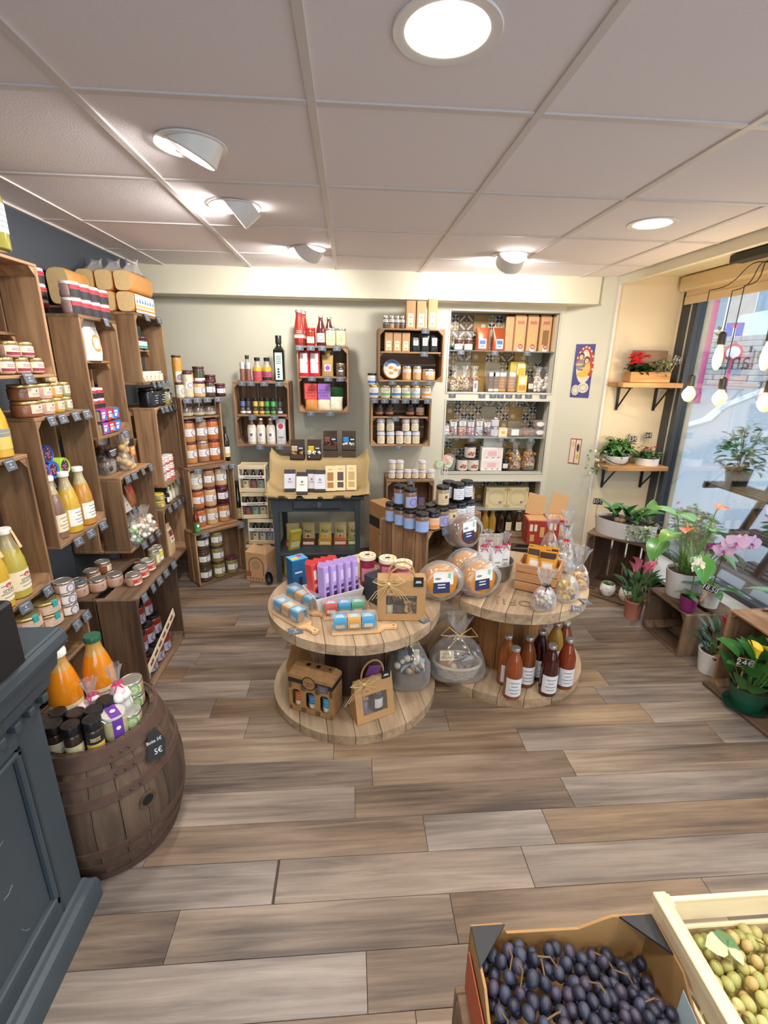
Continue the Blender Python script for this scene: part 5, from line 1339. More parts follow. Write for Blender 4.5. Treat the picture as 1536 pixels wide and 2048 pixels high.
for i,x in enumerate((225,294,408,475)):
 jam(f'jam jar with {"lilac" if i == 2 else "blue"} checked cloth lid, {nth(i, 4)} in the second layer of the jam crate',(bx(700+x/3.572),3.665,ZD+.0984),.0295,.098,C_JAM,GP if i==2 else GB,'checked cloth jam jars in the wall crate')
for i,x in enumerate((343,435,530,618,703,800)):
 u=725+x/5.9;q=at(u,960,'y',3.57).x
 jam(f'small jam jar with {"blue" if i == 5 else "lilac"} checked lid, {nth(i, 6)} in the lower row on the floor crate',(q,3.57,.7006),.0275,.07,C_JAM,GB if i==5 else GP,'small jam jars on the floor crate')
for i,x in enumerate((350,440,700)):
 q=at(725+x/5.9,940,'y',3.57).x
 jam(f'small jam jar with lilac checked lid, {nth(i, 3)} in the upper row on the floor crate',(q,3.57,.7710),.0275,.072,C_JAM,GP,'small jam jars on the floor crate')
for i,(x,c)in enumerate(((.345,'#9a6a78'),(.56,'#8a7a9a'))):
 pbox(f'small {"pink" if i == 0 else "mauve"} carton inside the floor crate behind the dark jam jars',(x,3.6,.3006),0,(.05,.05,.24),plain('small carton %d'%i,c,.5),prints=(('f',.1,.3,.9,.6,M_WHITE),))
# -- stack of little wooden beer carriers
def carrier(k,x,y,z,rz,cols):
 where=('lowest','third from top','second from top','topmost')[k]
 t=thing('bottle_carrier',f'small pale wooden bottle carrier, {where} of the stack beside the blue grey table','carrier',(x,y,z),rz,'wooden bottle carriers')
 W,D,H=.20,.13,.205
 def bd(L,Wd,T,loc,axes):put_board(t,L,Wd,T,loc,axes,M_PALE,'slat',.0006)
 for s in(-1,1):
  bd(H,.022,.010,(s*(W/2-.005),-D/2+.011,H/2),'zy');bd(H,.022,.010,(s*(W/2-.005),D/2-.011,H/2),'zy')
  bd(D,.03,.008,(s*(W/2-.004),0,.02),'yz');bd(D,.03,.008,(s*(W/2-.004),0,H-.02),'yz')
 bd(W-.022,.028,.008,(0,-D/2+.004,H-.016),'xz');bd(W-.022,.03,.008,(0,-D/2+.004,.017),'xz')
 bd(W-.022,.028,.008,(0,D/2-.004,H-.016),'xz');bd(W-.022,.03,.008,(0,D/2-.004,.05),'xz');bd(W-.022,D-.03,.006,(0,0,.006),'xy')
 g=G();g.box((0,-D/2-.001,.118),(W-.004,.004,.024),.0006);g.cur=1;g.box((.0,-D/2-.0035,.118),(.11,.001,.008));g.cur=2;g.add([(.068+.012*cos(a*pi/4),-D/2-.0036,.119+.007*sin(a*pi/4))for a in range(8)],[tuple(range(8))])
 part(t,'printed_strip',cached('cstrip',lambda:g.mesh('printed_strip',[M_WHITE,I_GREY,I_RED],0)))
 for i in range(3):
  off=Matrix.Rotation(rz,3,'Z')@Vector(((i-1)*.056,-.018,0))
  bottle(f'small dark beer bottle with {cols[i]} label, {nth(i, 3)} in the {where} carrier'.replace('third from top','third').replace('second from top','second'),(x+off.x,y+off.y,z+.0098),rz,'wine',.0245,.172,plain('brown beer glass','#1c120c',.1,coat=.8),'black',('square',plain('beer label '+cols[i],{'cream':'#d9cba0','brown':'#8a5a48','mint':'#8fb09c','white':'#c9c6bc','grey':'#9aa2a6'}[cols[i]],.6),.08,.46,1.3),'little beer bottles in the wooden carriers')
for k,(u,z,cl,rz)in enumerate(((505,0,('cream','brown','mint'),.05),(517,.2065,('cream','white','grey'),-.05),(505,.413,('brown','mint','cream'),.06),(505,.6195,('cream','brown','mint'),-.03))):
 p=at(u,1000,'y',3.45);carrier(k,p.x+.008,3.52,z,rz,cl)
# -- house shaped carton with scoop
t=thing('carry_carton','brown carry carton with arched emblem on the floor beside the table','carton',(-.672,3.30,0),radians(-20))
g=G();g.box((0,0,.112),(.17,.15,.224),.002);part(t,'carton',g.mesh('carton',M_KBAG,0))
g=G();g.add([(-.085,-.075,.224),(.085,-.075,.224),(.085,.075,.224),(-.085,.075,.224),(-.06,-.02,.262),(.06,-.02,.262),(.06,.02,.262),(-.06,.02,.262)],[(0,1,5,4),(1,2,6,5),(2,3,7,6),(3,0,4,7),(4,5,6,7)]);part(t,'carton_top',g.mesh('carton_top',M_KBAG,0))
g=G();g.box((0,-.002,.2635),(.05,.014,.002),.001);part(t,'handle_slot',g.mesh('handle_slot',plain('slot shadow brown','#4a3a2a',.9),0))
g=G();e=-.0758;I_EM=plain('emblem brown','#8a5a34',.7)
for a in range(18):
 A0,A1=pi*a/18,pi*(a+1)/18;g.add([(.062*cos(A0),e,.13+.062*sin(A0)),(.062*cos(A1),e,.13+.062*sin(A1)),(.054*cos(A1),e,.13+.054*sin(A1)),(.054*cos(A0),e,.13+.054*sin(A0))],[(0,1,2,3)])
for s in(-1,1):g.add([(s*.058-.004,e,.05),(s*.058+.004,e,.05),(s*.058+.004,e,.13),(s*.058-.004,e,.13)],[(0,1,2,3)])
for r_ in(.03,.018):
 for a in range(12):g.add([(r_*cos(a*pi/6+.05),e,.13+r_*sin(a*pi/6+.05)),(r_*cos(a*pi/6+.4),e,.13+r_*sin(a*pi/6+.4)),((r_-.005)*cos(a*pi/6+.4),e,.13+(r_-.005)*sin(a*pi/6+.4)),((r_-.005)*cos(a*pi/6+.05),e,.13+(r_-.005)*sin(a*pi/6+.05))],[(0,1,2,3)])
for k in range(5):g.add([(-.06+.025*k,e,.012),(-.05+.025*k,e,.012),(-.05+.025*k,e,.03),(-.06+.025*k,e,.03)],[(0,1,2,3)])
g.cur=1;g.box((-.062,-.0755,.055),(.035,.002,.04))
part(t,'emblem',g.mesh('emblem',[I_EM,plain('orange brown print','#a8562c',.6)],0))
t=thing('scoop','black scoop with blue handle leaning against the brown carry carton','scoop',(-.61,3.19,.045),radians(25),None,(radians(-20),radians(0),radians(30)))
g=G();g.lathe([(0,-.005),(.02,-.002),(.032,.012),(.036,.028),(.034,.028),(.03,.014),(.018,.002),(0,0)],18,Matrix.Rotation(pi/2,4,'X')@Matrix.Diagonal((.8,1.3,1,1)),close=False);part(t,'bowl',g.mesh('bowl',M_BLACK))
g=G();g.tube([(0,-.005,.04),(.01,-.002,.09),(.022,0,.14)],[.007,.006,.007],8);part(t,'handle',g.mesh('handle',plain('blue plastic handle','#2a62b8',.35)))
# -- table: burlap, trays, boxes
M_BURLAP=plain('burlap','#b39a6c',.95,var=.22,scale=260,bump=.9)
def burlap():
 g=G();nu,nv=44,36
 pr=[(3.152,.648),(3.160,.660),(3.168,.6675),(3.30,.6645),(3.41,.667),(3.455,.72),(3.49,.82),(3.515,.853),(3.56,.856),(3.64,.858),(3.66,.855)]
 def f(u,v):
  x=-.565+.66*u;q=v*(len(pr)-1);i=min(len(pr)-2,int(q));k=q-i
  y=pr[i][0]+(pr[i+1][0]-pr[i][0])*k;z=pr[i][1]+(pr[i+1][1]-pr[i][1])*k
  edge=max(0,abs(u-.5)*2-.86)/.14
  n=mnoise.noise(Vector((x*9,v*5,3)))
  if v<.22:z+=(.03*(1-v/.22))*(1 if n>-.05 else .2);
  flap=.7+.3*mnoise.noise(Vector((v*6,u>.5,1)))
  x+=edge*(.05*flap*(1 if u>.5 else-1))
  z+=.006*abs(n)*(.3<v)*(1-(.33<v<.45))+edge*(.02*n+.01)+(edge*edge*.05 if v>.3 else 0)
  return(x,y,max(z,.6645 if y>3.165 else .5))
 g.grid(f,nu,nv)
 g.v=g.v
 me=g.mesh('burlap_cloth',M_BURLAP,180)
 return me
o=solo('burlap_cloth',burlap(),'rumpled burlap cloth draped over the painted table and its back step','cloth')
md=o.modifiers.new('thickness','SOLIDIFY');md.thickness=.002;md.offset=-1
g=G();g.box((0,0,0),(.58,.13,.185),.003)
solo('display_step',g.mesh('display_step',M_CRATED,0),'wooden step under the burlap at the back of the painted table','step',(-.24,3.59,.6605+.0925))
M_DCHOC=plain('dark chocolate card','#2e2a2e',.5);M_PALEL=plain('pale lilac label','#dcdce6',.6)
for i,(u,v)in enumerate(((580,984),(604,990),(623,984),(640,985))):
 p=at(u,v,'z',.668)
 t=pbox(f'dark chocolate tablet with white label, {nth(i, 4)} on the burlap',(p.x,p.y+.005,.6725),0,(.078,.016,.155),M_DCHOC,'chocolate_tablet','chocolate',(('f',.0,.12,1,.80,(M_PALEL,M_WHITE,plain('pinkish white label','#e6dcdc',.6),M_PALEL)[i]),('f',.3,.40,.7,.44,I_GREY),('f',.4,.5,.6,.6,I_GREY)),'chocolate tablets on the burlap',(-.36,0,rnd.uniform(-.05,.05)))
M_IVORY=plain('ivory card','#e9dcae',.6)
for i,(u,v)in enumerate(((661,984),(681,983),(703,982))):
 p=at(u,v,'z',.668)
 ins=(plain('caramel sticks','#b07a44',.6,var=.3,scale=90),plain('cocoa sticks','#5e4640',.6,var=.3,scale=90),plain('pale biscuits','#cda86a',.6,var=.3,scale=90))[i]
 pbox(f'ivory window box of chocolate sticks, {nth(i, 3)} on the burlap',(p.x,p.y+.01,.6725),0,(.072,.022,.18),M_IVORY,'window_box','box',(('f',.2,.12,.8,.74,ins),('f',.1,.34,.9,.40,M_IVORY),('f',.3,.84,.7,.88,I_YEL)),'ivory window boxes on the burlap',(-.3,0,0))
M_TRAY=plain('dark brown card','#4a3a30',.7)
TR=[(596,.858,3.565,'nuts',['#b98a52','#8a5a30','#d9b27a'],'#c9b896'),(629,.858,3.565,'yellow',['#f1ece0','#f3efe6'],'#e0b828'),(661,.858,3.63,'brown',['#7a3a2c','#5a2a22'],'#7a4a3a'),(698,.858,3.63,'blue',['#efe9e0','#d6d0c8'],'#2a86cc')]
for i,(u,z,y,nm,cs,top)in enumerate(TR):
 x=at(u,915,'y',y).x
 if i==3:x+=0
 t=thing('display_tray',f'dark card display tray of {("nut", "yellow topped", "brown sweet", "blue topped")[i]} pouches above the table','tray',(x,y-.02 if i<2 else y,z+(.0 if i<2 else .0)),0,'dark card display trays')
 W=.105;h0=.0 if i<2 else .055
 g=G();g.box((0,0,.003+h0/2),(W,.075,.006+h0),.001);g.box((0,-.036,.02+h0),(W,.003,.04));g.box((-W/2+.0015,0,.02+h0),(.003,.075,.04));g.box((W/2-.0015,0,.02+h0),(.003,.075,.04));g.box((0,.036,.07+h0),(W,.003,.14),.0006)
 part(t,'tray',g.mesh('tray',M_TRAY,0))
 ms=[plain('snack '+c,c,.5)for c in cs]
 part(t,'snacks',lumps(26,lambda r:Vector((r.uniform(-.042,.042),r.uniform(-.03,.025),h0+r.uniform(.02,.055))),.011,ms,seed=i),stuff=True)
 g=G();g.box((-.022,.005,.075+h0),(.045,.02,.04),.004);g.cur=1;g.box((.026,.005,.075+h0),(.045,.02,.04),.004);g.cur=2;g.box((.026,-.006,.08+h0),(.03,.002,.01))
 part(t,'packets',g.mesh('packets',[plain('packet '+top,top,.4),P_BLACK,M_TAGW],30))
M_OLV=plain('olive beige pouch','#b9a871',.5);M_OLV2=plain('yellow green pouch','#b7b24a',.45)
for i,(x,c)in enumerate(((-.44,'#b83a3c'),(-.325,'#7a4438'),(-.20,'#d99a2a'),(-.085,'#c25a3a'),(.02,'#7a8a4a'))):
 p_=Vector((x,3.40-.02*(i==0),.2256))
 pbox(f'{("red", "brown", "amber", "orange red", "green")[i]} carton base under the pouch, {nth(i, 5)} on the table shelf',p_,0,(.10,.07,.045),plain('base carton '+c,c,.5),'snack_carton','carton',(('f',.1,.2,.9,.7,M_CREAM),),'carton bases on the table shelf')
 t=pouch(f'olive beige snack pouch in the {("red", "brown", "amber", "orange red", "green")[i]} carton on the table shelf',(p_.x,p_.y+.012,.2712),rnd.uniform(-.1,.1),.10,.045,.125,M_OLV if i!=2 else plain('straw pouch','#c6b468',.5),[(.03,.03,.18,M_CREAM,'disc',plain('base carton '+c,'',.5))],'olive beige snack pouches',seed=i)
 tex_text(t,'fion',.034,(0,-.0215,.062),M_INK,(pi/2-.12,0,0))
pbox('yellow green box leaning out at the end of the table shelf',(-.43,3.305,.2256),.5,(.085,.03,.17),M_OLV2,prints=(('f',.1,.15,.9,.45,M_IVORY),('f',.2,.55,.8,.85,I_YEL)),rot=(.32,0,.55))
pouch('yellow pouch with floral print under the table shelf',(-.46,3.38,.0006),.2,.12,.05,.16,M_OLV2,[(.07,.07,.5,M_IVORY,'disc',I_YEL)],seed=7)
# ================================================================== goods in the niche
def nx(u,y=4.0):return at(u,800,'y',y).x
Z1,Z1g,Z2,Z2g,Z3=1.3436,1.6654,.6776,.9704,.1006
u5=lambda x:880+x/6.144
for i,x in enumerate((182,300)):
 jar(f'brown spread jar with white label, {("left", "right")[i]} of two on the upper glass shelf',(nx(u5(x)),3.99,Z1g),0,.034,.092,glassy('hazel spread','#5c3420',.1),'silver',('lines',M_WHITE,.05,.52,1.3,I_GREY),'brown spread jars in the niche')
M_COPPER=plain('copper orange foil','#b0532c',.28,metal=.35)
for i,x in enumerate((462,655)):
 pouch(f'shiny copper foil snack bag, {("left", "right")[i]} of two on the upper glass shelf',(nx(u5(x)),3.99,Z1g),(-.1,.12)[i],.115,.06,.175,M_COPPER,[(.06,.075,.30,plain('pale picture label','#dfe3e8',.5),'title',I_BLUE)],'copper foil snack bags','foil_bag',seed=4*i)
M_CER=plain('cereal window','#c7a468',.5,var=.5,scale=70)
M_CER2=plain('dark cereal window','#8a6238',.5,var=.5,scale=70)
for i,(x,c)in enumerate(((890,M_CER),(1035,M_CER),(1185,M_CER2),(1330,M_CER2))):
 t=pbox(f'tall kraft cereal bag with red round seal, {nth(i, 4)} on the upper glass shelf',(nx(u5(x)),3.985,Z1g),0,(.088,.055,.262),M_KBAG,'cereal_bag','bag',(('f',.22,.20,.80,.62,c),('f',.35,.0,.75,.13,M_WHITE)),'tall kraft cereal bags')
 g=G();q=.019;g.add([(.008+q*cos(a*pi/8),-.0288,.035+q*sin(a*pi/8))for a in range(16)],[tuple(range(16))]);g.cur=1
 for k in(-.006,0,.006):g.add([(-.004,-.0292,.034+k),(.02,-.0292,.034+k),(.02,-.0292,.0365+k),(-.004,-.0292,.0365+k)],[(0,1,2,3)])
 part(t,'seal',cached('cseal',lambda:g.mesh('seal',[plain('brick red','#a03a3a',.5),M_CREAM],0)))
 tex_text(t,'MUESLI' if 0 else 'AVOINE',.0185,(0,-.0284,.218),plain('brick red','',.5))if 0 else None
 g=G();g.cur=0
 for k in range(5):g.add([(-.026+.011*k,-.0284,.205),(-.018+.011*k,-.0284,.205),(-.018+.011*k,-.0284,.228),(-.026+.011*k,-.0284,.228)],[(0,1,2,3)])
 part(t,'print_letters',cached('cprint',lambda:g.mesh('print_letters',[plain('faded red print','#b5625a',.6)],0)))
 g=G();g.box((0,0,.268),(.086,.012,.016),.002);part(t,'folded_top',cached('cfold',lambda:g.mesh('folded_top',M_KBAG,0)))
for i,x in enumerate((765,808)):
 pbox(f'tall kraft cereal bag seen edge on, {("left", "right")[i]} of two turned sideways',(nx(u5(x)),4.03,Z1g),pi/2-.2,(.088,.035,.262),M_KBAG,'cereal_bag','bag',(),'sideways kraft cereal bags')
NUTS=['#e6d2ac','#d9bd8e','#c79f6c'];ALM=['#c9966a','#a86c42','#e0c49a']
def nutbag(label,x,y,z,w,h,cs,grp,seed,r=.011,d=.06,tie=.75,n=70,rz=0,lab=None):
 ms=[plain('nut '+c,c,.55)for c in cs]
 ct=cached(('nut',w,h,tuple(cs),seed),lambda:lumps(n,fill(w*.82,d*.75,h*.55),r,ms,seed=seed))
 t=cello_bag(label,(x,y,z),rz,w,d,h,.3,ct,grp,seed,tie,ruff=.7)
 if lab:patch(t,*lab[:5],**lab[5])
 return t
for i,(x,cs)in enumerate(((165,NUTS),(285,NUTS),(400,ALM))):
 nutbag(f'cellophane bag of {("pale", "mixed", "brown")[i]} nuts at the left of the niche shelf',nx(u5(x)),4.0,Z1,.085,.20,cs,'nut bags in the niche',20+i)
g=G();g.add([(.022*cos(a*pi/10),0,.03*sin(a*pi/10))for a in range(20)],[tuple(range(20))]);g.cur=1;g.add([(.012*cos(a*pi/10),-.0006,.012*sin(a*pi/10)-.004)for a in range(20)],[tuple(range(20))])
pbox('flat oval white card standing among the brown nuts',(nx(u5(398)),3.935,Z1),0,(.035,.004,.085),M_WHITE,'card','card',(('f',.2,.3,.8,.8,I_GREY),))
for i,(x,c)in enumerate(((600,'#6a4030'),(648,'#8a5a3c'),(730,'#d28a3a'),(842,'#d9953f'))):
 t=thing('biscuit_tube',f'clear tube of stacked {("dark", "brown", "golden", "orange")[i]} biscuits with white cap label','tube',(nx(u5(x)),3.985,Z1),0,'clear biscuit tubes')
 g=G()
 for k in range(6):g.lathe([(.026,.004+.024*k),(.030,.01+.024*k),(.030,.018+.024*k),(.026,.0265+.024*k)],14)
 part(t,'biscuits',g.mesh('biscuits',plain('biscuit '+c,c,.6,var=.2)),stuff=True)
 g=G();g.box((0,0,.083),(.066,.066,.166),.004);part(t,'wrapper',cached('tubew',lambda:g.mesh('wrapper',M_CLEAR2,0)))
 g=G();g.box((0,-.0335,.138),(.05,.001,.03));g.cur=1;g.box((0,-.0342,.014),(.05,.001,.02));part(t,'label',cached(('tubel',i>1),lambda:g.mesh('label',[M_WHITE,I_ORG if i>1 else M_CREAM],0)))
M_LEM=plain('lemon yellow card','#e2c65a',.5)
pbox('small bright yellow carton in front, niche shelf',(nx(u5(960)),3.96,Z1),0,(.075,.05,.135),M_LEM,prints=(('f',.15,.45,.85,.9,M_CREAM),('f',.1,.1,.9,.4,I_ORG)))
pbox('large yellow carton standing behind the small one',(nx(u5(900),4.09),4.09,Z1),0,(.12,.06,.24),M_LEM,prints=(('f',.35,.1,.95,.9,M_IVORY),('f',.4,.2,.9,.3,I_YEL)))
pbox('cream carton with yellow band leaning on the large yellow carton',(nx(u5(955),4.04),4.035,Z1),0,(.07,.03,.225),M_IVORY,prints=(('f',.1,.55,.9,.85,I_YEL),('f',.1,.1,.9,.3,M_LEM)))
pouch('dark sweet sachet with cream label by the meringue bags',(nx(u5(1080)),3.98,Z1),0,.055,.035,.12,plain('dark sachet','#4a3630',.4),[(.04,.04,.4,M_CREAM,'lines',I_GREY)])
MER=['#efe6dc','#e3d3c4','#f3ece2']
for i,x in enumerate((1168,1290)):
 nutbag(f'cellophane bag of white meringues, {("left", "right")[i]} of two at the niche corner',nx(u5(x)),4.0,Z1,.09,.20,MER,'meringue bags in the niche',30+i,r=.016,n=36)
SW=[(95,'white',['#e8e2e0','#c9bfc2'],.05,.10),(180,'pink and white',['#d99aa0','#efe2e0','#b04a52'],.07,.14),(290,'orange pink',['#e8a080','#f0b89a','#e88a7a'],.075,.15),(395,'pink',['#d98aa8','#b8608a','#ecc0cc'],.07,.14),(500,'white heart',['#efecec','#dcd8dc'],.07,.15),(600,'dark berry',['#6a2a4a','#8a3a5a','#4a2038'],.07,.14)]
for i,(x,d,cs,w,h)in enumerate(SW):
 ms=[plain('sweet '+c,c,.4,coat=.3)for c in cs]
 t=thing('sweet_bag',f'clear bag of {d} sweets, {nth(i, 6)} on the lower glass shelf','bag',(nx(u5(x)),3.99,Z2g),0,'sweet bags on the lower glass shelf')
 part(t,'sweets',lumps(40,fill(w*.75,.03,h*.42),.011,ms,seed=40+i),stuff=True)
 part(t,'bag',pouch_mesh(w,.05,h,M_CLEAR2,'sweet',seed=i));patch(t,w*.7,h*.26,h*.72,-.012,M_WHITE,'label',style='lines',ink=I_GREY)
for k in(0,1):
 jar(f'white labelled candy jar, {("lower", "upper")[k]} of two stacked on the glass shelf',(nx(u5(690)),3.985,Z2g+.0805*k),0,.035,.08,glassy('pale candies','#c9b6b8',.4),'silver',('lines',plain('lilac white label','#dcdcea',.6),.15,.8,1.1,I_GREY),'stacked candy jars')
t=pbox('cream patterned sweet box under the cellophane twist',(nx(u5(790)),3.985,Z2g),0,(.075,.06,.075),M_IVORY,'sweet_box','box',(('f',.1,.2,.9,.8,M_CREAM),('f',.3,.35,.7,.65,I_YEL)))
for i,(x,w,c,d,k)in enumerate(((935,.13,'#b07a48','brown biscuit tray with white square label',0),(1110,.115,'#c98f5c','orange wafer tray',0),(1245,.095,'#b5886a','biscuit tray with oval white label, lower',0),(1240,.09,'#b5886a','biscuit tray with oval white label, upper',1))):
 t=thing('biscuit_tray',f'{d} on the lower glass shelf','tray',(nx(u5(x)),3.985,Z2g+.071*k),0)
 part(t,'biscuits',lumps(22,fill(w*.8,.05,.025,.02),.017,[plain('tray biscuit '+c,c,.6,var=.2)],seed=50+i),stuff=True)
 g=G();g.box((0,0,.034),(w,.075,.068),.012);part(t,'wrapper',g.mesh('wrapper',M_CLEAR2,0))
 if i!=1:
  g=G();n=20 if i>1 else 4;q=(.028,.016)if i>1 else(.038,.03)
  g.add([(q[0]*cos(a*2*pi/n+pi/4*(n==4))*1.2,-.0385,.04+q[1]*sin(a*2*pi/n+pi/4*(n==4))*1.2)for a in range(n)],[tuple(range(n))]);part(t,'label',g.mesh('label',M_WHITE,0))
t=thing('caramel_basket','round basket of brown caramels with white oval label','basket',(nx(u5(150)),3.99,Z2),0)
part(t,'caramels',lumps(46,fill(.085,.06,.07),.013,[plain('caramel dark','#6e4428',.5),plain('caramel light','#a8713f',.5)],seed=60),stuff=True)
g=G();g.lathe([(.048,0),(.058,.05),(.06,.1),(.035,.13),(.02,.14)],18,Matrix.Diagonal((1,.75,1,1)));part(t,'wrapper',g.mesh('wrapper',M_CLEAR2,40));patch(t,.045,.035,.075,-.0475,M_WHITE,style='disc',ink=plain('cream oval','#d9d3c4',.6))
TINP=plain('biscuit tin paper','#d9d0c8',.45)
for i,(x,k)in enumerate(((315,0),(455,0),(405,1))):
 t=jar(f'printed biscuit tin with cookie picture, {("left of the lower two", "right of the lower two", "stacked on top")[i]}',(nx(u5(x)),3.985,Z2+.1105*k),0,.05,.11,TINP,'black',None,'biscuit tins in the niche','biscuit_tin','tin',lidh=.016,neck=.98,lidr=.99)
 g=G()
 for cx,cz,q in((-.015,.035,.014),(.012,.03,.013),(.0,.05,.012),(.024,.045,.011)):wrap(g,[(cx+q*cos(a*pi/5),q*.7*sin(a*pi/5))for a in range(10)],.0508+.0002*cx,cz)
 part(t,'cookie_print',cached('tinprint',lambda:g.mesh('cookie_print',plain('cookie print','#a5502e',.6),60)))
PKP=plain('pale pink print','#e6b8c0',.6)
for k in(0,1):
 pbox(f'flat white box with pink window pattern, {("lower", "upper")[k]} of two stacked in the niche',(nx(u5(675)),3.985,Z2+.1005*k),0,(.185,.08,.10),M_WHITE,'sweet_box','box',(('f',.08,.15,.92,.85,plain('palest pink','#eedcda',.6)),('f',.3,.3,.7,.7,PKP),('f',.2,.12,.3,.2,I_GREY),('f',.5,.12,.6,.2,I_GREY),('f',.75,.12,.85,.2,I_GREY)),'white and pink sweet boxes')
pbox('white carton standing behind the pink patterned boxes',(nx(u5(680),4.08),4.085,Z2),0,(.17,.08,.265),plain('soft white card','#e6e0dc',.6))
jar('small dark jar with white label beside the golden candy bags',(nx(u5(862)),3.985,Z2),0,.027,.10,C_DARK,'black',('lines',M_WHITE,.2,.6,.9,I_GREY))
GOLD=['#d9a23a','#c47a2a','#e6c05a','#8a4a1e']
for i,x in enumerate((985,1160)):
 nutbag(f'big cellophane bag of golden caramel balls, {("left", "right")[i]} of two in the niche',nx(u5(x)),4.0,Z2,.115,.25,GOLD,'golden caramel bags',70+i,r=.0145,n=70,d=.085,lab=(.04,.028,.06,-.047,plain('silver paper','',.4),dict(style='lines')))
zb=.335
g=G();g.box(((NX0+NX1)/2,YB+.14,zb-.005),(NX1-NX0-.004,.24,.008),.001);struct('glass_shelf',g.mesh('glass_shelf',M_GLASSY),wb)
for i,u in enumerate((1008,1053)):
 t=pbox(f'ivory gift box with oval filigree and rose, {("left", "right")[i]} of two on the low niche shelf',(nx(u,3.98),3.985,zb),0,(.19,.07,.19),M_IVORY,'gift_box','box',(),'ivory gift boxes')
 g=G()
 for q in(1,.84):
  for a in range(28):
   o=[(.078*q*cos(b*pi/14),-.0358,.095+.07*q*sin(b*pi/14))for b in(a,a+1)];n_=[(.075*q*cos(b*pi/14),-.0358,.095+.067*q*sin(b*pi/14))for b in(a+1,a)]
   g.add(o+n_,[(0,1,2,3)])
 for sx in(-1,1):
  for sz in(.02,.17):
   for k in range(5):petal(g,(sx*.08,sz),k*1.2,.02,.004,0,-.0359)
 g.cur=1
 for k in range(5):petal(g,(.035,.055),k*1.256,.014,.006,1,-.036)
 g.cur=2;g.add([(.012,-.036,.02),(.055,-.036,.02),(.055,-.036,.04),(.012,-.036,.04)],[(0,1,2,3)])
 part(t,'filigree',g.mesh('filigree',[plain('filigree tan','#bfa46a',.7),plain('rose pink print','#c97a80',.6),plain('silver paper','',.4)],0))
pbox('tall kraft carton with white label at the left of the low niche',(nx(955,3.98),3.985,zb),0,(.06,.05,.19),M_KBAG,prints=(('f',.15,.2,.85,.8,M_WHITE),('f',.3,.4,.7,.45,I_GREY)))
for i,u in enumerate((990,1006,1024,1040,1062)):
 bottle(f'{("golden cider", "golden cider", "dark brown", "dark brown", "white capped")[i]} bottle, {nth(i, 5)} on the niche floor',(nx(u,3.98),3.985,Z3),0,'cordial',.036,.225,glassy(('cider gold','cider gold','dark cider','dark cider','cola brown')[i],('#b08a3a','#b08a3a','#2c1a12','#2c1a12','#4a3022')[i],.05,20,.1),('silver','silver','black','black','white')[i],('lines',M_CREAM,.1,.45,.8,I_GREY)if i>2 else None,'bottles on the niche floor')
# ================================================================== goods on the bridging crate
ZK=KTOP+.0006
def kp(u,v,z=None):p=at(u,v,'z',z or KTOP);return(p.x,p.y)
M_HONEY=glassy('brown caramel spread','#7a5c48',.06,20)
LBB=('block',plain('lilac blue label','#9aa6cc',.5),.08,.62,1.35,plain('sky blue print','#86aee0',.5))
FK=radians(0)
KR=radians(25)
k3=lambda x,y:kp(725+x/5.9,900+y/5.9)
rows=[((340,835),'b'),((450,882),'b'),((560,925),'b'),((697,965),'b'),((826,930),'o'),((930,895),'v'),((1028,862),'c'),((1140,832),'w'),((1240,800),'w')]
KIND={'b':(M_HONEY,LBB,'caramel spread jar with blue and lilac label'),'o':(C_DARK,('block',plain('peach label','#e3b896',.5),.08,.66,1.3,I_ORG),'dark jam jar with peach flower label'),'v':(M_HONEY,('badge',plain('lilac blue label','',.5),.08,.62,1.2,I_PUR),'caramel jar with violet round badge'),'c':(glassy('coffee cream','#a08868',.06,20),('square',plain('beige picture label','#d9c29a',.5),.08,.66,1.25,plain('cinnamon print','#6a3a22',.5)),'beige labelled spread jar'),'w':(C_DARK,('lines',plain('cool white label','#e4e6ea',.5),.16,.74,1.3,I_GREY),'black jam jar with white label')}
cnt={}
def kjar(kind,x,y,k,where):
 c,lab,d=KIND[kind]
 jar(f'{d}, {where}',(x,y,ZK+.1007*k),KR*(.3 if kind=='b' else 1),.0335,.10,c,'black',lab,'jars on the bridging crate',lidh=.016,neck=.92,lidr=.98)
xy=[]
NAMES=['first blue one along the front edge','second blue one along the front edge','third blue one along the front edge','front corner one','next to the corner','in the front row','in the front row','left one of the front pair','right one of the front pair']
for((x,y),kd_),nm in zip(rows,NAMES):
 p=k3(x,y);xy.append(p);kjar(kd_,p[0],p[1],0,nm)
mid=lambda a,b,o=(0,0):((xy[a][0]+xy[b][0])/2+o[0],(xy[a][1]+xy[b][1])/2+o[1])
bk=[(xy[4][0]-.06,xy[4][1]+.055),(xy[5][0]-.055,xy[5][1]+.055),(xy[6][0]-.055,xy[6][1]+.057),(xy[7][0]-.055,xy[7][1]+.06),(xy[8][0]-.05,xy[8][1]+.062)]
for i,(p,kd_)in enumerate(zip(bk,'bccww')):kjar(kd_,p[0],p[1],0,f'{nth(i, 5)} in the back row')
p=mid(0,1,(.01,.0));kjar('b',p[0]+.01,p[1]+.005,1,'stacked left above the front row')
p=mid(1,2,(.02,-.0));kjar('v',p[0],p[1],1,'stacked right above the front row')
kjar('c',*mid(5,6,(-.02,.02)),1,'stacked on the second layer');kjar('w',*mid(7,7,(-.012,.02)),1,'near one of the second layer');kjar('w',*mid(8,8,(-.01,.03)),1,'right one of the second layer');kjar('w',*bk[3],1,'rear one of the second layer')
lp=Vector((bk[4][0]-.05,bk[4][1]+.07,0))
t=thing('lollipop_glass','glass full of pastel swirl lollipops behind the stacked black jam jars','glass',(lp.x-.03,lp.y-.03,ZK),0)
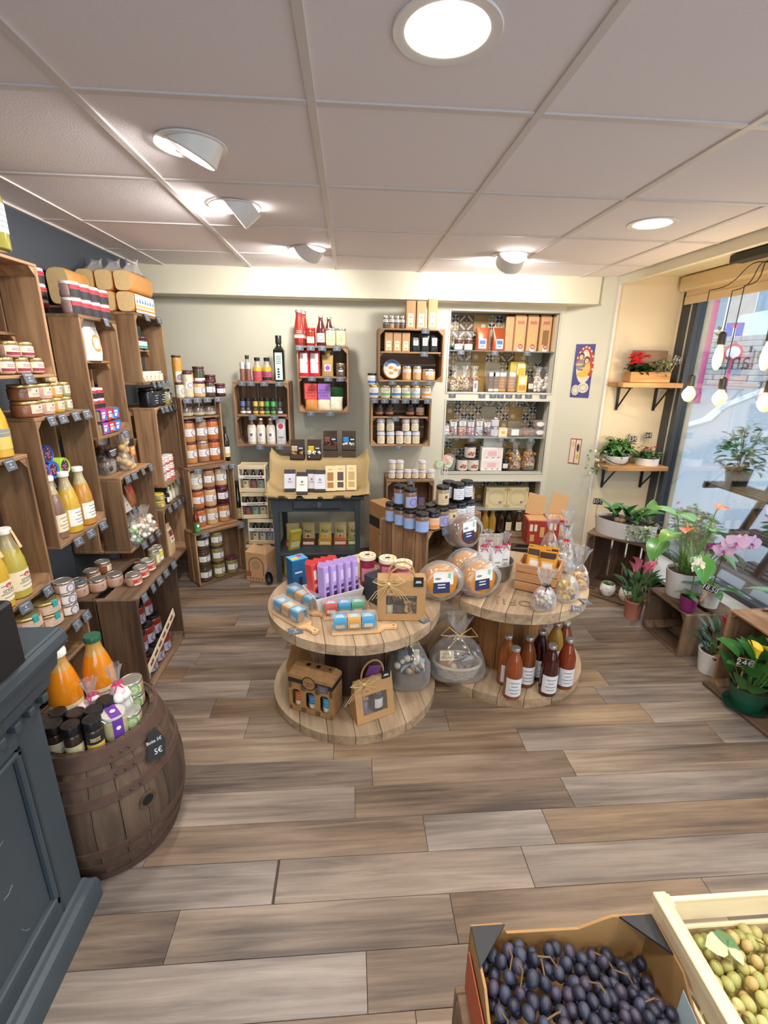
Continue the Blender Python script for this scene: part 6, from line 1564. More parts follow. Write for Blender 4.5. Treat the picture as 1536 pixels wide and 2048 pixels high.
g=G();g.lathe([(.022,0),(.026,.004),(.028,.10),(.026,.1),(.024,.006),(0,.005)],16,close=False);part(t,'glass',g.mesh('glass',M_CLEAR2))
rn=random.Random(2)
for i in range(11):
 a=i*2.4;r0=.01;r1=.015+.05*((i%4)/3);h=.245+.02*(i%3)
 ms=[plain('pastel '+c,c,.3,coat=.5)for c in(('#e8c48a','#f2e6c9'),('#b5d0a4','#eef0d8'),('#f0b6a8','#f6e2d4'))[i%3]]
 g=G();g.tube([(r0*cos(a),r0*sin(a),.01),(r1*cos(a),r1*sin(a),h)],.0018,5)
 s_=part(t,'lollipop',g.mesh('stick',M_WHITE))
 g=G();T=Matrix.Translation((r1*cos(a),r1*sin(a),h+.016))@Matrix.Rotation(rn.uniform(-.6,.6),4,'Z')@Matrix.Rotation(pi/2,4,'X')
 g.lathe([(0,-.004),(.018,-.004),(.021,0),(.018,.004),(0,.004)],18,T,close=False);g.cur=1
 for k in range(3):g.tube([((.003+.0052*(b/10+k))*cos(b*.63),(.003+.0052*(b/10+k))*sin(b*.63),.0042)for b in range(11)],.0013,4,T)
 part(s_,'candy',g.mesh('candy',ms))
# ================================================================== cork cartons behind the drums
M_CORK=plain('cork look card','#a97f50',.8,var=.35,scale=45)
M_BANDB=plain('black band','#2a2624',.6)
for k in(0,1):
 pbox(f'cork brown wine carton with black band, {("lower", "upper")[k]} of the stack behind drums',(.245,2.915,.3405*k),radians(28),(.12,.30,.34),M_CORK,'wine_carton','box',(('f',0,.52 if k else .8,1,.72 if k else .9,M_BANDB),('l',0,.52 if k else .8,1,.72 if k else .9,M_BANDB),('r',0,.52 if k else .8,1,.72 if k else .9,M_BANDB)),'cork brown wine cartons')
# ================================================================== first drum
Z=D1H+.0022
def dp(u,v,z=Z):p=at(u,v,'z',z);return p.x,p.y
M_BLUEB=plain('petrol blue card','#23679c',.45);M_BLUE2=plain('light blue print','#6cc0e0',.5)
x,y=dp(597,1176)
pbox('petrol blue wafer carton with pale blue top on the near drum',(x-.005,y+.03,Z),radians(32),(.085,.07,.15),M_BLUEB,'wafer_carton','carton',(('t',0,0,1,1,plain('sky top print','#4aa6dc',.5)),('t',.1,.2,.5,.6,I_YEL),('t',.55,.5,.85,.85,I_RED),('f',.15,.55,.6,.6,M_WHITE),('f',.4,.05,.6,.4,I_NAVY),('r',.1,.1,.8,.6,I_NAVY),('r',.3,.2,.6,.5,I_ORG)))
TR_=radians(28)
tc=Vector((-.085,1.975))
t=thing('display_tray','white card tray holding red and purple wafer packs on the drum','tray',(tc.x,tc.y,Z),TR_)
g=G();W,Dp,H=.235,.15,.075;f_=1.18
bt=[(-W/2/f_,-Dp/2/f_,0),(W/2/f_,-Dp/2/f_,0),(W/2/f_,Dp/2/f_,0),(-W/2/f_,Dp/2/f_,0)];tp=[(-W/2,-Dp/2,H),(W/2,-Dp/2,H),(W/2,Dp/2,H*1.1),(-W/2,Dp/2,H*1.1)]
g.add(bt+tp,[(3,2,1,0),(0,1,5,4),(1,2,6,5),(2,3,7,6),(3,0,4,7)])
o=part(t,'tray',g.mesh('tray',plain('soft white card','',.6),0));md=o.modifiers.new('thickness','SOLIDIFY');md.thickness=.003;md.offset=1
M_PURP=plain('lilac wafer wrap','#b79bd6',.4);M_REDW=plain('red wafer wrap','#d84a48',.4)
def wafer(label,off,red,grp,lean=0):
 o=Matrix.Rotation(TR_,3,'Z')@Vector((*off,0))
 t=thing('wafer_pack',label,'pack',(tc.x+o.x,tc.y+o.y,Z+.0045),0,grp,(-.10,lean,TR_+pi*.0+radians(20)))
 def mk():
  w,d,h=.030,.05,.205
  g=G();g.box((0,0,h/2),(w,d,h-.018),.005)
  g.prism([(-w/2*.9,-d/2*.9),(w/2*.9,-d/2*.9),(w/2*.9,d/2*.9),(-w/2*.9,d/2*.9)],0,.01)
  vs=[(-w/2*.85,-d/2*.9,h-.011),(w/2*.85,-d/2*.9,h-.011),(w/2*.85,d/2*.9,h-.011),(-w/2*.85,d/2*.9,h-.011),(0,-d/2*.95,h+.01),(0,d/2*.95,h+.004)]
  g.add(vs,[(0,1,4),(1,2,5,4),(2,3,5),(3,0,4,5)])
  return g.mesh('wrapper',M_REDW if red else M_PURP,20)
 part(t,'wrapper',cached(('wafer',red),mk))
 def mkp():
  g=G();w,d,h=.030,.05,.205;e=.0006
  for z0,z1,m,x0,x1 in((.12,.165,0,-.5,.42),(.085,.1,1,-.4,.3),(.03,.045,0,-.42,.2),(.055,.075,2,.0,.4)):
   g.cur=m;g.add([(w/2+e,d*x0*.8,z0),(w/2+e,d*x1*.8,z0),(w/2+e,d*x1*.8,z1),(w/2+e,d*x0*.8,z1)],[(0,1,2,3)])
   g.add([(-w*.32,-d/2-e,z0),(w*.32,-d/2-e,z0),(w*.32,-d/2-e,z1),(-w*.32,-d/2-e,z1)],[(0,1,2,3)])
  g.cur=2;g.add([(w/2+e*1.5,-.006+.009*cos(a),.11+.012*sin(a))for a in[b*pi/4 for b in range(8)]],[tuple(range(8))])
  return g.mesh('print',[plain('pale wrap print','#d9c6ea',.5)if not red else M_CREAM,plain('dark violet print','#5b3d80',.5)if not red else plain('pale red print','#f0b0a4',.5),plain('dark plum print','#3a2546',.5)if not red else plain('maroon print','#8a2428',.5)],0)
 part(t,'print',cached(('waferp',red),mkp))
for i in range(4):
 wafer(f'red wafer pack, {nth(i, 4)} along the back of the card tray',(-.085+.036*i,.022),True,'red wafer packs')
for i in range(5):
 wafer(f'lilac wafer pack, {nth(i, 5)} along the front of the card tray',(-.06+.037*i,-.034),False,'lilac wafer packs',lean=.06)
x,y=dp(668,1112,.55)
t=pbox('long pale wooden gift box with red writing behind the wafer packs',(-.03,2.24,Z),radians(30),(.24,.10,.09),M_PALE,'gift_box','box',(('t',.45,.35,.75,.6,I_RED),))
M_GRAPH=plain('graphite card','#3c424a',.55)
RZ1=radians(38)
bc=Vector((.155,1.985))
for k in range(2):
 pbox(f'graphite grey gift box, {("lower", "upper")[k]} of two under the tubs',(bc.x,bc.y,Z+.0625*k),RZ1,(.13,.15,.062),M_GRAPH,'gift_box','box',(),'graphite gift boxes')
CP=[('cherry red','#9a2a44'),('berry','#a83a68'),('strawberry pink','#c05a70')]
for i,(u,v)in enumerate(((711,1148),(736,1165),(762,1180))):
 o=Vector((bc.x,bc.y))+Vector((cos(RZ1+pi/2),sin(RZ1+pi/2)))*(.05*(1-i)*1.15)*1.0+Vector((cos(RZ1),sin(RZ1)))*(.015-.035*(i-1)*0)
 o=Vector((bc.x+.01,bc.y))+Vector((.07,-.055))*(i-1)*.95
 if i==0:o=Vector((.075,2.075))
 t=thing('cream_tub',f'round {CP[i][0]} tub with cream flowered lid, {nth(i, 3)} on the drum','tub',(o.x,o.y,(Z+.1256)if i else Z+.0),radians(20),'round flowered tubs')
 h=.075 if i else .18
 g=G();g.lathe([(.032,0),(.037,h)],20);part(t,'cup',g.mesh('cup',[plain(CP[i][0]+' paper',CP[i][1],.45)]))
 part(t,'label',label_mesh('cup',.0365,h*.15,h*.75,1.2,plain('pink cup label','#d98a98',.5),'block',plain(CP[i][0]+' paper','',.4)))
 g=G();g.lathe([(.039,h-.006),(.041,h-.004),(.041,h+.012),(.039,h+.014),(.037,h+.0125),(0,h+.0125)],24,close=False);l_=part(t,'lid',g.mesh('lid',M_CREAM))
 g=G()
 for k in range(7):g.add([(.026*cos(k*.9)+.007*cos(b*pi/3),.026*sin(k*.9)+.007*sin(b*pi/3),h+.0131)for b in range(6)],[tuple(range(6))])
 g.cur=1;g.add([(.014*cos(b*pi/8),.010*sin(b*pi/8),h+.0133)for b in range(16)],[tuple(range(16))])
 part(l_,'print',g.mesh('print',[plain('peach flower print','#e0b070',.5),plain('dark oval print','#4a4a52',.5)],0))
M_RAF=plain('raffia','#d9bd86',.8,var=.15)
def gift_bag(label,loc,rz,w,d,h,seed,contents,taper=.0,rot=None,win=(.18,.17,.82,.62)):
 t=thing('window_gift_bag',label,'gift bag',loc,rz,None,rot)
 g=G();x0,x1=-w/2,w/2;yb=d/2;yt=taper
 wx0,wx1,wz0,wz1=-w/2+w*win[0],-w/2+w*win[2],h*win[1],h*win[3]
 F=lambda x,z:(x,-d/2+(d/2-.006)*0-(-(z/h)*yt),z)
 P=[F(x0,0),F(x1,0),F(x1,h),F(x0,h),F(wx0,wz0),F(wx1,wz0),F(wx1,wz1),F(wx0,wz1)]
 B=lambda x,z:(x,d/2-(z/h)*yt,z)
 Q=[B(x0,0),B(x1,0),B(x1,h),B(x0,h)]
 g.add(P+Q,[(0,1,5,4),(1,2,6,5),(2,3,7,6),(3,0,4,7),(9,8,11,10),(8,0,3,11),(1,9,10,2),(8,9,1,0),(3,2,10,11)])
 o=part(t,'bag',g.mesh('bag',M_KRAFT,0));md=o.modifiers.new('thickness','SOLIDIFY');md.thickness=.0012;md.offset=-1
 g=G();g.add([F(wx0,wz0),F(wx1,wz0),F(wx1,wz1),F(wx0,wz1)],[(0,1,2,3)]);g.v=[(a,b+.0015,c)for a,b,c in g.v];part(t,'window',g.mesh('window',film('bag window',clear=.93,rough=.03),0))
 for s in((-1,1)if not taper else(0,)):
  g=G();yy=s*(d/2-.006)*.9 if not taper else 0;n=14
  g.tube([(.055*cos(pi*a/n)*(1 if a not in(0,n)else 1),yy,h-.004+(.06 if not taper else .085)*sin(pi*a/n)**.8)for a in range(n+1)],.0042,6);part(t,'handle',g.mesh('handle',M_KRAFT))
 g=G();yf=F(0,h*.93)[1]-.004;bx_=-w*.27
 for s in(-1,1):
  for k in range(4):
   a=.3+.16*k;L=.05+.006*k
   g.tube([(bx_,yf-.003,h*.93),(bx_+s*L*.5,yf-.014-.003*k,h*.93+L*sin(a)),(bx_+s*L,yf-.008-.003*k,h*.93+L*.35*sin(a)),(bx_+s*L*.5,yf-.008,h*.93-.004),(bx_,yf-.003,h*.93)],.0016,4)
   g.tube([(bx_,yf-.003,h*.93),(bx_+s*(.02+.012*k),yf-.008,h*.93-.035),(bx_+s*(.035+.018*k),yf-.004,h*.93-.06-.008*k)],.0014,4)
 g.ball((bx_,yf-.005,h*.93),(.009,.007,.008),8,5);part(t,'raffia_bow',g.mesh('raffia_bow',M_RAF))
 g=G();g.lathe([(0,0),(.019,0),(.019,.0012),(0,.0012)],20,Matrix.Translation((bx_+.012,F(0,h*.74)[1]-.0035,h*.74))@Matrix.Rotation(pi/2,4,'X'));g.cur=1
 for k in(-.005,.003):g.box((bx_+.012,F(0,h*.74)[1]-.0052,h*.74+k),(.022,.0004,.003))
 part(t,'round_tag',g.mesh('round_tag',[M_KBAG,I_EM],0))
 g=G();g.box((w*.34,F(0,h*.97)[1]-.003,h*.97),(.042,.0016,.044),.0004);g.cur=1;g.box((w*.34,F(0,h*.97)[1]-.0044,h*.985),(.02,.0008,.005));g.box((w*.34,F(0,h*.97)[1]-.0044,h*.955),(.026,.0008,.003));part(t,'name_card',g.mesh('name_card',[M_CHALK,M_TAGW],0))
 for c in contents(t):pass
 return t
def gb1(t):
 g=G();g.lathe([(.017,.0),(.018,.075),(.008,.095),(.008,.118),(.01,.118),(.01,.13)],14,Matrix.Translation((-.052,.0,.004)));yield part(t,'oil_bottle',g.mesh('oil_bottle',plain('black bottle glass','',.1)))
 g=G();band(g,.0186,.016,.06,1.3);yield part(t,'oil_label',g.mesh('oil_label',plain('cream small label','#d9c9a8',.6)),(-.052,0,.004))
 g=G();g.lathe([(.022,0),(.023,.035),(.02,.05),(.021,.05),(.021,.06)],14,Matrix.Translation((-.008,0,.004)));yield part(t,'spread_jar',g.mesh('spread_jar',plain('smoky dark jar','#3a2f2c',.1,coat=.8)))
 ct=cached('penne',lambda:lumps(34,lambda r:Vector((r.uniform(-.022,.022),r.uniform(-.012,.012),r.uniform(.012,.075))),.010,plain('penne','#d2a85e',.5),sq=.45));yield part(t,'pasta',ct,(.042,0,0),stuff=True)
 g=G();g.box((0,0,0),(.062,.03,.035),.006);yield part(t,'pasta_header',g.mesh('pasta_header',P_BLACK,0),(.042,0,.10))
 tex_text(t,'PASTA',.010,(.042,-.0157,.10),M_TAGW)
x,y=dp(803,1243)
gift_bag('kraft gift bag with pasta and oil behind its window, on the drum',(x,y+.045,Z),radians(-3),.205,.075,.19,1,gb1)
def pot_board(label,loc,rz,pots,back=False):
 t=thing('cutting_board',label,'board',loc,rz)
 def mk():
  g=G();pts=[(-.10,-.035),(.09,-.035),(.10,-.03),(.115,-.014),(.15,-.012),(.162,-.017),(.172,-.008),(.172,.008),(.162,.017),(.15,.012),(.115,.014),(.10,.03),(.09,.035),(-.10,.035)]
  g.prism(pts,0,.011);return g.mesh('board',M_BOARD,20)
 part(t,'board',cached('pboard',mk))
 g=G();g.lathe([(0,.0112),(.004,.0112)],10,Matrix.Translation((.158,0,.0002)),close=False);part(t,'hanging_hole',cached('phole',lambda:g.mesh('hanging_hole',plain('slot shadow brown','',.9))))
 for i,(c,d)in enumerate(pots):
  o=Matrix.Rotation(rz,3,'Z')@Vector((-.066+.058*i,0,0))
  q=thing('spread_pot',f'{d} sleeved glass spread pot, {nth(i, 3)} on the {label.split(",")[0].replace("beech board ", "board ")}','pot',(loc[0]+o.x,loc[1]+o.y,loc[2]+.0113),rz,'sleeved spread pots on beech boards')
  def mkp():
   g=G();g.lathe([(.021,0),(.025,.005),(.026,.04),(.022,.047),(.0225,.053),(0,.054)],16);return g.mesh('pot',glassy('pot spread','#9a7a5a',.2))
  part(q,'pot',cached('spot',mkp))
  def mks():
   g=G();m=8
   pr=[(-.027,.012),(-.0275,.04),(-.022,.054),(0,.0555),(.022,.054),(.0275,.04),(.027,.012)]
   g.grid(lambda u,v:(-.0265+.053*v,pr[min(6,int(u*6+.001))][0],pr[min(6,int(u*6+.001))][1]),6,3)
   g.cur=1;g.add([(-.018,-.0279,.016),(.018,-.0279,.016),(.018,-.0281,.032),(-.018,-.0281,.032)],[(0,1,2,3)])
   g.cur=2;g.add([(-.02,-.012,.0559),(.02,-.012,.0559),(.012,.012,.0559),(-.012,.012,.0559)],[(0,1,2,3)])
   return g.mesh('sleeve',[plain('sleeve '+c,c,.45),plain('sleeve print '+d,'#e8d9b8',.5)if c!='#2a9ccc' else plain('sleeve print sand','#d9b680',.5),plain('sleeve top','#a9d4e6',.45)],40)
  part(q,'sleeve',cached(('ssleeve',c),mks))
 g=G();g.box((-.008,0,.042),(.19,.066,.066),.005);part(t,'wrap',cached('bwrap',lambda:g.mesh('wrap',film('thin wrap',clear=.95,rough=.06),30)))
BLU,ORA,REDP,GRNP=('#2a9ccc','blue'),('#e0a23a','orange'),('#c9483c','red'),('#4aa878','green')
x,y=dp(712,1262);pot_board('beech board in front, nearest the drum edge',(x-.0,y+.01,Z),radians(4),(BLU,ORA,('#2f9fd0','bright blue')))
x,y=dp(690,1238);pot_board('beech board second row, red to green pots',(x+.005,y+.035,Z),radians(5),(REDP,BLU,GRNP))
x,y=dp(590,1232);pot_board('beech board at the left drum edge',(x-.012,y-.022,Z),radians(-47),(BLU,ORA,('#2f9fd0','bright blue')))
x,y=dp(618,1212);pot_board('beech board beside the card tray',(x-.022,y+.004,Z),radians(-47),(BLU,ORA,('#2f9fd0','bright blue')))
ZL=.0475
def dl(u,v):p=at(u,v,'z',ZL);return p.x,p.y
def cork_case(label,loc,rz):
 t=thing('bottle_case',label,'gift case',loc,rz)
 W,D,H=.215,.10,.185
 g=G();wn=[(-.07,.024),(0,.024),(.07,.024)]
 y=-D/2
 segs=[-W/2,-.092,-.048,-.022,.022,.048,.092,W/2]
 for a,b in((0,1),(2,3),(4,5),(6,7)):g.box(((segs[a]+segs[b])/2,y+.0015,.075),(segs[b]-segs[a],.003,.15))
 g.box((0,y+.0015,.012),(W,.003,.024));g.box((0,y+.0015,(.112+H)/2),(W,.003,H-.112))
 g.box((0,D/2-.0015,H/2),(W,.003,H));g.box((-W/2+.0015,0,H/2),(.003,D-.006,H));g.box((W/2-.0015,0,H/2),(.003,D-.006,H));g.box((0,0,.0015),(W-.006,D-.006,.003))
 for cx in(-.07,0,.07):
  for s in(-1,1):
   for zz,sg in((.112,-1),(.024,1)):g.prism([(cx+s*.022,0),(cx+s*.022,sg*.012),(cx+s*.012,0)]if s*sg>0 else[(cx+s*.022,0),(cx+s*.012,0),(cx+s*.022,sg*.012)],-.0015,.0015,Matrix.Translation((0,y+.0015,zz))@Matrix.Rotation(pi/2,4,'X'))
 part(t,'case',g.mesh('case',M_CORK,0))
 g=G();g.add([(-W/2,-D/2,H),(W/2,-D/2,H),(W/2,D/2,H),(-W/2,D/2,H),(-W/2*.86,-.022,H+.032),(W/2*.86,-.022,H+.032),(W/2*.86,.022,H+.032),(-W/2*.86,.022,H+.032)],[(0,1,5,4),(1,2,6,5),(2,3,7,6),(3,0,4,7),(4,5,6,7)]);part(t,'sloped_top',g.mesh('sloped_top',M_CORK,0))
 g=G()
 for x in(-.03,.018,.075):g.lathe([(0,0),(.011 if x<.05 else .006,0)],14,Matrix.Translation((x,0,H+.0326)),close=False)
 part(t,'finger_holes',g.mesh('finger_holes',plain('dark hole','',.9)))
 g=G();g.box((0,y-.0006,.158),(W+.0008,.001,.022));g.box((W/2+.0004,0,.158),(.001,D,.022));part(t,'black_band',g.mesh('black_band',M_BANDB,0))
 g=G();Tf=Matrix.Translation((-.005,y-.0015,.158))@FRONT
 g.lathe([(0,0),(.034,0)],28,Tf,close=False);g.cur=1;g.lathe([(.0295,.0004),(.034,.0004)],28,Tf,close=False)
 v,f=text_geo('Lou Isa' if 0 else 'LiaLoo',.017);g.add([(a,b+.002,c+.0005)for a,b,c in v],f,Tf);g.box((0,-.012,.0006),(.036,.0016,.0002),0,Tf)
 part(t,'emblem',g.mesh('emblem',[M_CORK,M_INK],0))
 g=G();g.box((.064,y-.0025,.148),(.05,.0016,.034),.0004);g.cur=1
 for k in(.007,-.002,-.009):g.box((.064,y-.0036,.148+k),(.03,.0004,.0022))
 part(t,'price_sticker',g.mesh('price_sticker',M_TAGS,0))
 R=Matrix.Rotation(rz,3,'Z')
 for i,(cx,c,d)in enumerate(((-.07,'#d0643c','orange'),(0,'#2f86c4','blue'),(.07,'#3fa0c8','sky blue'))):
  o=R@Vector((cx,-.012,0))
  b=bottle(f'small bottle with {d} label behind the {("left", "middle", "right")[i]} case window',(loc[0]+o.x,loc[1]+o.y,loc[2]+.0034),rz,'wine',.0255,.175,plain('brown beer glass','',.1),'black',('block',plain('case label '+d,c,.5),.06,.5,1.3,plain('case label base '+d,'#d9c9a0',.5)),'bottles in the cork case')
  g=G();wrap(g,[(.008*cos(a*pi/6),.008*sin(a*pi/6))for a in range(12)],.0275,.03);part(b,'medal',g.mesh('medal',M_CREAM,0))
x,y=dl(636,1432)
cork_case('cork brown bottle case with round emblem and three windows',(x-.012,y+.06,ZL),radians(-24))
def gb2(t):
 g=G();g.lathe([(.022,0),(.023,.05),(.02,.06),(.021,.06),(.021,.068)],14,Matrix.Translation((-.04,.01,.006)));yield part(t,'spread_jar',g.mesh('spread_jar',plain('mauve jar','#8a7a94',.2,coat=.8)))
 g=G();g.lathe([(.03,0),(.031,.075),(.014,.1),(.014,.122),(.012,.125)],16,Matrix.Translation((.028,.012,.006)));yield part(t,'wine_bottle',g.mesh('wine_bottle',plain('plum bottle','#2a1a24',.1,coat=.8)))
 g=G();band(g,.0316,.022,.07,.7);yield part(t,'wine_label',g.mesh('wine_label',M_WHITE),(.028,.012,.006))
 ct=cached('chips',lambda:lumps(16,lambda r:Vector((r.uniform(-.02,.02),r.uniform(-.01,.012),r.uniform(.08,.118))),.010,plain('biscuit bits','#c9a070',.5)));yield part(t,'biscuits',ct,(-.042,.012,0),stuff=True)
x,y=dl(745,1442)
gift_bag('kraft gift bag with wine and jar window, on the lower disc',(x,y+.055,ZL),radians(24),.185,.095,.19,2,gb2,taper=.042)
solo('purple_card',cached('pcard',lambda:G().box((0,0,.03),(.075,.003,.06),.001).mesh('purple_card',plain('deep lilac card','#93589c',.5),0)),'purple card sticking up behind the lower kraft gift bag','card',(x+.0,y+.16,ZL+.115),.5,None,(.2,.3,.5))
solo('card_stand',cached('cstand',lambda:G().box((0,0,.058),(.06,.05,.116),.002).mesh('card_stand',M_CORED,0)),'dark block carrying the purple card behind the lower kraft gift bag','block',(x,y+.165,ZL),.5)
g=G();g.add([(-.06,-.07,0),(.06,-.07,0),(.06,.07,0),(-.06,.07,0),(-.058,-.006,.20),(.058,-.006,.20),(.058,.006,.20),(-.058,.006,.20)],[(3,2,1,0),(0,1,5,4),(1,2,6,5),(2,3,7,6),(3,0,4,7),(4,5,6,7)])
t=thing('tent_bag','tent shaped kraft bag turned sideways at the left of the lower disc','bag',(-.255,2.075,ZL),radians(-70));part(t,'bag',g.mesh('bag',M_KRAFT,0))
g=G()
for k in range(9):
 a=k*.35-1.4;g.tube([(0,-.01,.19),(.03*sin(a),-.03,.19+.02*cos(a)),(.075*sin(a),-.05,.185+.04*cos(a))],.0013,4)
part(t,'raffia_bow',g.mesh('raffia_bow',M_RAF))
def hamper(label,loc,rz,w,d,h,kind):
 t=thing('gift_hamper',label,'hamper',loc,rz)
 if kind=='bucket':
  g=G();g.lathe([(w*.36,0),(w*.43,.085),(w*.44,.088),(w*.42,.086),(w*.35,.004),(0,.004)],28,close=False);g.lathe([(w*.445,.03),(w*.452,.034),(w*.445,.038)],28,close=False)if 0 else None
  part(t,'bucket',g.mesh('bucket',plain('galvanised bucket','#9c9a94',.45,metal=.6,var=.2,scale=30)))
  z0=.085
 else:
  g=G();n=36
  for k in range(5):
   z=.008+.013*k;q=.84+.035*k
   g.tube([(w*.46*q*cos(a*2*pi/n)*(1+.0)+0,d*.46*q*sin(a*2*pi/n),z+.0035*sin(a*pi/1.5+k*pi))for a in range(n)],.0052,5,closed=True)
  for a in range(n//2):
   A=a*4*pi/n;g.tube([(w*.46*.82*cos(A),d*.46*.82*sin(A),.0),(w*.46*.99*cos(A),d*.46*.99*sin(A),.07)],.0035,4)
  g.tube([(w*.48*cos(a*2*pi/n),d*.48*sin(a*2*pi/n),.072)for a in range(n)],.008,6,closed=True);g.lathe([(0,.003),(w*.36,.003)],24,Matrix.Diagonal((1,d/w,1,1)),close=False)
  part(t,'basket',g.mesh('basket',plain('whitewashed wicker','#cfc6b4',.8,var=.2,scale=80)),stuff=True)
  z0=.03
 return t,z0
x,y=dl(826,1375)
t,z0=hamper('cellophane wrapped metal bucket hamper on the near drum disc',(x-.02,y+.065,ZL),0,.20,.20,.28,'bucket')
part(t,'treats',lumps(44,fill(.12,.10,.10,z0-.03),.016,[plain('treat '+c,c,.5)for c in('#b98a5c','#d9c4a0','#7a5a3c','#e3d9c8','#5a4a44')],seed=81),stuff=True)
g=G();g.box((-.03,-.03,.155),(.05,.012,.07),.004);g.cur=1;g.box((.035,-.035,.15),(.028,.01,.085),.004);g.cur=2;g.box((.0,.02,.17),(.05,.02,.07),.004);part(t,'packets',g.mesh('packets',[plain('grey packet','#6a7480',.4),M_CREAM,P_BLACK],0))
part(t,'cellophane',cello_mesh(.225,.215,.30,.16,'hb',5,.42,None,.72));knot(t,.216,.022,M_RAF,'raffia_tie',.05)
# ================================================================== second drum, top
Z=D2H+.0022
M_CAKE=plain('golden cake crust','#d08e38',.45,var=.3,scale=14,bump=.2);M_CAKED=plain('marbled brown cake crust','#7a4a22',.45,var=.6,scale=16,bump=.2)
def cake(label,loc,rz,dark=False,tilt=.12,r=.083):
 t=thing('wrapped_cake',label,'cake',loc,rz,'wrapped round cakes',(-tilt,0,rz))
 def mk():
  g=G();n=40
  g.grid(lambda u,v:((r*(1-.03*abs(sin(8*pi*u))*1)*(.75+.25*sin(pi*v)))*cos(2*pi*u)*(1 if 0<v<1 else .001),-.042*cos(pi*v)*(1.0),r+.002+(r*(1-.03*abs(sin(8*pi*u)))*(.75+.25*sin(pi*v)))*sin(2*pi*u)*(1 if 0<v<1 else .001)),n,10,wrap=True)
  return g.mesh('cake',M_CAKED if dark else M_CAKE,60)
 part(t,'cake',cached(('cake',dark),mk))
 def mkl():
  g=G();y=-.0438
  g.add([(-.045,y,.078),(.05,y,.078),(.05,y,.14),(-.045,y,.14)],[(0,1,2,3)]);g.cur=1;g.add([(-.045,y-.0004,.038),(.034,y-.0004,.038),(.034,y-.0004,.09),(-.045,y-.0004,.09)],[(0,1,2,3)])
  g.cur=2;g.add([(.022,y-.0005,.112),(.038,y-.0005,.105),(.038,y-.0005,.132),(.026,y-.0005,.132)],[(0,1,2,3)])
  g.cur=3;g.add([(-.024+.012*cos(a*pi/5)*1.3,y-.0006,.108+.006*sin(a*pi/5))for a in range(10)],[tuple(range(10))])
  g.cur=0
  for k in(.076,.062):g.add([(-.024,y-.0008,k),(.012,y-.0008,k),(.012,y-.0008,k+.005),(-.024,y-.0008,k+.005)],[(0,1,2,3)])
  return g.mesh('label',[M_WHITE,I_NAVY,plain('mint print','#8fd0b8',.6),I_GREY],0)
 part(t,'label',cached('cakel',mkl))
 def mkw():
  g=G()
  def f(u,v):
   a=2*pi*u;q=(r*1.14+.006*mnoise.noise(Vector((cos(a)*5,sin(a)*5,v*4))));s=(.35+.65*sin(pi*min(1,max(0,.08+.84*v)))**.6)
   return(q*s*cos(a)*(1.08+.12*abs(cos(a))**3),-.055*cos(pi*v),max(.0,r+.002+q*s*sin(a)))
  g.grid(f,30,10,wrap=True);return g.mesh('cellophane',M_CLEAR,180)
 part(t,'cellophane',cached(('cakew',r),mkw))
def d2(u,v):p=at(u,v,'z',Z);return p.x,p.y
x,y=d2(962,1198);cake('golden wrapped cake standing at the front of the far drum',(x,y+.05,Z),radians(18))
x,y=d2(880,1206);cake('golden wrapped cake just right of the kraft gift bag',(x+.01,y+.055,Z),radians(5))
cake('golden wrapped cake wedged between the two front ones',(.575,2.165,Z),radians(30),tilt=.03)
x,y=d2(905,1170);cake('golden wrapped cake with its edge showing behind the others',(x-.01,y+.17,Z),radians(40),tilt=.05)if 0 else None
p=at(918,1085,'y',2.29)
t_=thing('cake_riser','dark box behind the wrapped cakes propping the topmost one','box',(.585,2.268,Z),radians(43.7));g=G();g.box((0,0,.0775),(.10,.07,.155),.002);part(t_,'box',g.mesh('box',M_GRAPH,0))
cake('dark marbled cake propped up highest against the bridging crate',(.585,2.266,Z+.1562),radians(32),True,tilt=.10)
x,y=d2(990,1168)
t=thing('metal_bucket','low galvanised tub holding white bags tied with red ribbon','tub',(x+.012,y+.12,Z),0)
g=G();g.lathe([(.10,0),(.112,.085),(.115,.088),(.110,.088),(.098,.004),(0,.004)],32,close=False);part(t,'tub',g.mesh('tub',plain('galvanised bucket','',.4)))
M_RIB=plain('raspberry ribbon','#c92a4c',.35);bx0,by0=x+.012,y+.12
for i,(ox,oy,hh)in enumerate(((-.055,-.03,.06),(.008,-.05,.06),(.06,-.01,.065),(-.02,.04,.07))):
 q=thing('sugar_bag',f'white sugar bag tied with red ribbon, {("left", "front", "right", "rear")[i]} one in the tub','bag',(bx0+ox,by0+oy,Z+.0045),(i-1)*.1,'white bags tied with red ribbon')
 part(q,'bag',cached('sugar',lambda:pouch_mesh(.062,.05,.165,plain('white sugar bag','#e3e0e2',.5),'sugar',seed=3)))
 part(q,'label',curved_patch(.045,.08,.062,.05,.165,.42,M_WHITE,'lines',I_GREY))
 part(q,'twist',cached('sugtop',lambda:cello_mesh(.05,.04,.075,.3,'sug',4,.9,None,.25)),(0,0,.155));knot(q,.17,.012,M_RIB,'ribbon',.022)
BZ=radians(-32)
bxp=Vector((.93,2.09))
t=thing('slatted_box','small wooden slatted box holding orange snack sachets','box',(bxp.x,bxp.y,Z),BZ)
M_LWOOD=wood('honey brown slat wood','#8a623e','#b5875c','#cca276',tint=.1)
W,D,H=.20,.155,.145
for k in range(3):
 z=.024+.048*k
 for s in(-1,1):
  put_board(t,W,.042,.009,(0,s*(D/2-.0045),z),'xz',M_LWOOD,'slat',.0003);put_board(t,D-.018,.042,.009,(s*(W/2-.0045),0,z),'yz',M_LWOOD,'slat',.0003)
put_board(t,W-.02,D-.02,.006,(0,0,.0035),'xy',M_LWOOD,'base',0)
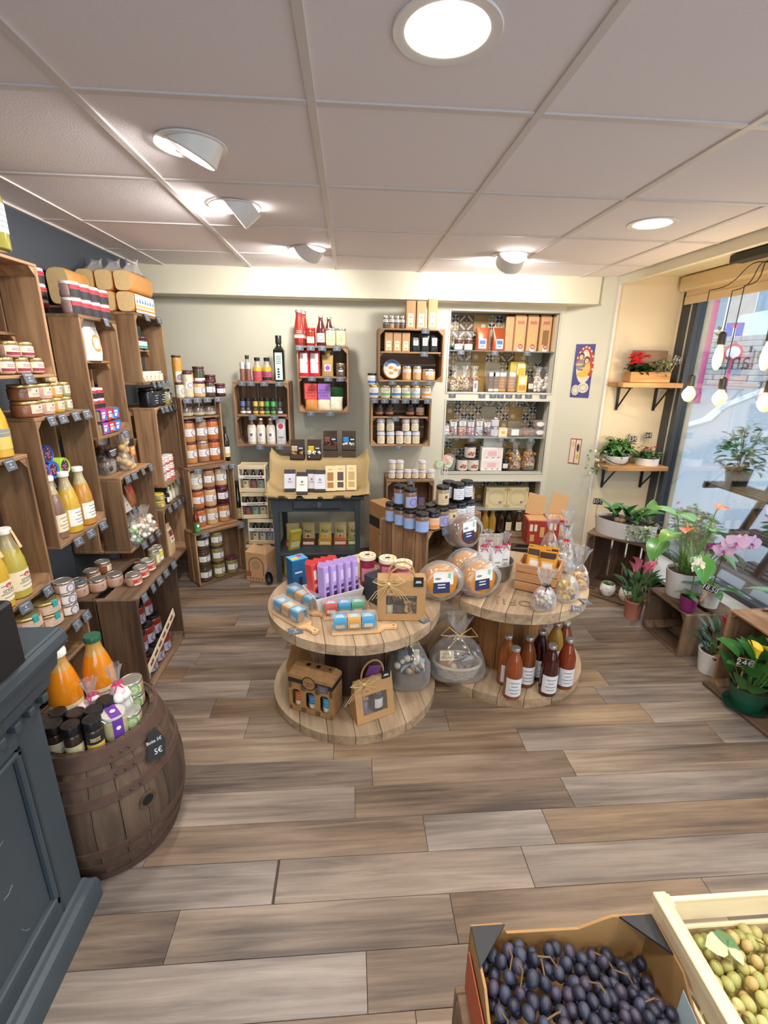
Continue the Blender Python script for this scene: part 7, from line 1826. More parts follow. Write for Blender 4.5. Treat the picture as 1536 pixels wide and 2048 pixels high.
for sx in(-1,1):
 for sy in(-1,1):put_board(t,H-.006,.012,.012,(sx*(W/2-.0155),sy*(D/2-.0155),H/2+.002),'zx',M_LWOOD,'corner_post',0)
M_SACH=plain('orange sachet','#e09a2c',.4,var=.1,scale=30);M_SACHD=plain('brown leaf print','#4a2f24',.5)
for i,(ox,oy,tl,az)in enumerate(((-.038,.03,-.06,.1),(-.034,-.015,-.12,.15),(.01,.008,-.08,.05),(.038,.038,-.05,.1),(.04,-.028,-.1,.0))):
 o=Matrix.Rotation(BZ,3,'Z')@Vector((ox,oy,0))
 q=thing('snack_sachet',f'orange and brown snack sachet, {nth(i, 5)} standing in the slatted box','sachet',(bxp.x+o.x,bxp.y+o.y,Z+.0075),0,'orange snack sachets',(tl,rnd.uniform(-.1,.1),BZ+az))
 part(q,'bag',cached('sach',lambda:pouch_mesh(.085,.024,.20,M_SACH,'sachet',seed=6)))
 part(q,'print',curved_patch(.055,.07,.085,.024,.20,.55,plain('pale orange print','#ecc288',.5),'title',M_WHITE))
 part(q,'top_print',curved_patch(.076,.03,.085,.024,.20,.88,M_SACHD,None,None))
def sweets(label,u,v,w,d,h,cs,seed,tie=.6,n=30,r=.012,dy=.03,z=None,rib=None,lab=None,grp='gift bags of sweets on the far drum',dx=0,mid=.35):
 x,y=d2(u,v);ms=[plain('sweet '+c,c,.4,coat=.3)for c in cs]
 ct=cached(('sw',seed),lambda:lumps(n,fill(w*.7,d*.7,h*mid),r,ms,seed=seed))
 t=cello_bag(label,(x+dx,y+dy,Z),rnd.uniform(-.4,.4),w,d,h,.2,ct,grp,seed,tie,rib,ruff=.75)
 if lab:patch(t,*lab[:5],**lab[5])
 return t
sweets('cellophane bag of pink and mint sweets with dark label at the rim',1090,1222,.12,.08,.19,['#e8c4cc','#d9a0ac','#bcd9a4','#f0e4e4'],101,lab=(.035,.022,.022,-.036,P_BLACK,dict(style='lines',ink=M_TAGW)),rib=M_BLACK)
sweets('cellophane bag of yellow fruit jellies with a dark sticker',1138,1205,.11,.08,.22,['#e0c050','#e8d070','#d9a850','#c9a040'],102,lab=(.028,.028,.03,-.036,plain('maroon sticker','#5a2430',.5),dict()),mid=.4)
sweets('cellophane bag of orange yellow jellies at the right rim',1165,1180,.10,.07,.21,['#e8b85a','#d98a4a','#efd080'],103,dx=-.01,dy=.035)
sweets('cellophane bag tied with red bow beside the slatted box',1150,1150,.10,.08,.26,['#efe6d8','#d9c090','#e8d8b0'],104,rib=plain('bright red ribbon','#d42a34',.35),dx=-.045,dy=.06,tie=.68)
sweets('cellophane bag tied with black bow at the back of the drum',1165,1130,.09,.07,.28,['#e3dccf','#cdbb98','#b89a78'],105,rib=M_BLACK,dx=-.07,dy=.10,tie=.7)
sweets('cellophane bag of pale biscuits behind the slatted box',1125,1135,.10,.08,.27,['#e0cc9a','#d9b87a','#8a5a3a'],106,dx=-.045,dy=.10,tie=.66)
t=solo('hanging_card',tag_mesh(.07,.04),'pale blue swing card poking out beside the cellophane bags','card',(D2.x+.365,D2.y+.10,Z+.04),.6,None,(-.9,.2,.6));t.data=t.data.copy();t.data.materials[0]=plain('pale blue card','#a9c9e6',.5)
g=G();v,f=text_geo('OF1J',.085)
g.add([(x,y,0)for x,y,z in v],f)
part(bpy.data.objects['cable_drum.001'],'stencil',g.mesh('stencil',plain('worn stencil paint','#8a6f50',.8),0),(.07,-.27,D2H+.0016),(0,0,radians(28+165)))
ZL2=.0525
def dl2(u,v):p=at(u,v,'z',ZL2);return p.x,p.y
JB=[(1022,1390,'rusty orange','#8a4420',1),(1049,1366,'amber brown','#6e3a18',1),(1008,1362,'deep orange','#8c4c20',2),(1093,1384,'dark cherry','#3c120e',1),(1126,1370,'reddish orange','#7c3016',1),(1073,1352,'black cherry','#2c0f10',2),(1104,1330,'golden apple','#b08a3c',3),(1122,1328,'copper orange','#80401c',3)]
JN=['at the front edge','behind the front one','next to the drum core','on the front right edge','farthest to the window side','in the middle of the group','at the back of the group','hidden at the very back']
for i,(u,v,d,c,k)in enumerate(JB):
 x,y=dl2(u,v)
 bottle(f'{d} juice bottle {JN[i]} of the far drum',(x,y+.0,ZL2),radians(12 if i in(2,5)else-4),'juice',.041,.262 if i<6 else .25,glassy('juice '+d,c,.06,20,.1),'silver',('lines',plain('cool white label','',.6),.08,.44,1.05,I_GREY),'juice bottles on the far drum disc',fill=.86,glass=plain('tinted neck '+d,c,.1,coat=.8))
x,y=dl2(922,1350)
t,z0=hamper('oval wicker hamper of crispbread under cellophane, far drum disc',(x-.02,y+.02,ZL2),radians(-6),.25,.17,.3,'basket')
g=G();g.box((0,0,0),(.075,.02,.095),.004);c_=part(t,'crispbread_pack',g.mesh('crispbread_pack',plain('crispbread','#a8805a',.8,var=.35,scale=90),0),(-.055,-.01,.085),(-.25,0,.1))
g=G();g.box((0,-.0112,.022),(.07,.001,.05));part(c_,'label',g.mesh('label',M_CREAM,0))
for k,w in enumerate(('CRISP','BREAD')):tex_text(c_,w,.018,(0,-.0122,.030-.019*k),plain('brick red print','#a0402c',.6))
g=G();g.lathe([(.022,0),(.023,.045),(.014,.06),(.014,.075)],14);part(t,'spread_jar',g.mesh('spread_jar',plain('grey brown jar','#7a6a58',.2,coat=.6)),(.03,.0,.06),(.15,.9,0))
g=G();g.lathe([(.019,0),(.02,.07),(.008,.1),(.008,.13)],12);part(t,'small_bottle',g.mesh('small_bottle',plain('dark small bottle','#2c2622',.15,coat=.6)),(.055,.03,.05),(.1,.35,0))
part(t,'treats',lumps(22,fill(.16,.09,.035,.02),.018,[plain('treat '+c,c,.5)for c in('#b98a5c','#d9c4a0','#8a8478')],seed=83),stuff=True)
part(t,'cellophane',cello_mesh(.29,.20,.33,.10,'hc',7,.42,None,.68));knot(t,.225,.018,M_RAF,'raffia_tie',.09)
x,y=dl2(1120,1305)
t,z0=hamper('cellophane wrapped glass hamper behind the juice bottles',(D2.x+.255,D2.y+.175,ZL2),0,.16,.16,.28,'bucket')
part(t,'treats',lumps(40,fill(.10,.09,.10,.06),.015,[plain('treat '+c,c,.5)for c in('#c96a80','#e3c4cc','#b04a64','#efe2e2')],seed=84),stuff=True)
part(t,'cellophane',cello_mesh(.18,.18,.26,.3,'hd',8,.5,None,.75))
M_REDC=plain('brick red carton','#a83228',.5);M_CREAMP=plain('biscuit print','#d9a860',.6)
zc=.40
for i,(u,w)in enumerate(((1070,.14),(1110,.13))):
 x=at(u,1060,'y',2.98).x
 t=pbox(f'brick red crispbread display carton, {("left", "right")[i]} of two with open flaps',(x,2.98+.02*i,zc+.0006),radians(-8),(w,.15,.16),M_REDC,'display_carton','carton',(('f',.1,.55,.25,.85,M_CREAM),('f',.32,.55,.45,.85,M_CREAM),('f',.6,.3,.8,.75,M_CREAMP),('f',.15,.1,.35,.4,M_CREAMP),('t',.06,.08,.94,.92,M_KRAFT)),'brick red display cartons')
 g=G();g.box((0,0,.075),(w*.95,.003,.15),.0008);part(t,'lid_flap',g.mesh('lid_flap',M_KRAFT,0),(.0+.02*i,.076,.155),(-.35,.25+.1*i,.1))
crate('low dark crate behind the far drum carrying red crispbread cartons',(1.30,3.02,0),.42,.24,.40,radians(-8),mat=M_CRATED,long='x')
# ================================================================== plants
def leaf_mesh(key,L,W,curl,mat,p=1.0,fold=.25,nv=7,vein=None):
 def mk():
  g=G();leaf_into(g,Matrix(),L,W,curl,p,fold,nv)
  if vein:g.cur=1;g.tube([(0,L*v*cos(curl*v*.5),.0012+L*v*sin(-curl*v*.5)+.001)for v in(.02,.3,.6,.9)],[W*.03,W*.025,W*.015,.0004],4)
  return g.mesh('leaf',[mat,vein or mat],180)
 return cached(('leaf',key,L,W,curl,mat.name,p),mk)
def leaf_into(g,M,L,W,curl,p=1.0,fold=.25,nv=6,nu=2):
 def f(u,v):
  w=W*.5*sin(pi*min(1,max(0,v))**p)**.8*(u-.5)*2 if 0<v<1 else 0
  a=-curl*v*.5
  return(w,L*v*cos(a),L*v*sin(a)+abs(w)*fold)
 g.grid(f,nu,nv,M)
def orient(az,el,roll=0,base=(0,0,0)):
 return Matrix.Translation(base)@Matrix.Rotation(az,4,'Z')@Matrix.Rotation(el,4,'X')@Matrix.Rotation(roll,4,'Y')
def foliage(t,n,fn,L,W,mats,curl=.9,seed=1,name='foliage',p=1.0,nv=4):
 rn=random.Random(seed);g=G()
 for i in range(n):
  base,az,el=fn(rn);g.cur=rn.randrange(len(mats));s=rn.uniform(.7,1.2)
  leaf_into(g,orient(az,el,rn.uniform(-.5,.5),base),L*s,W*s,curl,p,.25,nv)
 return part(t,name,g.mesh(name,mats,180),stuff=True)
def bush(w,d,h,z0):
 def fn(r):
  a=r.uniform(0,2*pi);q=sqrt(r.random());e=r.random()
  return Vector((w/2*q*cos(a),d/2*q*sin(a),z0+h*e*(1-.5*q*q))),a-pi/2+r.uniform(-.6,.6),r.uniform(-.2,1.0)
 return fn
def stems(t,pts_,r,mat,name='stem'):
 for k,q in enumerate(pts_):
  g=G();g.tube(q,r,6);part(t,name,g.mesh(name,mat))
LG=[plain('leaf '+c,c,.42,coat=.15,var=.15,scale=30)for c in('#3f7a35','#2f5f2c','#57923f')]
LD=[plain('leaf '+c,c,.4,coat=.15,var=.15,scale=30)for c in('#24492a','#2f5a30','#1d3a24')]
LV=[plain('leaf '+c,c,.5)for c in('#7f9a6a','#b7c49c','#5c7f4c')]
M_STEM=plain('green stem','#5c8a42',.5)
def sign(label,loc,rz,txt,w=.066,h=.046,stick=.09,rot=0):
 t=thing('price_sign',label,'price sign',loc,rz,None,(0,rot,rz))
 g=G();g.box((0,0,stick),(w,.004,h),.0008);part(t,'board',cached(('sg',w,h,stick),lambda:g.mesh('board',M_CHALK,0)))
 g=G();
 for c,s in(span(-w/2,w/2,-.0023,-.0019,stick+h/2-.0022,stick+h/2),span(-w/2,w/2,-.0023,-.0019,stick-h/2,stick-h/2+.0022),span(-w/2,-w/2+.0022,-.0023,-.0019,stick-h/2,stick+h/2),span(w/2-.0022,w/2,-.0023,-.0019,stick-h/2,stick+h/2)):g.box(c,s)
 part(t,'border',cached(('sgb',w,h,stick),lambda:g.mesh('border',M_BOARD,0)))
 g=G();g.box((0,.003,stick/2),(.006,.003,stick));part(t,'stick',cached(('sgs',stick),lambda:g.mesh('stick',M_BOARD,0)))
 ls=txt.split('/')
 for k,s in enumerate(ls):tex_text(t,s,h*(.95 if len(ls)==1 else .42),(0,-.0024,stick+h*.24*(len(ls)-1)-h*.48*k),M_TAGW)
M_ENAM=plain('white enamel','#eceae4',.35,var=.06,scale=20);M_ZINC=plain('whitewashed zinc','#d5d5d2',.5,var=.12,scale=18)
def pot(t,pr,mat,n=28,name='pot',M=None,soil=None):
 g=G();r,z=pr[-1]
 g.lathe(pr+[(r-.004,z-.001)]+[(a-.005,max(b,pr[0][1]+.006))for a,b in reversed(pr)],n,M,close=False);g.lathe([(0,pr[0][1]),(pr[0][0],pr[0][1])],n,M,close=False)
 part(t,name,g.mesh(name,mat));g=G();g.lathe([(r-.006,z-.018 if soil is None else soil),(0,z-.014 if soil is None else soil)],n,M,close=False);part(t,'soil',g.mesh('soil',M_SOIL))
def flowers(t,fn,n,r,mat,seed,pet=5,name='flower'):
 rn=random.Random(seed)
 def mk():
  g=G()
  for ring,q,el in((0,1,.35),(1,.6,.8)):
   for k in range(pet):leaf_into(g,orient(k*2*pi/pet+ring*.5,el),r*q,r*.75*q,.5,.8,.1,3)
  return g.mesh(name,mat,180)
 for i in range(n):
  p,az,el=fn(rn);part(t,name,cached(('fl',r,mat.name,pet),mk),p,(rn.uniform(.2,1.1),0,az))
t=thing('begonia_box','wooden trough of red begonias with dark back board on upper shelf','planter',(2.225,3.545,1.4455),0)
for y in(-.045,.045):put_board(t,.31,.075,.01,(0,y,.0385),'xz',M_SHELF,'trough_board',0)
for x in(-.15,.15):put_board(t,.08,.075,.01,(x,0,.0385),'yz',M_SHELF,'trough_board',0)
g=G();g.box((0,0,0),(.29,.08,.05));part(t,'soil',g.mesh('soil',M_SOIL),(0,0,.04))
g=G();g.box((0,0,0),(.28,.008,.16),.002);part(t,'back_board',g.mesh('back_board',M_CRATED,0),(.03,.054,.15))
foliage(t,70,lambda r:(Vector((r.uniform(-.15,-.0),r.uniform(-.05,.03),.07+r.uniform(0,.05))),r.uniform(0,6.3),r.uniform(-.3,.9)),.055,.05,LD,1.0,3)
flowers(t,lambda r:(Vector((r.uniform(-.16,-.02),r.uniform(-.06,.02),r.uniform(.12,.20))),r.uniform(-1,1)+pi,0),24,.03,plain('begonia red','#e0323c',.5),4)
foliage(t,110,lambda r:(Vector((r.uniform(.0,.17),r.uniform(-.06,.02),.06+r.uniform(0,.10))),r.uniform(0,6.3),r.uniform(-.7,.9)),.03,.02,LV+LD[:1],.7,5,'ivy')
sign('small chalk sign reading 26 clipped to the begonia box end',(2.40,3.535,1.519),0,'26€',rot=.35,stick=.10)
t=thing('fern_bowl','white enamel bowl with black handle, overflowing ferns, lower shelf','planter',(2.085,3.54,.8185),0)
pot(t,[(.055,0),(.085,.03),(.094,.075)],M_ENAM)
g=G();g.tube([(.096*cos(a*pi/12+pi),.096*sin(a*pi/12+pi)-.004,.062-.045*sin(a*pi/12))for a in range(13)],.003,6);part(t,'handle',g.mesh('handle',M_BLACK))
foliage(t,170,bush(.17,.15,.13,.08),.06,.034,LG+LV[2:],1.1,8)
foliage(t,46,lambda r:(Vector((-.09+r.uniform(-.16,.02),-.03+r.uniform(-.04,.03),.06+r.uniform(-.12,.08))),r.uniform(0,6.3),r.uniform(-1,.3)),.034,.024,LV,.6,9,'ivy')
rn=random.Random(12);g=G()
for k in range(7):
 az=rn.uniform(-2.4,-.2);e=rn.uniform(.25,.5);q=[(.03*cos(az)+.18*e*s*cos(az)*1.5,.01+.02*sin(az),.09+.25*s-.17*s*s*e*2)for s in[i/8 for i in range(9)]];g.tube(q,.0016,4)
 for s in range(3,9):
  for sd in(-1,1):leaf_into(g,orient((az-pi/2)+sd*.9,.2,0,q[s]),.075,.010,1.0,.8,.2,3)
part(t,'palm_fronds',g.mesh('palm_fronds',LG[:1],180),stuff=True)
sign('chalk sign reading 23 stuck in the fern bowl',(2.155,3.47,.90),0,'23€',stick=.13)
t=thing('kalanchoe_bowl','low white tin of red kalanchoe and succulents on lower shelf','planter',(2.345,3.545,.8185),0)
pot(t,[(.085,0),(.088,.055)],M_ENAM)
foliage(t,110,bush(.20,.15,.05,.055),.042,.028,[plain('succulent','#5f8a5c',.4),LD[1]],.8,15)
flowers(t,lambda r:(Vector((r.uniform(-.07,.05),r.uniform(-.04,.04),r.uniform(.11,.145))),r.uniform(0,6),0),26,.011,plain('kalanchoe red','#b8302a',.5),16,4)
sign('chalk sign reading 26 stuck behind the red kalanchoe tin',(2.355,3.60,.87),0,'26€',stick=.17)
OZ=.4206;OR_=radians(-44)
t=thing('oval_planter','large oval white zinc planter of green houseplants on the corner crate','planter',(1.915,3.0,OZ),OR_)
pot(t,[(.19,0),(.205,.115)],M_ZINC,36,M=Matrix.Diagonal((1,.55,1,1)))
lm=leaf_mesh('hosta',.15,.075,.7,LG[0],.9)
rn=random.Random(18)
for k in range(26):
 s=rn.uniform(.6,1.15);x=rn.uniform(-.15,.16)
 part(t,'leaf',lm if k%3 else leaf_mesh('hosta',.16,.05,.8,LD[1],.9),(x,rn.uniform(-.05,.05),.10+rn.uniform(0,.05)),(rn.uniform(.5,1.3),0,rn.uniform(-3,3)),(s,s,s))
foliage(t,120,lambda r:(Vector((.06+r.uniform(-.03,.14),-.09+r.uniform(-.04,.03),.11-r.uniform(-.02,.10))),r.uniform(0,6.3),r.uniform(-1,.4)),.03,.02,LV,.6,19,'ivy')
part(t,'pebbles',lumps(9,lambda r:Vector((r.uniform(-.07,.02),r.uniform(-.07,-.03),.118)),.018,plain('brown pebble','#8a6a54',.6),seed=3))
sign('chalk sign reading 30 standing in the oval zinc planter',(1.745,3.10,OZ+.1),-.3,'30€',stick=.12)
for i,(x,y)in enumerate(((1.80,2.895),(1.888,2.802))):
 t=thing('face_pot',f'white ceramic pot with sleepy eyes and succulent, {("left", "right")[i]} of two','pot',(x,y,.0165),radians(-50),'white eyed ceramic pots')
 pot(t,[(.035,0),(.048,.02),(.052,.05),(.046,.08),(.042,.085)],plain('white ceramic','#f0eee8',.25))
 g=G()
 for s in(-1,1):g.tube([(s*.021+.014*cos(a*pi/5),-.0505+.004*abs(cos(a*pi/5)),.055+.012*sin(a*pi/5))for a in range(11)],.0028,5);g.tube([(s*.021-.012,-.051,.052),(s*.021,-.0535,.049),(s*.021+.012,-.051,.052)],.002,5)
 part(t,'eyes',g.mesh('eyes',plain('white ceramic','',.3)));foliage(t,30,bush(.06,.06,.02,.075),.024,.014,LG[2:]+LV[2:],.6,30+i)
solo('base_slat',cached('bs',lambda:G().box((0,0,.008),(.30,.14,.015),.002).mesh('base_slat',M_CRATED,0)),'dark plank on the floor carrying the two white eyed pots','plank',(1.84,2.855,.0005),radians(-46))
def calla(t,n,h,mat,fmat,nf,seed,spread=.09,L=.15,W=.05):
 rn=random.Random(seed);lm=leaf_mesh('calla',L,W,.7,mat,.8)
 for k in range(n):
  a=rn.uniform(0,6.3);q=spread*sqrt(rn.random());hh=h*rn.uniform(.3,.75);p=(q*cos(a)*1.2,q*sin(a)*1.2,hh)
  if k%2==0:stems(t,[[(q*.3*cos(a),q*.3*sin(a),.08),(q*.8*cos(a),q*.8*sin(a),hh*.7),p]],.0026,M_STEM)
  part(t,'leaf',lm,p,(rn.uniform(.7,1.4),0,a-pi/2+rn.uniform(-.5,.5)))
 def mk():
  g=G()
  def f(u,v):
   a=u*2*pi*.95;r_=.004+.024*v**1.4*(1+.35*cos(a));return(r_*cos(a),r_*sin(a),.055*v+.018*v*cos(a))
  g.grid(f,14,6);g.cur=1;g.tube([(0,0,.005),(0,0,.035)],.003,6);return g.mesh('flower',[fmat,I_YEL],180)
 for k in range(nf):
  a=rn.uniform(0,6.3);q=spread*.9;p=(q*cos(a),q*sin(a)-.02,h*(.82+.2*rn.random()));stems(t,[[(0,0,.08),(q*.6*cos(a),q*.6*sin(a),h*.5),p]],.0028,M_STEM)
  part(t,'flower',cached(('callaf',fmat.name),mk),p,(rn.uniform(.1,.6),rn.uniform(-.5,.5),rn.uniform(0,6)))
TC=plain('terracotta pink pot','#b5735f',.6)
t=thing('pink_calla','pink calla lily in a terracotta pot on the floor by the low crate','plant',(1.815,2.605,.0005),0)
pot(t,[(.045,0),(.058,.115),(.061,.118),(.061,.128)],TC);calla(t,34,.36,LD[1],plain('calla pink','#d9738f',.4),6,41,.075,.10,.03)
sign('small chalk sign in the pink calla pot',(1.84,2.55,.11),-.5,'19€',.05,.035,.11)
R2Z=.2665
t=thing('anthurium_bucket','whitewashed bucket of orange anthurium and grassy palm on the low crate','plant',(1.94,2.40,R2Z),0)
pot(t,[(.072,0),(.094,.16)],M_ZINC)
rn=random.Random(44);lm=leaf_mesh('anth',.17,.12,.8,plain('anthurium leaf','#4c8a36',.3,coat=.3),.75,vein=plain('pale vein','#a9c97c',.5))
for k,(x,y,z,az,el)in enumerate(((-.10,-.04,.40,1.9,.2),(.02,.03,.44,.3,.4),(.10,-.02,.40,-.9,.2),(-.05,.08,.46,.9,.5),(.15,.05,.38,-1.4,-.1),(-.14,.04,.34,2.2,-.3),(.05,-.09,.33,-2.4,-.2),(-.02,-.11,.30,2.9,-.5),(.18,-.05,.30,-1.8,-.4))):
 stems(t,[[(x*.2,y*.2,.14),(x*.6,y*.6,z*.7),(x,y,z)]],.003,M_STEM,'stalk');part(t,'leaf',lm,(x,y,z),(el,0,az))
M_ANT=plain('anthurium orange','#d9653c',.25,coat=.4)
for x,y,z,az in((-.09,-.07,.44,2.4),(.13,.02,.52,-1.2),(.20,.02,.29,-1.6)):
 stems(t,[[(0,0,.14),(x*.6,y*.6,z*.6),(x,y,z)]],.003,M_STEM,'stalk');f_=part(t,'flower',leaf_mesh('anthf',.10,.075,.5,M_ANT,.7),(x,y,z),(.25,.2,az));g=G();g.tube([(0,.01,.004),(0,.035,.03)],[.005,.003],6);part(f_,'spadix',g.mesh('spadix',I_YEL))
g=G()
for k in range(70):
 a=rn.uniform(0,6.3);q=rn.uniform(.0,.06);leaf_into(g,orient(a,rn.uniform(1.0,1.5),0,(q*cos(a)+.03,q*sin(a),.14)),rn.uniform(.14,.26),.006,.9,.6,.1,5)
part(t,'grass_blades',g.mesh('grass_blades',[plain('grass green','#7fae4a',.5)],180),stuff=True)
sign('black chalk plant sign behind the orange anthurium',(1.87,2.55,.5),-.6,'PLANT/19€',.065,.05,.22);_s=bpy.data.objects['price_sign.005'];_s.location.z=R2Z+.125
def orchid(label,loc,potpr,potmat,spike,nf,fs,cols,seed,nl=5,LL=.15,rz=0):
 t=thing('orchid',label,'plant',loc,rz);pot(t,potpr,potmat);zt=potpr[-1][1];rn=random.Random(seed)
 lm=leaf_mesh('orch',LL,LL*.42,.7,plain('orchid leaf','#3c6e35',.3,coat=.3),.75)
 for k in range(nl):
  a=k*2*pi/nl+rn.uniform(-.3,.3);part(t,'leaf',lm,(.008*cos(a),.008*sin(a),zt),(rn.uniform(.15,.6),0,a))
 stems(t,[spike],.003,plain('orchid stem','#4a5a35',.5),'spike')
 def mk():
  g=G()
  for k,(q,w)in enumerate(((.9,.55),(.9,.6),(.9,.6))):leaf_into(g,orient(pi/2*0+k*2*pi/3,.1,0,(0,0,-.002)),fs*q,fs*w,.3,.85,.05,4,4)
  for s in(-1,1):leaf_into(g,orient(pi/3*2*0+s*1.15,.15,0,(0,0,.001)),fs*1.0,fs*1.05,.3,.8,.05,4,4)
  g.cur=1;leaf_into(g,orient(pi,.9,0,(0,0,.003)),fs*.4,fs*.32,-.8,.8,.5,3);g.ball((0,0,.006),fs*.09,6,4)
  return g.mesh('flower',[cols[0],cols[1]],180)
 for k in range(nf):
  i=len(spike)-1-k*(len(spike)-3)/max(1,nf)*.62;a=spike[int(i)];b=spike[min(len(spike)-1,int(i)+1)];q=i-int(i)
  p=Vector(a).lerp(Vector(b),q)+Vector(((-1)**k*fs*.55,-.015,-fs*.2));part(t,'flower',cached(('of',label),mk),p,(pi/2-rn.uniform(-.1,.5),rn.uniform(-.3,.3),rn.uniform(-.9,.3)))
 return t
PKO=(plain('orchid pale pink','#e3bcd8',.5,var=.05),plain('orchid magenta','#a83a80',.4));WHO=(plain('orchid cream white','#ece4cf',.5),plain('orchid yellow','#d9b84a',.4))
arc=lambda x0,y0,z0,h,dx,dy,n=10:[(x0+dx*(s**2.2),y0+dy*(s**2.2),z0+h*(1-(1-s)**1.6)-(.06*h*max(0,s-.7)*3))for s in[i/n for i in range(n+1)]]
orchid('small white orchid in a purple pot at the front of the low crate',(1.865,2.225,R2Z),[(.036,0),(.047,.08)],plain('purple pot','#7d2460',.35),arc(0,0,.075,.22,.03,.06),9,.026,WHO,51,4,.09)
sign('chalk sign leaning on a stick by the purple orchid pot',(1.90,2.185,R2Z+.07),-.3,'18,50',.075,.04,.085,rot=.35)
orchid('pink and magenta orchid in a white pot at the crate corner',(2.015,2.26,R2Z),[(.042,0),(.052,.10)],M_WHITEP,arc(0,0,.09,.36,.02,-.10),6,.058,PKO,53,5,.16)
o=orchid('small purple orchid behind the white pot, near the window stand',(2.12,2.33,R2Z-.0)if 0 else(2.09,2.44,R2Z),[(.036,0),(.045,.08)],M_WHITEP,arc(0,0,.07,.26,.0,-.05),5,.03,(plain('orchid purple','#98307e',.4),plain('orchid dark','#5a1848',.4)),55,4,.1)
orchid('tall pale pink orchid in a wicker pot on the slatted crate',(1.98,1.76,.4365),[(.05,0),(.068,.115)],plain('wicker brown','#8a7458',.8,var=.3,scale=120,bump=.6),arc(0,0,.11,.40,.0,.22),7,.06,PKO,57,6,.19)
t=thing('white_bucket_calla','red calla lily in a ribbed white bucket between the two crates','plant',(1.915,2.035,.0005),0)
pot(t,[(.058,0),(.074,.125)],M_ENAM);calla(t,22,.30,LD[0],plain('calla red','#c23a44',.4),2,61,.045,.11,.026);part(t,'pebbles',lumps(5,lambda r:Vector((r.uniform(-.05,.05),r.uniform(-.05,0),.113)),.014,plain('brown pebble','',.6),seed=5))
sign('chalk sign with price standing in the ribbed white bucket',(1.90,1.985,.09),-.4,'CALLA/19€',.055,.05,.12)
t=thing('yellow_calla','yellow calla lily with broad leaves in a dark green pot','plant',(1.865,1.745,.0205),0)
pot(t,[(.062,0),(.085,.11)],plain('dark green pot','#17503a',.35));g=G();g.lathe([(0,-.001),(.08,-.001),(.095,.014),(.091,.014),(.078,.003),(0,.003)],28,close=False);part(t,'saucer',g.mesh('saucer',plain('green saucer','#123c2c',.35)))
calla(t,24,.34,LG[0],plain('calla yellow','#e8c832',.4),4,67,.075,.12,.075)
sign('chalk sign reading 24 stuck in the yellow calla pot',(1.80,1.74,.10),-.5,'24€',.06,.045,.16)
solo('floor_plank',cached('fp',lambda:G().box((0,0,.0095),(.55,.10,.018),.003).mesh('floor_plank',M_CRATED,0)),'long dark plank on the floor under the green calla pot','plank',(1.86,1.66,.0005),radians(94))
solo('slate_board',cached('slb',lambda:G().box((0,0,0),(.09,.06,.005),.001).mesh('slate_board',M_CHALK,0)),'little black slate lying on the slatted crate top','slate',(1.885,1.63,.4395),.7)
# ================================================================== posters on the angled wall
def on_wall(u,v):
 a,b=Vector((1.695,YB)),Vector((1.97,3.67));lo,hi=0,1
 d=_r*((u-768)/F_PX)+_u*(-(v-1024)/F_PX)+_f;n=Vector((b.y-a.y,a.x-b.x));k=(a.dot(n))/(d.x*n.x+d.y*n.y)
 return Vector((d.x*k,d.y*k,CAM_Z+d.z*k))
AW=math.atan2(3.67-YB,1.97-1.695)
def poster(label,u0,u1,v0,v1,draw,mats):
 c=on_wall((u0+u1)/2,(v0+v1)/2);w=(on_wall(u1,(v0+v1)/2)-on_wall(u0,(v0+v1)/2)).length;h=on_wall((u0+u1)/2,v0).z-on_wall((u0+u1)/2,v1).z
 g=G();g.box((0,0,0),(w,.002,h));draw(g,w,h)
 off=Vector((-sin(-AW)*0,0));n=Vector((sin(AW),-cos(AW)))
 return solo('poster',g.mesh('poster',mats,0),label,'poster',(c.x+n.x*.003,c.y+n.y*.003,c.z),AW)
def ell(g,cx,cz,a,b,e,m,a0=0,a1=2*pi,ring=0):
 g.cur=m;n=24;q=[(cx+a*cos(a0+(a1-a0)*i/n),-e,cz+b*sin(a0+(a1-a0)*i/n))for i in range(n+(a1-a0<6))]
 if ring:
  q2=[(cx+(a-ring)*cos(a0+(a1-a0)*i/n),-e,cz+(b-ring)*sin(a0+(a1-a0)*i/n))for i in range(len(q))];N_=len(q)
  g.add(q+q2,[(i,(i+1)%N_,N_+(i+1)%N_,N_+i)for i in range(N_ if a1-a0>6 else N_-1)])
 else:g.add(q,[tuple(range(len(q)))])
def dr1(g,w,h):
 ell(g,.01,h*.1,w*.42,h*.33,.0014,1);ell(g,.01,h*.1,w*.47,h*.37,.0017,2,-.6,3.0,.03)
 for k in range(9):ell(g,.01+w*.44*cos(2.7-k*.36),h*.1+h*.345*sin(2.7-k*.36),.006,.008,.0018,1)
 for cx,cz,m in((-w*.14,h*.2,3),(w*.16,h*.13,5)):ell(g,cx,cz+.03,.022,.03,.0018,5);ell(g,cx,cz+.024,.015,.02,.0019,3);ell(g,cx,cz-.035,.034,.045,.0018,6 if m==3 else 4);ell(g,cx-.01,cz-.03,.03,.008,.002,3)
 ell(g,0,-h*.06,w*.3,h*.05,.0021,4)
 ell(g,-w*.25,-h*.36,w*.2,h*.1,.002,1);ell(g,w*.15,-h*.31,w*.28,h*.1,.0021,1);ell(g,-w*.25,-h*.36,w*.15,h*.07,.0023,6,ring=.004);ell(g,w*.15,-h*.31,w*.2,h*.06,.0023,6,ring=.004)
poster('tall blue vintage poster with red rimmed oval on the angled wall',1146,1184,689,796,dr1,[plain('poster blue','#4a4a86',.6,var=.25,scale=25),plain('poster cream','#ddd6c2',.6),plain('poster red','#b5453c',.6),plain('poster skin','#d9b88a',.6),I_YEL,plain('poster dark','#4a3a40',.6),I_GREY])
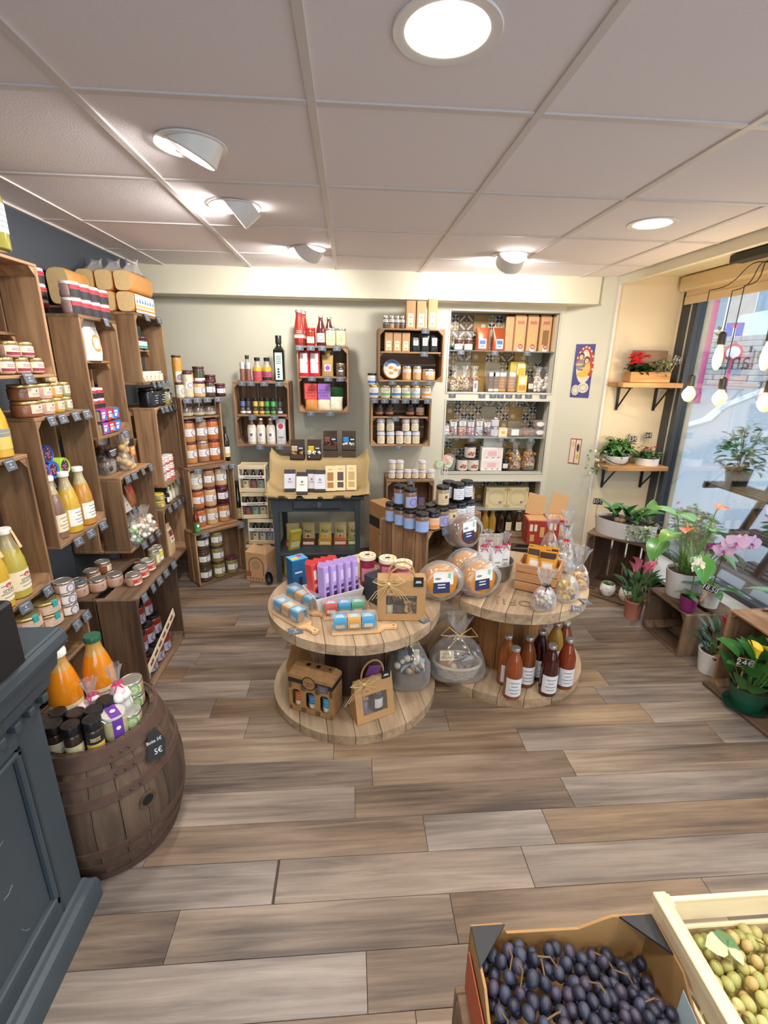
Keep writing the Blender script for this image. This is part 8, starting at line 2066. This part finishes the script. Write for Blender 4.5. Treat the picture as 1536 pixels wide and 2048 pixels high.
def dr2(g,w,h):
 g.cur=1;
 for c,s in(span(-w*.44,-w*.04,-.0014,-.0012,-h*.46,h*.46),span(w*.04,w*.44,-.0014,-.0012,-h*.46,h*.46)):g.box(c,s)
 ell(g,-w*.24,h*.28,w*.14,h*.12,.0017,2);ell(g,w*.24,h*.15,w*.13,h*.16,.0017,3);ell(g,w*.24,-h*.2,w*.14,h*.1,.0017,4)
poster('small red bordered price leaflet low on the angled wall',1139,1161,877,928,dr2,[plain('poster red','',.6),plain('poster cream','',.6),plain('poster skin','',.6),plain('poster dark','',.6),I_YEL])
# ================================================================== blind, pendant lamp, window lettering
t=thing('roller_blind','cream roller blind drawn up under the bay ceiling','blind',(0,0,0))
M_BLIND=plain('cream blind fabric','#d8c39c',.7)
g=G();g.box((2.44,1.93,2.135),(.075,3.40,.10),.012);part(t,'headbox',g.mesh('headbox',M_BLIND,30))
for k,(z,x)in enumerate(((2.06,2.47),(2.025,2.465))):g=G();g.box((x,1.93,z),(.012,3.38,.055),.003);part(t,'fold',g.mesh('fold',M_BLIND,30))
g=G();g.tube([(2.43,3.60,2.08),(2.43,3.61,1.6)],.0012,4);part(t,'pull_cord',g.mesh('pull_cord',M_WHITE))
t=thing('pendant_lamp','black ceiling bar with bare filament bulbs hanging before the window','lamp',(0,0,0))
g=G();g.box((2.27,2.53,2.165),(.09,.82,.042),.004);part(t,'ceiling_bar',g.mesh('ceiling_bar',M_BLACK,0))
M_BULB=plain('glowing bulb','#ffdba0',.2,emit='#ffb45c',es=3.2)
BUL=[(1377,789,2.25,0),(1439,797,2.25,0),(1436,715,2.25,1),(1531,806,2.20,0),(1533,712,2.2,1)]
for i,(u,v,X,tall)in enumerate(BUL):
 p=at(u,v,'x',X);top=2.145
 b=part(t,'cord',None,(0,0,0))if 0 else None
 ox=Vector((2.27,2.62+.0*i-.12*(i>2),top));pz=p.z+(.135 if not tall else .155)
 g=G();hk=2.02-.015*i
 pts_=[ox,(ox.x,ox.y,2.08)]
 m_=Vector((p.x,p.y,hk));d_=m_-Vector(pts_[1])
 for s in range(1,13):
  q=s/12;c=Vector(pts_[1])+d_*q;pts_.append((c.x,c.y+.03*sin(q*2*pi),c.z+.035*sin(pi*q)+.03*sin(q*2*pi)))
 pts_+=[(p.x,p.y,hk-.03),(p.x,p.y,pz)]
 g.tube(pts_,.0028,5);c_=part(t,'cord',g.mesh('cord',M_BLACK))
 g=G();g.lathe([(.004,.075),(.012,.07),(.021,.062),(.022,.0),(.018,-.002)],16,Matrix.Translation((p.x,p.y,p.z+(.055 if not tall else .075))));s_=part(c_,'socket',g.mesh('socket',M_BLACK))
 g=G();pr=[(0,-.048),(.022,-.042),(.042,-.018),(.047,.0),(.042,.02),(.024,.042),(.014,.058)]if not tall else[(0,-.075),(.014,-.07),(.027,-.045),(.032,-.01),(.027,.03),(.016,.065),(.013,.078)]
 g.lathe([(a*.85,b_)for a,b_ in pr],18,Matrix.Translation(p));part(c_,'bulb',g.mesh('bulb',M_BULB))
 l=bpy.data.lights.new('bulb_light','POINT');l.energy=4.0;l.color=(1,.72,.4);l.shadow_soft_size=.03;lo=_new('bulb_light',l,t,(p.x-.06,p.y,p.z));lo.visible_camera=False
v,f=text_geo('Plants',.17);p=at(1475,722,'x',WX);g=G();g.add([(WX+.006,p.y-.02+x*1.0,p.z+y)for x,y,z in v],f)
part(win,'window_lettering',g.mesh('window_lettering',plain('grey vinyl letters','#6a7078',.6),0))
# ================================================================== outside
def gz(x):return-.02+.135*max(0,x-2.7)
g=G();g.grid(lambda u,v:(2.66+34*u,-14+50*v,gz(2.66+34*u)),2,2);struct('street',g.mesh('street',plain('wet asphalt','#8f959c',.7,var=.08,scale=3)))
g=G();pts_=[at(u,v,'x',x)for u,v,x in((1318,848,6),(1370,832,6.3),(1420,805,7),(1450,780,8.2))]
g.tube([(p.x,p.y,gz(p.x)+.02)for p in[Vector((5.4,9.6,0))]+pts_+[Vector((11,12,0))]],.09,6);struct('kerb',g.mesh('kerb',plain('pale granite kerb','#c9ced2',.7)))
M_POLE=plain('magenta painted steel','#c0507e',.4)
def pole(label,u,v,x,h,r,name='street_post',cat='post'):
 p=at(u,v,'x',x);p.z=gz(x);t=thing(name,label,cat,p);g=G();g.tube([(0,0,0),(0,0,h)],r,10);part(t,'post',g.mesh('post',M_POLE));g=G();g.tube([(0,0,0),(0,0,.25)],r*1.25,10);part(t,'sleeve',g.mesh('sleeve',M_POLE));return t
pole('tall magenta lamp post across the street',1393,790,8.5,5.5,.085,'lamp_post')
t=pole('magenta post carrying the no entry sign',1447,790,9,1.35,.04,'sign_post','road sign')
T=Matrix.Translation((0,0,1.12))@Matrix.Rotation(radians(-38),4,'Z')@Matrix.Rotation(pi/2,4,'X')
g=G();g.lathe([(0,.06),(.19,.06)],28,T,close=False);g.cur=1;g.lathe([(.14,.065),(.19,.065)],28,T,close=False);part(t,'disc',g.mesh('disc',[plain('pale sign face','#dfe3ea',.4),plain('sign red','#d03c50',.4)],0))
t=pole('blue dead end sign on a post beyond the street',1452,735,12,1.75,.04,'road_sign','road sign');T=Matrix.Translation((0,0,1.5))@Matrix.Rotation(radians(-38),4,'Z')
g=G();g.box((0,-.06,0),(.46,.03,.46),.01,T);g.cur=1;g.box((0,-.08,-.05),(.07,.01,.26),0,T);g.cur=2;g.box((0,-.08,.13),(.19,.012,.09),0,T);part(t,'panel',g.mesh('panel',[plain('sign blue','#2a62c8',.4),M_WHITE,plain('sign red','',.4)],0))
t=thing('stone_wall','low dry stone retaining wall across the street','wall',(0,0,0));rn=random.Random(8)
M_STONE=plain('grey slate stone','#a3a5a6',.8,var=.3,scale=5)
for r in range(9):
 y=8.5
 while y<20:
  L=rn.uniform(.5,1.1);me=cached(('st',int(L*5)),lambda:G().box((0,0,0),(.4,int(L*5)/5+.1,.15),.02).mesh('stone',M_STONE,0))
  part(t,'stone',me,(11.2+.05*r+rn.uniform(-.04,.04),y+L/2,gz(11)+.08+.158*r));y+=int(L*5)/5+.14
for k in range(5):struct_box('step',[span(11.6+.35*k,13.6,3.0,8.3,gz(11.6)-.2,gz(11.6)+.16*(k+1))],M_STONE)if 0 else None
t=thing('stone_house','grey stone house with pale blue windows far across the street','building',(19,14,0));g=G();g.box((2,4,4.0),(4,26,10));part(t,'wall',g.mesh('wall',plain('house stone','#b9b4ae',.8,var=.25,scale=2.5),0))
for k in range(7):
 for r in(0,1):
  g=G();g.box((0,0,0),(.12,1.2,1.7),.03);w_=part(t,'window',cached('hw',lambda:g.mesh('window',M_WHITE,0)),(-.02,-6.4+2.9*k,4.3+2.9*r));g=G();g.box((-.05,0,0),(.06,1.0,1.5));part(w_,'pane',cached('hp',lambda:g.mesh('pane',plain('house pane','#6f8fa6',.1),0)))
g=G();g.box((0,0,0),(.14,1.1,2.4),.03);part(t,'door',g.mesh('door',plain('house door','#5a6a7a',.5),0),(-.03,-1.2,3.0))
t=thing('parked_van','pale parked van beside the stone house','van',(17,19.2,gz(17)),radians(80))
g=G();g.prism([(-2.1,.35),(2.1,.35),(2.2,.9),(1.5,1.15),(.9,1.85),(-2.1,1.9)],-.85,.85,Matrix.Rotation(pi/2,4,'X'));part(t,'body',g.mesh('body',plain('pale van paint','#cdd9e2',.3),30))
g=G();g.box((.2,-.86,1.4),(1.2,.02,.5));g.box((-1.2,-.86,1.4),(1.1,.02,.5));part(t,'windows',g.mesh('windows',plain('house pane','',.1),0))
for x in(-1.4,1.35):
 for y in(-.8,.8):g=G();g.lathe([(0,-.1),(.33,-.1),(.33,.1),(0,.1)],18,Matrix.Rotation(pi/2,4,'X'));part(t,'wheel',cached('vw',lambda:g.mesh('wheel',M_BLACK)),(x,y,.33))
def shrub(label,loc,w,h,ptr,pth,seed,mats=LG,n=160,L=.07,W=.035,pm=None,fl=None):
 t=thing('potted_shrub',label,'plant',loc)
 if ptr:pot(t,[(ptr*.75,0),(ptr,pth)],pm or plain('dark plastic pot','#2c3036',.4),20)
 z0=pth if ptr else 0
 g=G();rn=random.Random(seed)
 for k in range(5):a=k*1.26;g.tube([(0,0,max(0,z0-.02)),(w*.15*cos(a),w*.15*sin(a),z0+h*.4),(w*.35*cos(a),w*.35*sin(a),z0+h*.85)],.004 if ptr else .02,5)
 part(t,'stems',g.mesh('stems',M_STEM));foliage(t,n,bush(w,w,h,z0),L,W,mats,.8,seed)
 if fl:flowers(t,lambda r:(Vector((r.uniform(-w,w)*.45,r.uniform(-w,w)*.45,z0+h*r.uniform(.5,1.0))),r.uniform(0,6),0),fl[1],.028,fl[0],seed)
for i,(x,y,w,h)in enumerate(((13.6,13.2,2.2,2.2),(13.4,17.5,1.8,1.6))):shrub(f'yellow green bush {("behind the stone wall", "next to the far van")[i]} across the street',(x,y,gz(x)+.001),w,h,0,0,90+i,[plain('bush yellow green','#8fa844',.6),LG[2]],260,.3,.16)
t=thing('plant_stand','dark stepped wooden plant stand outside the window','stand',(0,0,0))
def slatshelf(x0,x1,y0,y1,z,n):
 for k in range(n):put_board(t,y1-y0,(x1-x0)/n-.014,.016,(x0+(x1-x0)*(k+.5)/n,(y0+y1)/2,z),'yx',M_OUTW,'slat',0)
 for y in(y0+.01,y1-.01):put_board(t,x1-x0,.035,.018,((x0+x1)/2,y,z-.025),'xz',M_OUTW,'rail',0)
slatshelf(2.68,2.92,2.55,3.33,.725,4);slatshelf(2.95,3.15,2.3,3.05,1.0,4);slatshelf(2.64,2.86,2.0,2.95,.47,4);slatshelf(2.62,2.95,2.1,3.0,.20,5)
for y in(2.72,3.02):
 for a,b in(((2.66,.0),(3.08,.97)),((3.12,.0),(3.12,.975))):
  d_=Vector((b[0]-a[0],0,b[1]-a[1]));o=put_board(t,d_.length,.05,.03,((a[0]+b[0])/2,y,(a[1]+b[1])/2),'xy',M_OUTW,'leg',0);o.rotation_euler=(0,-math.atan2(d_.z,d_.x),0);o.location.y=y+(.033 if a[0]<3 else 0)
shrub('glossy green shrub in a dark pot on the outdoor stand',(2.80,3.16,.7335),.26,.32,.085,.13,71)
shrub('leafy shrub in a grey pot on the top of the outdoor stand',(3.05,2.72,1.0085),.34,.40,.09,.15,72,pm=plain('grey pot','#70757a',.5))
shrub('small dark plant at the end of the outdoor middle shelf',(2.80,2.68,.7335),.22,.22,.075,.11,73,LD)
shrub('pink flowering plant low on the outdoor stand',(2.74,2.62,.4785),.20,.10,.06,.08,74,LG,120,.05,.03,None,(plain('outdoor pink','#d0589a',.5),12))
shrub('dark leafy plant low on the outdoor stand',(2.74,2.25,.4785),.24,.12,.07,.09,75,LD)
for i,(u,v,c,n_)in enumerate(((1305,1010,'#e8b84a','yellow'),(1325,1035,'#d05a5a','coral'),(1392,1040,'#e8d870','pale yellow'),(1350,1062,'#c9c9d4','whitish'))):
 p=at(u,v,'x',2.78);shrub(f'{n_} flowering plant in a tub outside the window',(2.80+.22*(i%2),p.y,gz(2.8+.22*(i%2))+.001),.20,.22,.09,max(.15,p.z-.22),76+i,LG,150,.06,.035,plain('grey pot','',.5),(plain('outdoor '+n_,c,.5),10))
# ================================================================== goods on the barrel
ZB_=BTZ;RV,FV=Vector((.846,.533)),Vector((.533,-.846));RZB=radians(32)
def bp(r,f):q=Vector((BC.x,BC.y))+(RV*r+FV*f)*.93;return(q.x,q.y,ZB_)
PL_SO=glassy('bright orange soup','#df8718',.05,20,.1)
for i,(r,f,cap)in enumerate(((-.07,-.05,'white'),(.035,-.085,'green'))):
 t=bottle(f'big orange soup bottle with {("white", "dark green")[i]} lid at the back of the barrel',bp(r,f),RZB,'soup',.048,.265,PL_SO,cap,('lines',M_CREAM,.08,.34,1.2,I_GREY),'orange soup bottles on the barrel',fill=.76,glass=plain('orange neck glass','#c99a50',.1,coat=.8))
PW=['#efe6e2','#ecd2d2','#f3efe6']
for i,(r,f,w,h)in enumerate(((.0,.02,.075,.17),(.075,.035,.07,.20))):
 ct=cached(('mer',i),lambda:lumps(12,fill(w*.62,.04,h*.5,.015),.024,[plain('barrel meringue '+c,c,.7)for c in PW],seed=7+i))
 cello_bag(f'cellophane bag of white and pink meringues with pink ribbon, {("front", "rear")[i]} one',bp(r,f),RZB+.3,w,.055,h,.2,ct,'meringue bags on the barrel',60+i,.68,plain('hot pink ribbon','#d93a70',.4))
t=jar('clip top glass jar with violet paper band across its lid',bp(.048,.112),RZB+.2,.035,.088,glassy('garlic paste','#b9b186',.2),plain('clear glass lid','#c9c6bc',.1,coat=.8),None,None,lidr=1.0)
g=G();band(g,.0362,.012,.08,.42);g.add([(-.0147,-.034,.0895),(.0147,-.034,.0895),(.0147,.034,.0895),(-.0147,.034,.0895)],[(0,1,2,3)]);g.cur=1;wrap(g,[(.007*cos(a*pi/4),.007*sin(a*pi/4))for a in range(8)],.037,.05);g.add([(.008*cos(a*pi/4),.008*sin(a*pi/4),.09)for a in range(8)],[tuple(range(8))]);part(t,'violet_band',g.mesh('violet_band',[plain('violet paper','#6a3a9a',.5),M_WHITE],0))
g=G();g.tube([(-.037,-.008,.06),(-.041,-.012,.075),(-.036,-.02,.086),(-.03,-.028,.08)],.0016,5);part(t,'wire_clip',g.mesh('wire_clip',M_SILVER))
AV=('badge',plain('pale avocado paper','#cdd8a8',.5),.15,.8,.7,I_GRN);C_AVO=glassy('tan pate','#b5906c',.2)
jar('low jar with silver lid and avocado label beside the clip jar',bp(.098,.078),RZB,.034,.05,C_AVO,'silver',AV,'avocado label jars',lidr=1.0)
for k in(0,1):jar(f'jar with avocado label, {("lower", "upper")[k]} of the pair at the right barrel edge',(*bp(.125,-.02)[:2],ZB_+.0505*k),RZB,.034,.05,C_AVO,'silver',AV,'avocado label jars',lidr=1.0)
C_PEP=glassy('dark pepper mix','#3c2c24',.6,120)
SPJ=[(-.012,.135,'black and yellow label',('block',P_BLACK,.08,.62,1.2,I_YEL)),(-.068,.125,'pale yellow label',('lines',plain('pale yellow paper','#d9d09a',.6),.1,.4,1.2,I_GREY)),(-.112,.088,'cream label',('lines',M_CREAM,.1,.45,1.2,I_GREY)),(-.05,.072,'no label',None),(-.098,.035,'shadowed label',('lines',M_CREAM,.1,.45,1.2,I_GREY)),(-.002,.085,'hidden label',None),(-.14,.045,'half hidden cream label',('lines',M_CREAM,.1,.45,1.2,I_GREY)),(.035,.055,'cap only showing',None)]
for r,f,d,lab in SPJ:
 t=jar(f'black capped spice jar, {d}, on the barrel',bp(r,f),RZB,.0245,.105,C_PEP,'black',lab,'black capped spice jars',lidh=.03,lidr=1.04,neck=.85)
 if 'yellow label' in d and 'pale' not in d:
  v,fc=text_geo('épicy',.013);R_=.0262;g=G();g.add([(R_*cos(-pi/2+x/R_),R_*sin(-pi/2+x/R_),.048+y)for x,y,z in v],fc);part(t,'lettering',g.mesh('lettering',M_TAGW,0))
q=Vector((BC.x,BC.y))+RV*.135+FV*.172
t=thing('chalk_tag','house shaped black chalk tag leaning on the barrel rim','tag',(q.x,q.y,.395),0,None,(-.35,.15,radians(52)))
g=G();g.prism([(-.033,-.04),(.026,-.046),(.037,0),(.012,.05),(-.014,.04)],-.0015,.0015,FRONT);part(t,'slate',g.mesh('slate',M_CHALK,0));tex_text(t,'Boite 5€',.014,(0,-.0018,.012),M_TAGW);tex_text(t,'5€',.024,(.008,-.0018,-.022),M_TAGW)
# ================================================================== grape boxes in the foreground
GZ=.68
def grapes(t0,cols,name,n,x0,x1,y0,y1,zf,seed,r,lab,grp,nb,zmin=.545):
 rn=random.Random(seed);P=[];P2=[]
 for layer,dz,m in((0,0,n),(1,-.017,n)):
  tr=0;c=0
  while c<m and tr<14000:
   tr+=1;x,y=rn.uniform(x0,x1),rn.uniform(y0,y1);p=Vector((x,y,max(zmin+r,zf(x,y)+dz+rn.uniform(-.005,.005))))
   if all(abs(p.x-q.x)>2*r or(p-q).length>r*1.78 for q in(P2 if layer else P)):(P2 if layer else P).append(p);c+=1
 cs=[Vector((x0+(x1-x0)*((k*.618+.3)%1),y0+(y1-y0)*(k+.5)/nb,0))for k in range(nb)]
 near=lambda p:min(range(nb),key=lambda k:(p.xy-cs[k].xy).length)
 bun={};low={}
 for p in P:bun.setdefault(near(p),[]).append(p)
 for p in P2:low.setdefault(near(p),[]).append(p)
 for k,ps in sorted(bun.items()):
  if len(ps)<6:continue
  c=sum(ps,Vector())/len(ps);t=thing(name,lab(k,nb),'grapes',c,0,grp)
  for p in ps:
   j=rn.randrange(len(cols));s_=rn.uniform(.88,1.08);me=cached(('grape',name,j),lambda:G().ball((0,0,0),(r,r,r*1.18),10,7).mesh('grape',cols[j],180));part(t,'grape',me,p-c,(rn.uniform(0,3),rn.uniform(-.8,.8),0),(s_,s_,s_))
  g=G()
  for p in low.get(k,[]):g.cur=rn.randrange(len(cols));g.ball(p-c,r,7,5)
  part(t,'buried_grapes',g.mesh('buried_grapes',cols,180),stuff=True)
  for i in range(3):
   a=ps[(i*5)%len(ps)]-c;b=min((q-c for q in ps if(q-c-a).length>r*3),key=lambda q:(q-a).length);g=G();g.tube([(a.x,a.y,a.z+r*.8),((a.x+b.x)/2+.004,(a.y+b.y)/2,max(a.z,b.z)+r*1.3),(b.x,b.y,b.z+r*.6)],.0013,5)
   part(t,'stalk',g.mesh('stalk',plain('grape stalk','#7a6038',.7)))
BG=[plain('black grape '+c,c,.42,var=.35,scale=40)for c in('#2e3040','#3a3d50','#272838','#40384a')]
WG=[plain('white grape '+c,c,.3,coat=.25,sss=.15,var=.15,scale=40)for c in('#b8b06a','#c9bd7c','#a8a860','#c2a86a')]
t=thing('grape_carton','open cardboard box of black grapes with black printed corners','box',(0,0,0));X0,X1,Y0_,Y1_,ZB0=.188,.49,.06,.512,.545
M_CARD=plain('brown cardboard','#a9814f',.8,var=.08,scale=30);M_PRB=plain('black printed card','#2b2a2c',.6)
g=G()
def wl(pts_,a,b):
 d=(Vector(b)-Vector(a));n=Vector((-d.y,d.x,0)).normalized()*.004
 lo=[Vector(a)+d*s for s,_ in pts_];hi=[Vector((q.x,q.y,z))for q,(_,z)in zip(lo,pts_)];N_=len(lo)
 vs=[tuple(q)for q in lo]+[tuple(q)for q in hi]+[tuple(q+n)for q in lo]+[tuple(q+n)for q in hi]
 g.add(vs,[f_ for i in range(N_-1)for f_ in((i,i+1,N_+i+1,N_+i),(2*N_+i+1,2*N_+i,3*N_+i,3*N_+i+1),(N_+i,N_+i+1,3*N_+i+1,3*N_+i))])
wl([(0,GZ),(.17,GZ),(.2,GZ-.02),(.6,GZ-.022),(.72,GZ-.005),(.78,GZ+.002),(1,GZ)],(X0,Y1_,ZB0),(X1,Y1_,ZB0));part(t,'back_wall',g.mesh('back_wall',M_CARD,0))
for nm,x,sgn in(('left_wall',X0,1),('right_wall',X1,-1)):
 g=G();wl([(0,GZ),(.17,GZ),(.24,GZ-.03),(.8,GZ-.03),(1,GZ)],(x,Y1_,ZB0),(x,Y0_,ZB0));part(t,nm,g.mesh(nm,M_CARD,0))
for x,s in((X0,1),(X1,-1)):
 g=G();g.prism([(0,0),(s*.055,0),(0,-.055)]if s<0 else[(0,0),(0,-.055),(s*.055,0)],0,.004,Matrix.Translation((x,Y1_,GZ-.001)));part(t,'corner_gusset',g.mesh('corner_gusset',M_PRB,0))
g=G();g.box(((X0+X1)/2,(Y0_+Y1_)/2,ZB0-.002),(X1-X0,Y1_-Y0_,.004));part(t,'base',g.mesh('base',M_CARD,0))
g=G();g.box((X0-.004,.28,.60),(.002,.44,.09));part(t,'orange_print',g.mesh('orange_print',plain('orange carton print','#b8552c',.6),0));g=G();g.prism([(.42,.555),(.42,.67),(.30,.64),(.2,.555)],X1-.008,X1-.007,Matrix(((0,0,1,0),(1,0,0,0),(0,1,0,0),(0,0,0,1))));part(t,'paper_liner',g.mesh('paper_liner',plain('pale blue liner','#bcd0d6',.6),0))
zf1=lambda x,y:.622+.035*sin((x-.18)*9)*(.4+.6*min(1,max(0,(.52-y)*6)))+.035*max(0,1-hypot(x-.235,y-.485)/.09)-.03*max(0,1-hypot(x-.44,y-.48)/.1)+.012*mnoise.noise(Vector((x*20,y*20,0)))
grapes(t,BG,'black_grape_bunch',430,X0+.016,X1-.018,.23,Y1_-.016,zf1,5,.0096,lambda k,n:f'bunch of dusky black grapes, {nth(k, n, "")} heaped in the cardboard box','black grape bunches',8)
t=thing('grape_crate','pale poplar crate of white grapes in front of the viewer','crate',(0,0,0));x0,x1=.505,.80
for z,w in((.675,.05),(.60,.06)):
 put_board(t,x1-x0,w,.008,((x0+x1)/2,.523,z),'xz',M_PALE,'slat',0);put_board(t,.42,w,.008,(x0+.003,.305,z),'yz',M_PALE,'slat',0);put_board(t,.42,w,.008,(x1,.305,z),'yz',M_PALE,'slat',0)
put_board(t,.47,.022,.016,(x0-.001,.29,.708),'yx',M_PALE,'rim_rail',0);put_board(t,x1-x0,.43,.006,((x0+x1)/2,.30,.566),'xy',M_PALE,'base_board',0)
for y in(.515,.085):put_board(t,.15,.02,.02,(x0+.008,y,.635),'zx',M_PALE,'corner_post',0)
zf2=lambda x,y:.635+.012*mnoise.noise(Vector((x*18,y*18,4)))
grapes(t,WG,'white_grape_bunch',260,x0+.022,x1-.014,.27,.508,zf2,9,.0092,lambda k,n:f'bunch of yellow green grapes, {nth(k, n, "")} heaped in the poplar crate','white grape bunches',5,.575)
foliage(thing('vine_leaf','torn green vine leaf on the white grapes','leaf',(.60,.475,.655)),5,lambda r:(Vector((0,0,0)),r.uniform(0,6),r.uniform(-.1,.3)),.03,.03,LV,.4,3,'leaf_blade')
crate('weathered crate underneath the black grape box',(.335,.30,0),.33,.40,.5425,0,mat=M_CRATED,long='z',gap=.05)
crate('weathered crate underneath the poplar grape crate',(.66,.31,0),.30,.40,.5625,0,mat=M_CRATED,long='z',gap=.05)
# ================================================================== price cards on shelf edges
def cards(z,ys,where,x=FX+.006,rz=pi/2,tilt=.25):
 for i,y in enumerate(ys):card(f'slate grey price card, {nth(i, len(ys))} on {where}',(x,y,z),rz+rnd.uniform(-.12,.12),tilt,.056,.04)
cards(1.887,(1.62,1.72),'the near topmost crate edge');cards(1.495,(1.87,),'the floor of the near topmost crate');cards(1.213,(1.56,1.68),'the top edge of the lower near crate');cards(.97,(1.60,),'the half shelf of the lower near crate',FX-.08)
cards(.71,(1.6,1.73),'the foot of the lower near crate');cards(1.333,(1.955,2.03,2.125,2.215),'the amber soup crate top');cards(.818,(1.98,2.08,2.19),'the amber soup crate foot');cards(1.065,(1.99,),'the fish tin shelf',FX-.07)
cards(1.737,(2.52,),'the tall crate top');cards(1.197,(2.55,),'the tall crate foot');cards(.967,(2.50,2.58,2.69,2.80),'the cracker crate top');cards(.566,(2.58,2.68,2.78),'the cracker crate foot');cards(.75,(2.66,),'the cracker crate inner shelf',FX-.06)
cards(1.802,(3.02,3.2),'the brioche crate top');cards(1.428,(3.0,3.08,3.15,3.22),'the brioche crate foot');cards(1.272,(3.08,3.15,3.22,3.29),'the black jar crate top');cards(.787,(3.2,),'the white pot crate foot')
cards(.647,(3.0,3.1,3.18,3.25),'the yellow lid crate top');cards(.503,(2.06,2.16,2.24,2.33,2.44),'the dark floor crate edge',-.972);cards(.558,(1.52,1.62,1.73,1.80),'the terrine crate edge',-1.092)
def tcards(k,ss,z,where):
 for i,s in enumerate(ss):q=tw(k,s,-.007,z);card(f'slate grey price card, {nth(i, len(ss))} on {where}',q,CANG,.15,.056,.036)
tcards(2,(.24,.17,.10,.02),1.314,'the tower top edge');tcards(2,(.17,),1.187,'the tower bowl shelf');tcards(1,(.27,.08,.01),.847,'the middle tower crate top');tcards(0,(.31,.03),.402,'the lowest tower crate top')
def bcards(z,xs,where,y=BF-.004):
 for i,x in enumerate(xs):card(f'slate grey price card, {nth(i, len(xs))} on {where}',(x,y,z),0,.1,.056,.036)
bcards(1.417,[bx(u,BF)for u in(484,502,528,558)],'the spice crate top');bcards(1.175,[bx(u,BF)for u in(500,545)],'the spice crate shelf',BF+.004);bcards(.953,[bx(u,BF)for u in(512,553)],'the spice crate foot')
bcards(1.668,[bx(u,BF)for u in(602,624,646,675)],'the pasta crate top');bcards(1.456,[bx(u,BF)for u in(624,656,680)],'the pasta crate shelf',BF+.004);bcards(1.207,[bx(u,BF)for u in(620,659)],'the pasta crate foot')
bcards(1.797,[bx(847,BF)],'the tea crate top');bcards(1.64,[bx(847,BF)],'the tea crate shelf',BF+.004);bcards(1.437,[bx(u,BF)for u in(785,832,860)],'the tea crate foot')
bcards(1.304,[bx(u,BF)for u in(749,770,791,812,832,857)],'the jam crate top');bcards(1.171,[bx(792,BF)],'the jam crate shelf',BF+.004);bcards(.954,[bx(801,BF)],'the jam crate foot');bcards(.702,(.46,),'the small jam jar crate',3.494)
bcards(1.335,[nx(u,YB)for u in(904,963,985,1000,1017,1036,1056,1085)],'the upper niche ledge',YB-.003);bcards(1.665,[nx(u,YB)for u in(917,983,1046)],'the upper glass shelf',YB+.014);bcards(.97,[nx(u,YB)for u in(894,950,1010,1034,1072)],'the lower glass shelf',YB+.014)
for i,s in enumerate((.28,.72)):q=kf+kd*.5*s-kn*.006;card(f'slate grey price card, {nth(i, 2)} on the bridging crate front',(q.x,q.y,KTOP+.002),radians(43.7),.2,.06,.045)
for i,(u,v,z,d)in enumerate(((590,1258,D1H,'lying at the near drum left rim'),(617,1196,D1H,'lying before the lilac wafer tray'),(1143,1218,D2H,'lying at the far drum rim'),(1163,1205,D2H,'lying under the yellow jelly bag'),(838,1243,D1H,'lying by the kraft bag on the drum'))):
 p=at(u,v,'z',z);card(f'slate grey price card {d}',(p.x,p.y,z+.006),.2+.5*i,0,.06,.042,flat=True)
p=at(1093,1402,'z',.035);card('slate grey price card hung on the far drum lower disc',(p.x-.0,D2.y-.412*.86,.055),.55,.05,.06,.042)
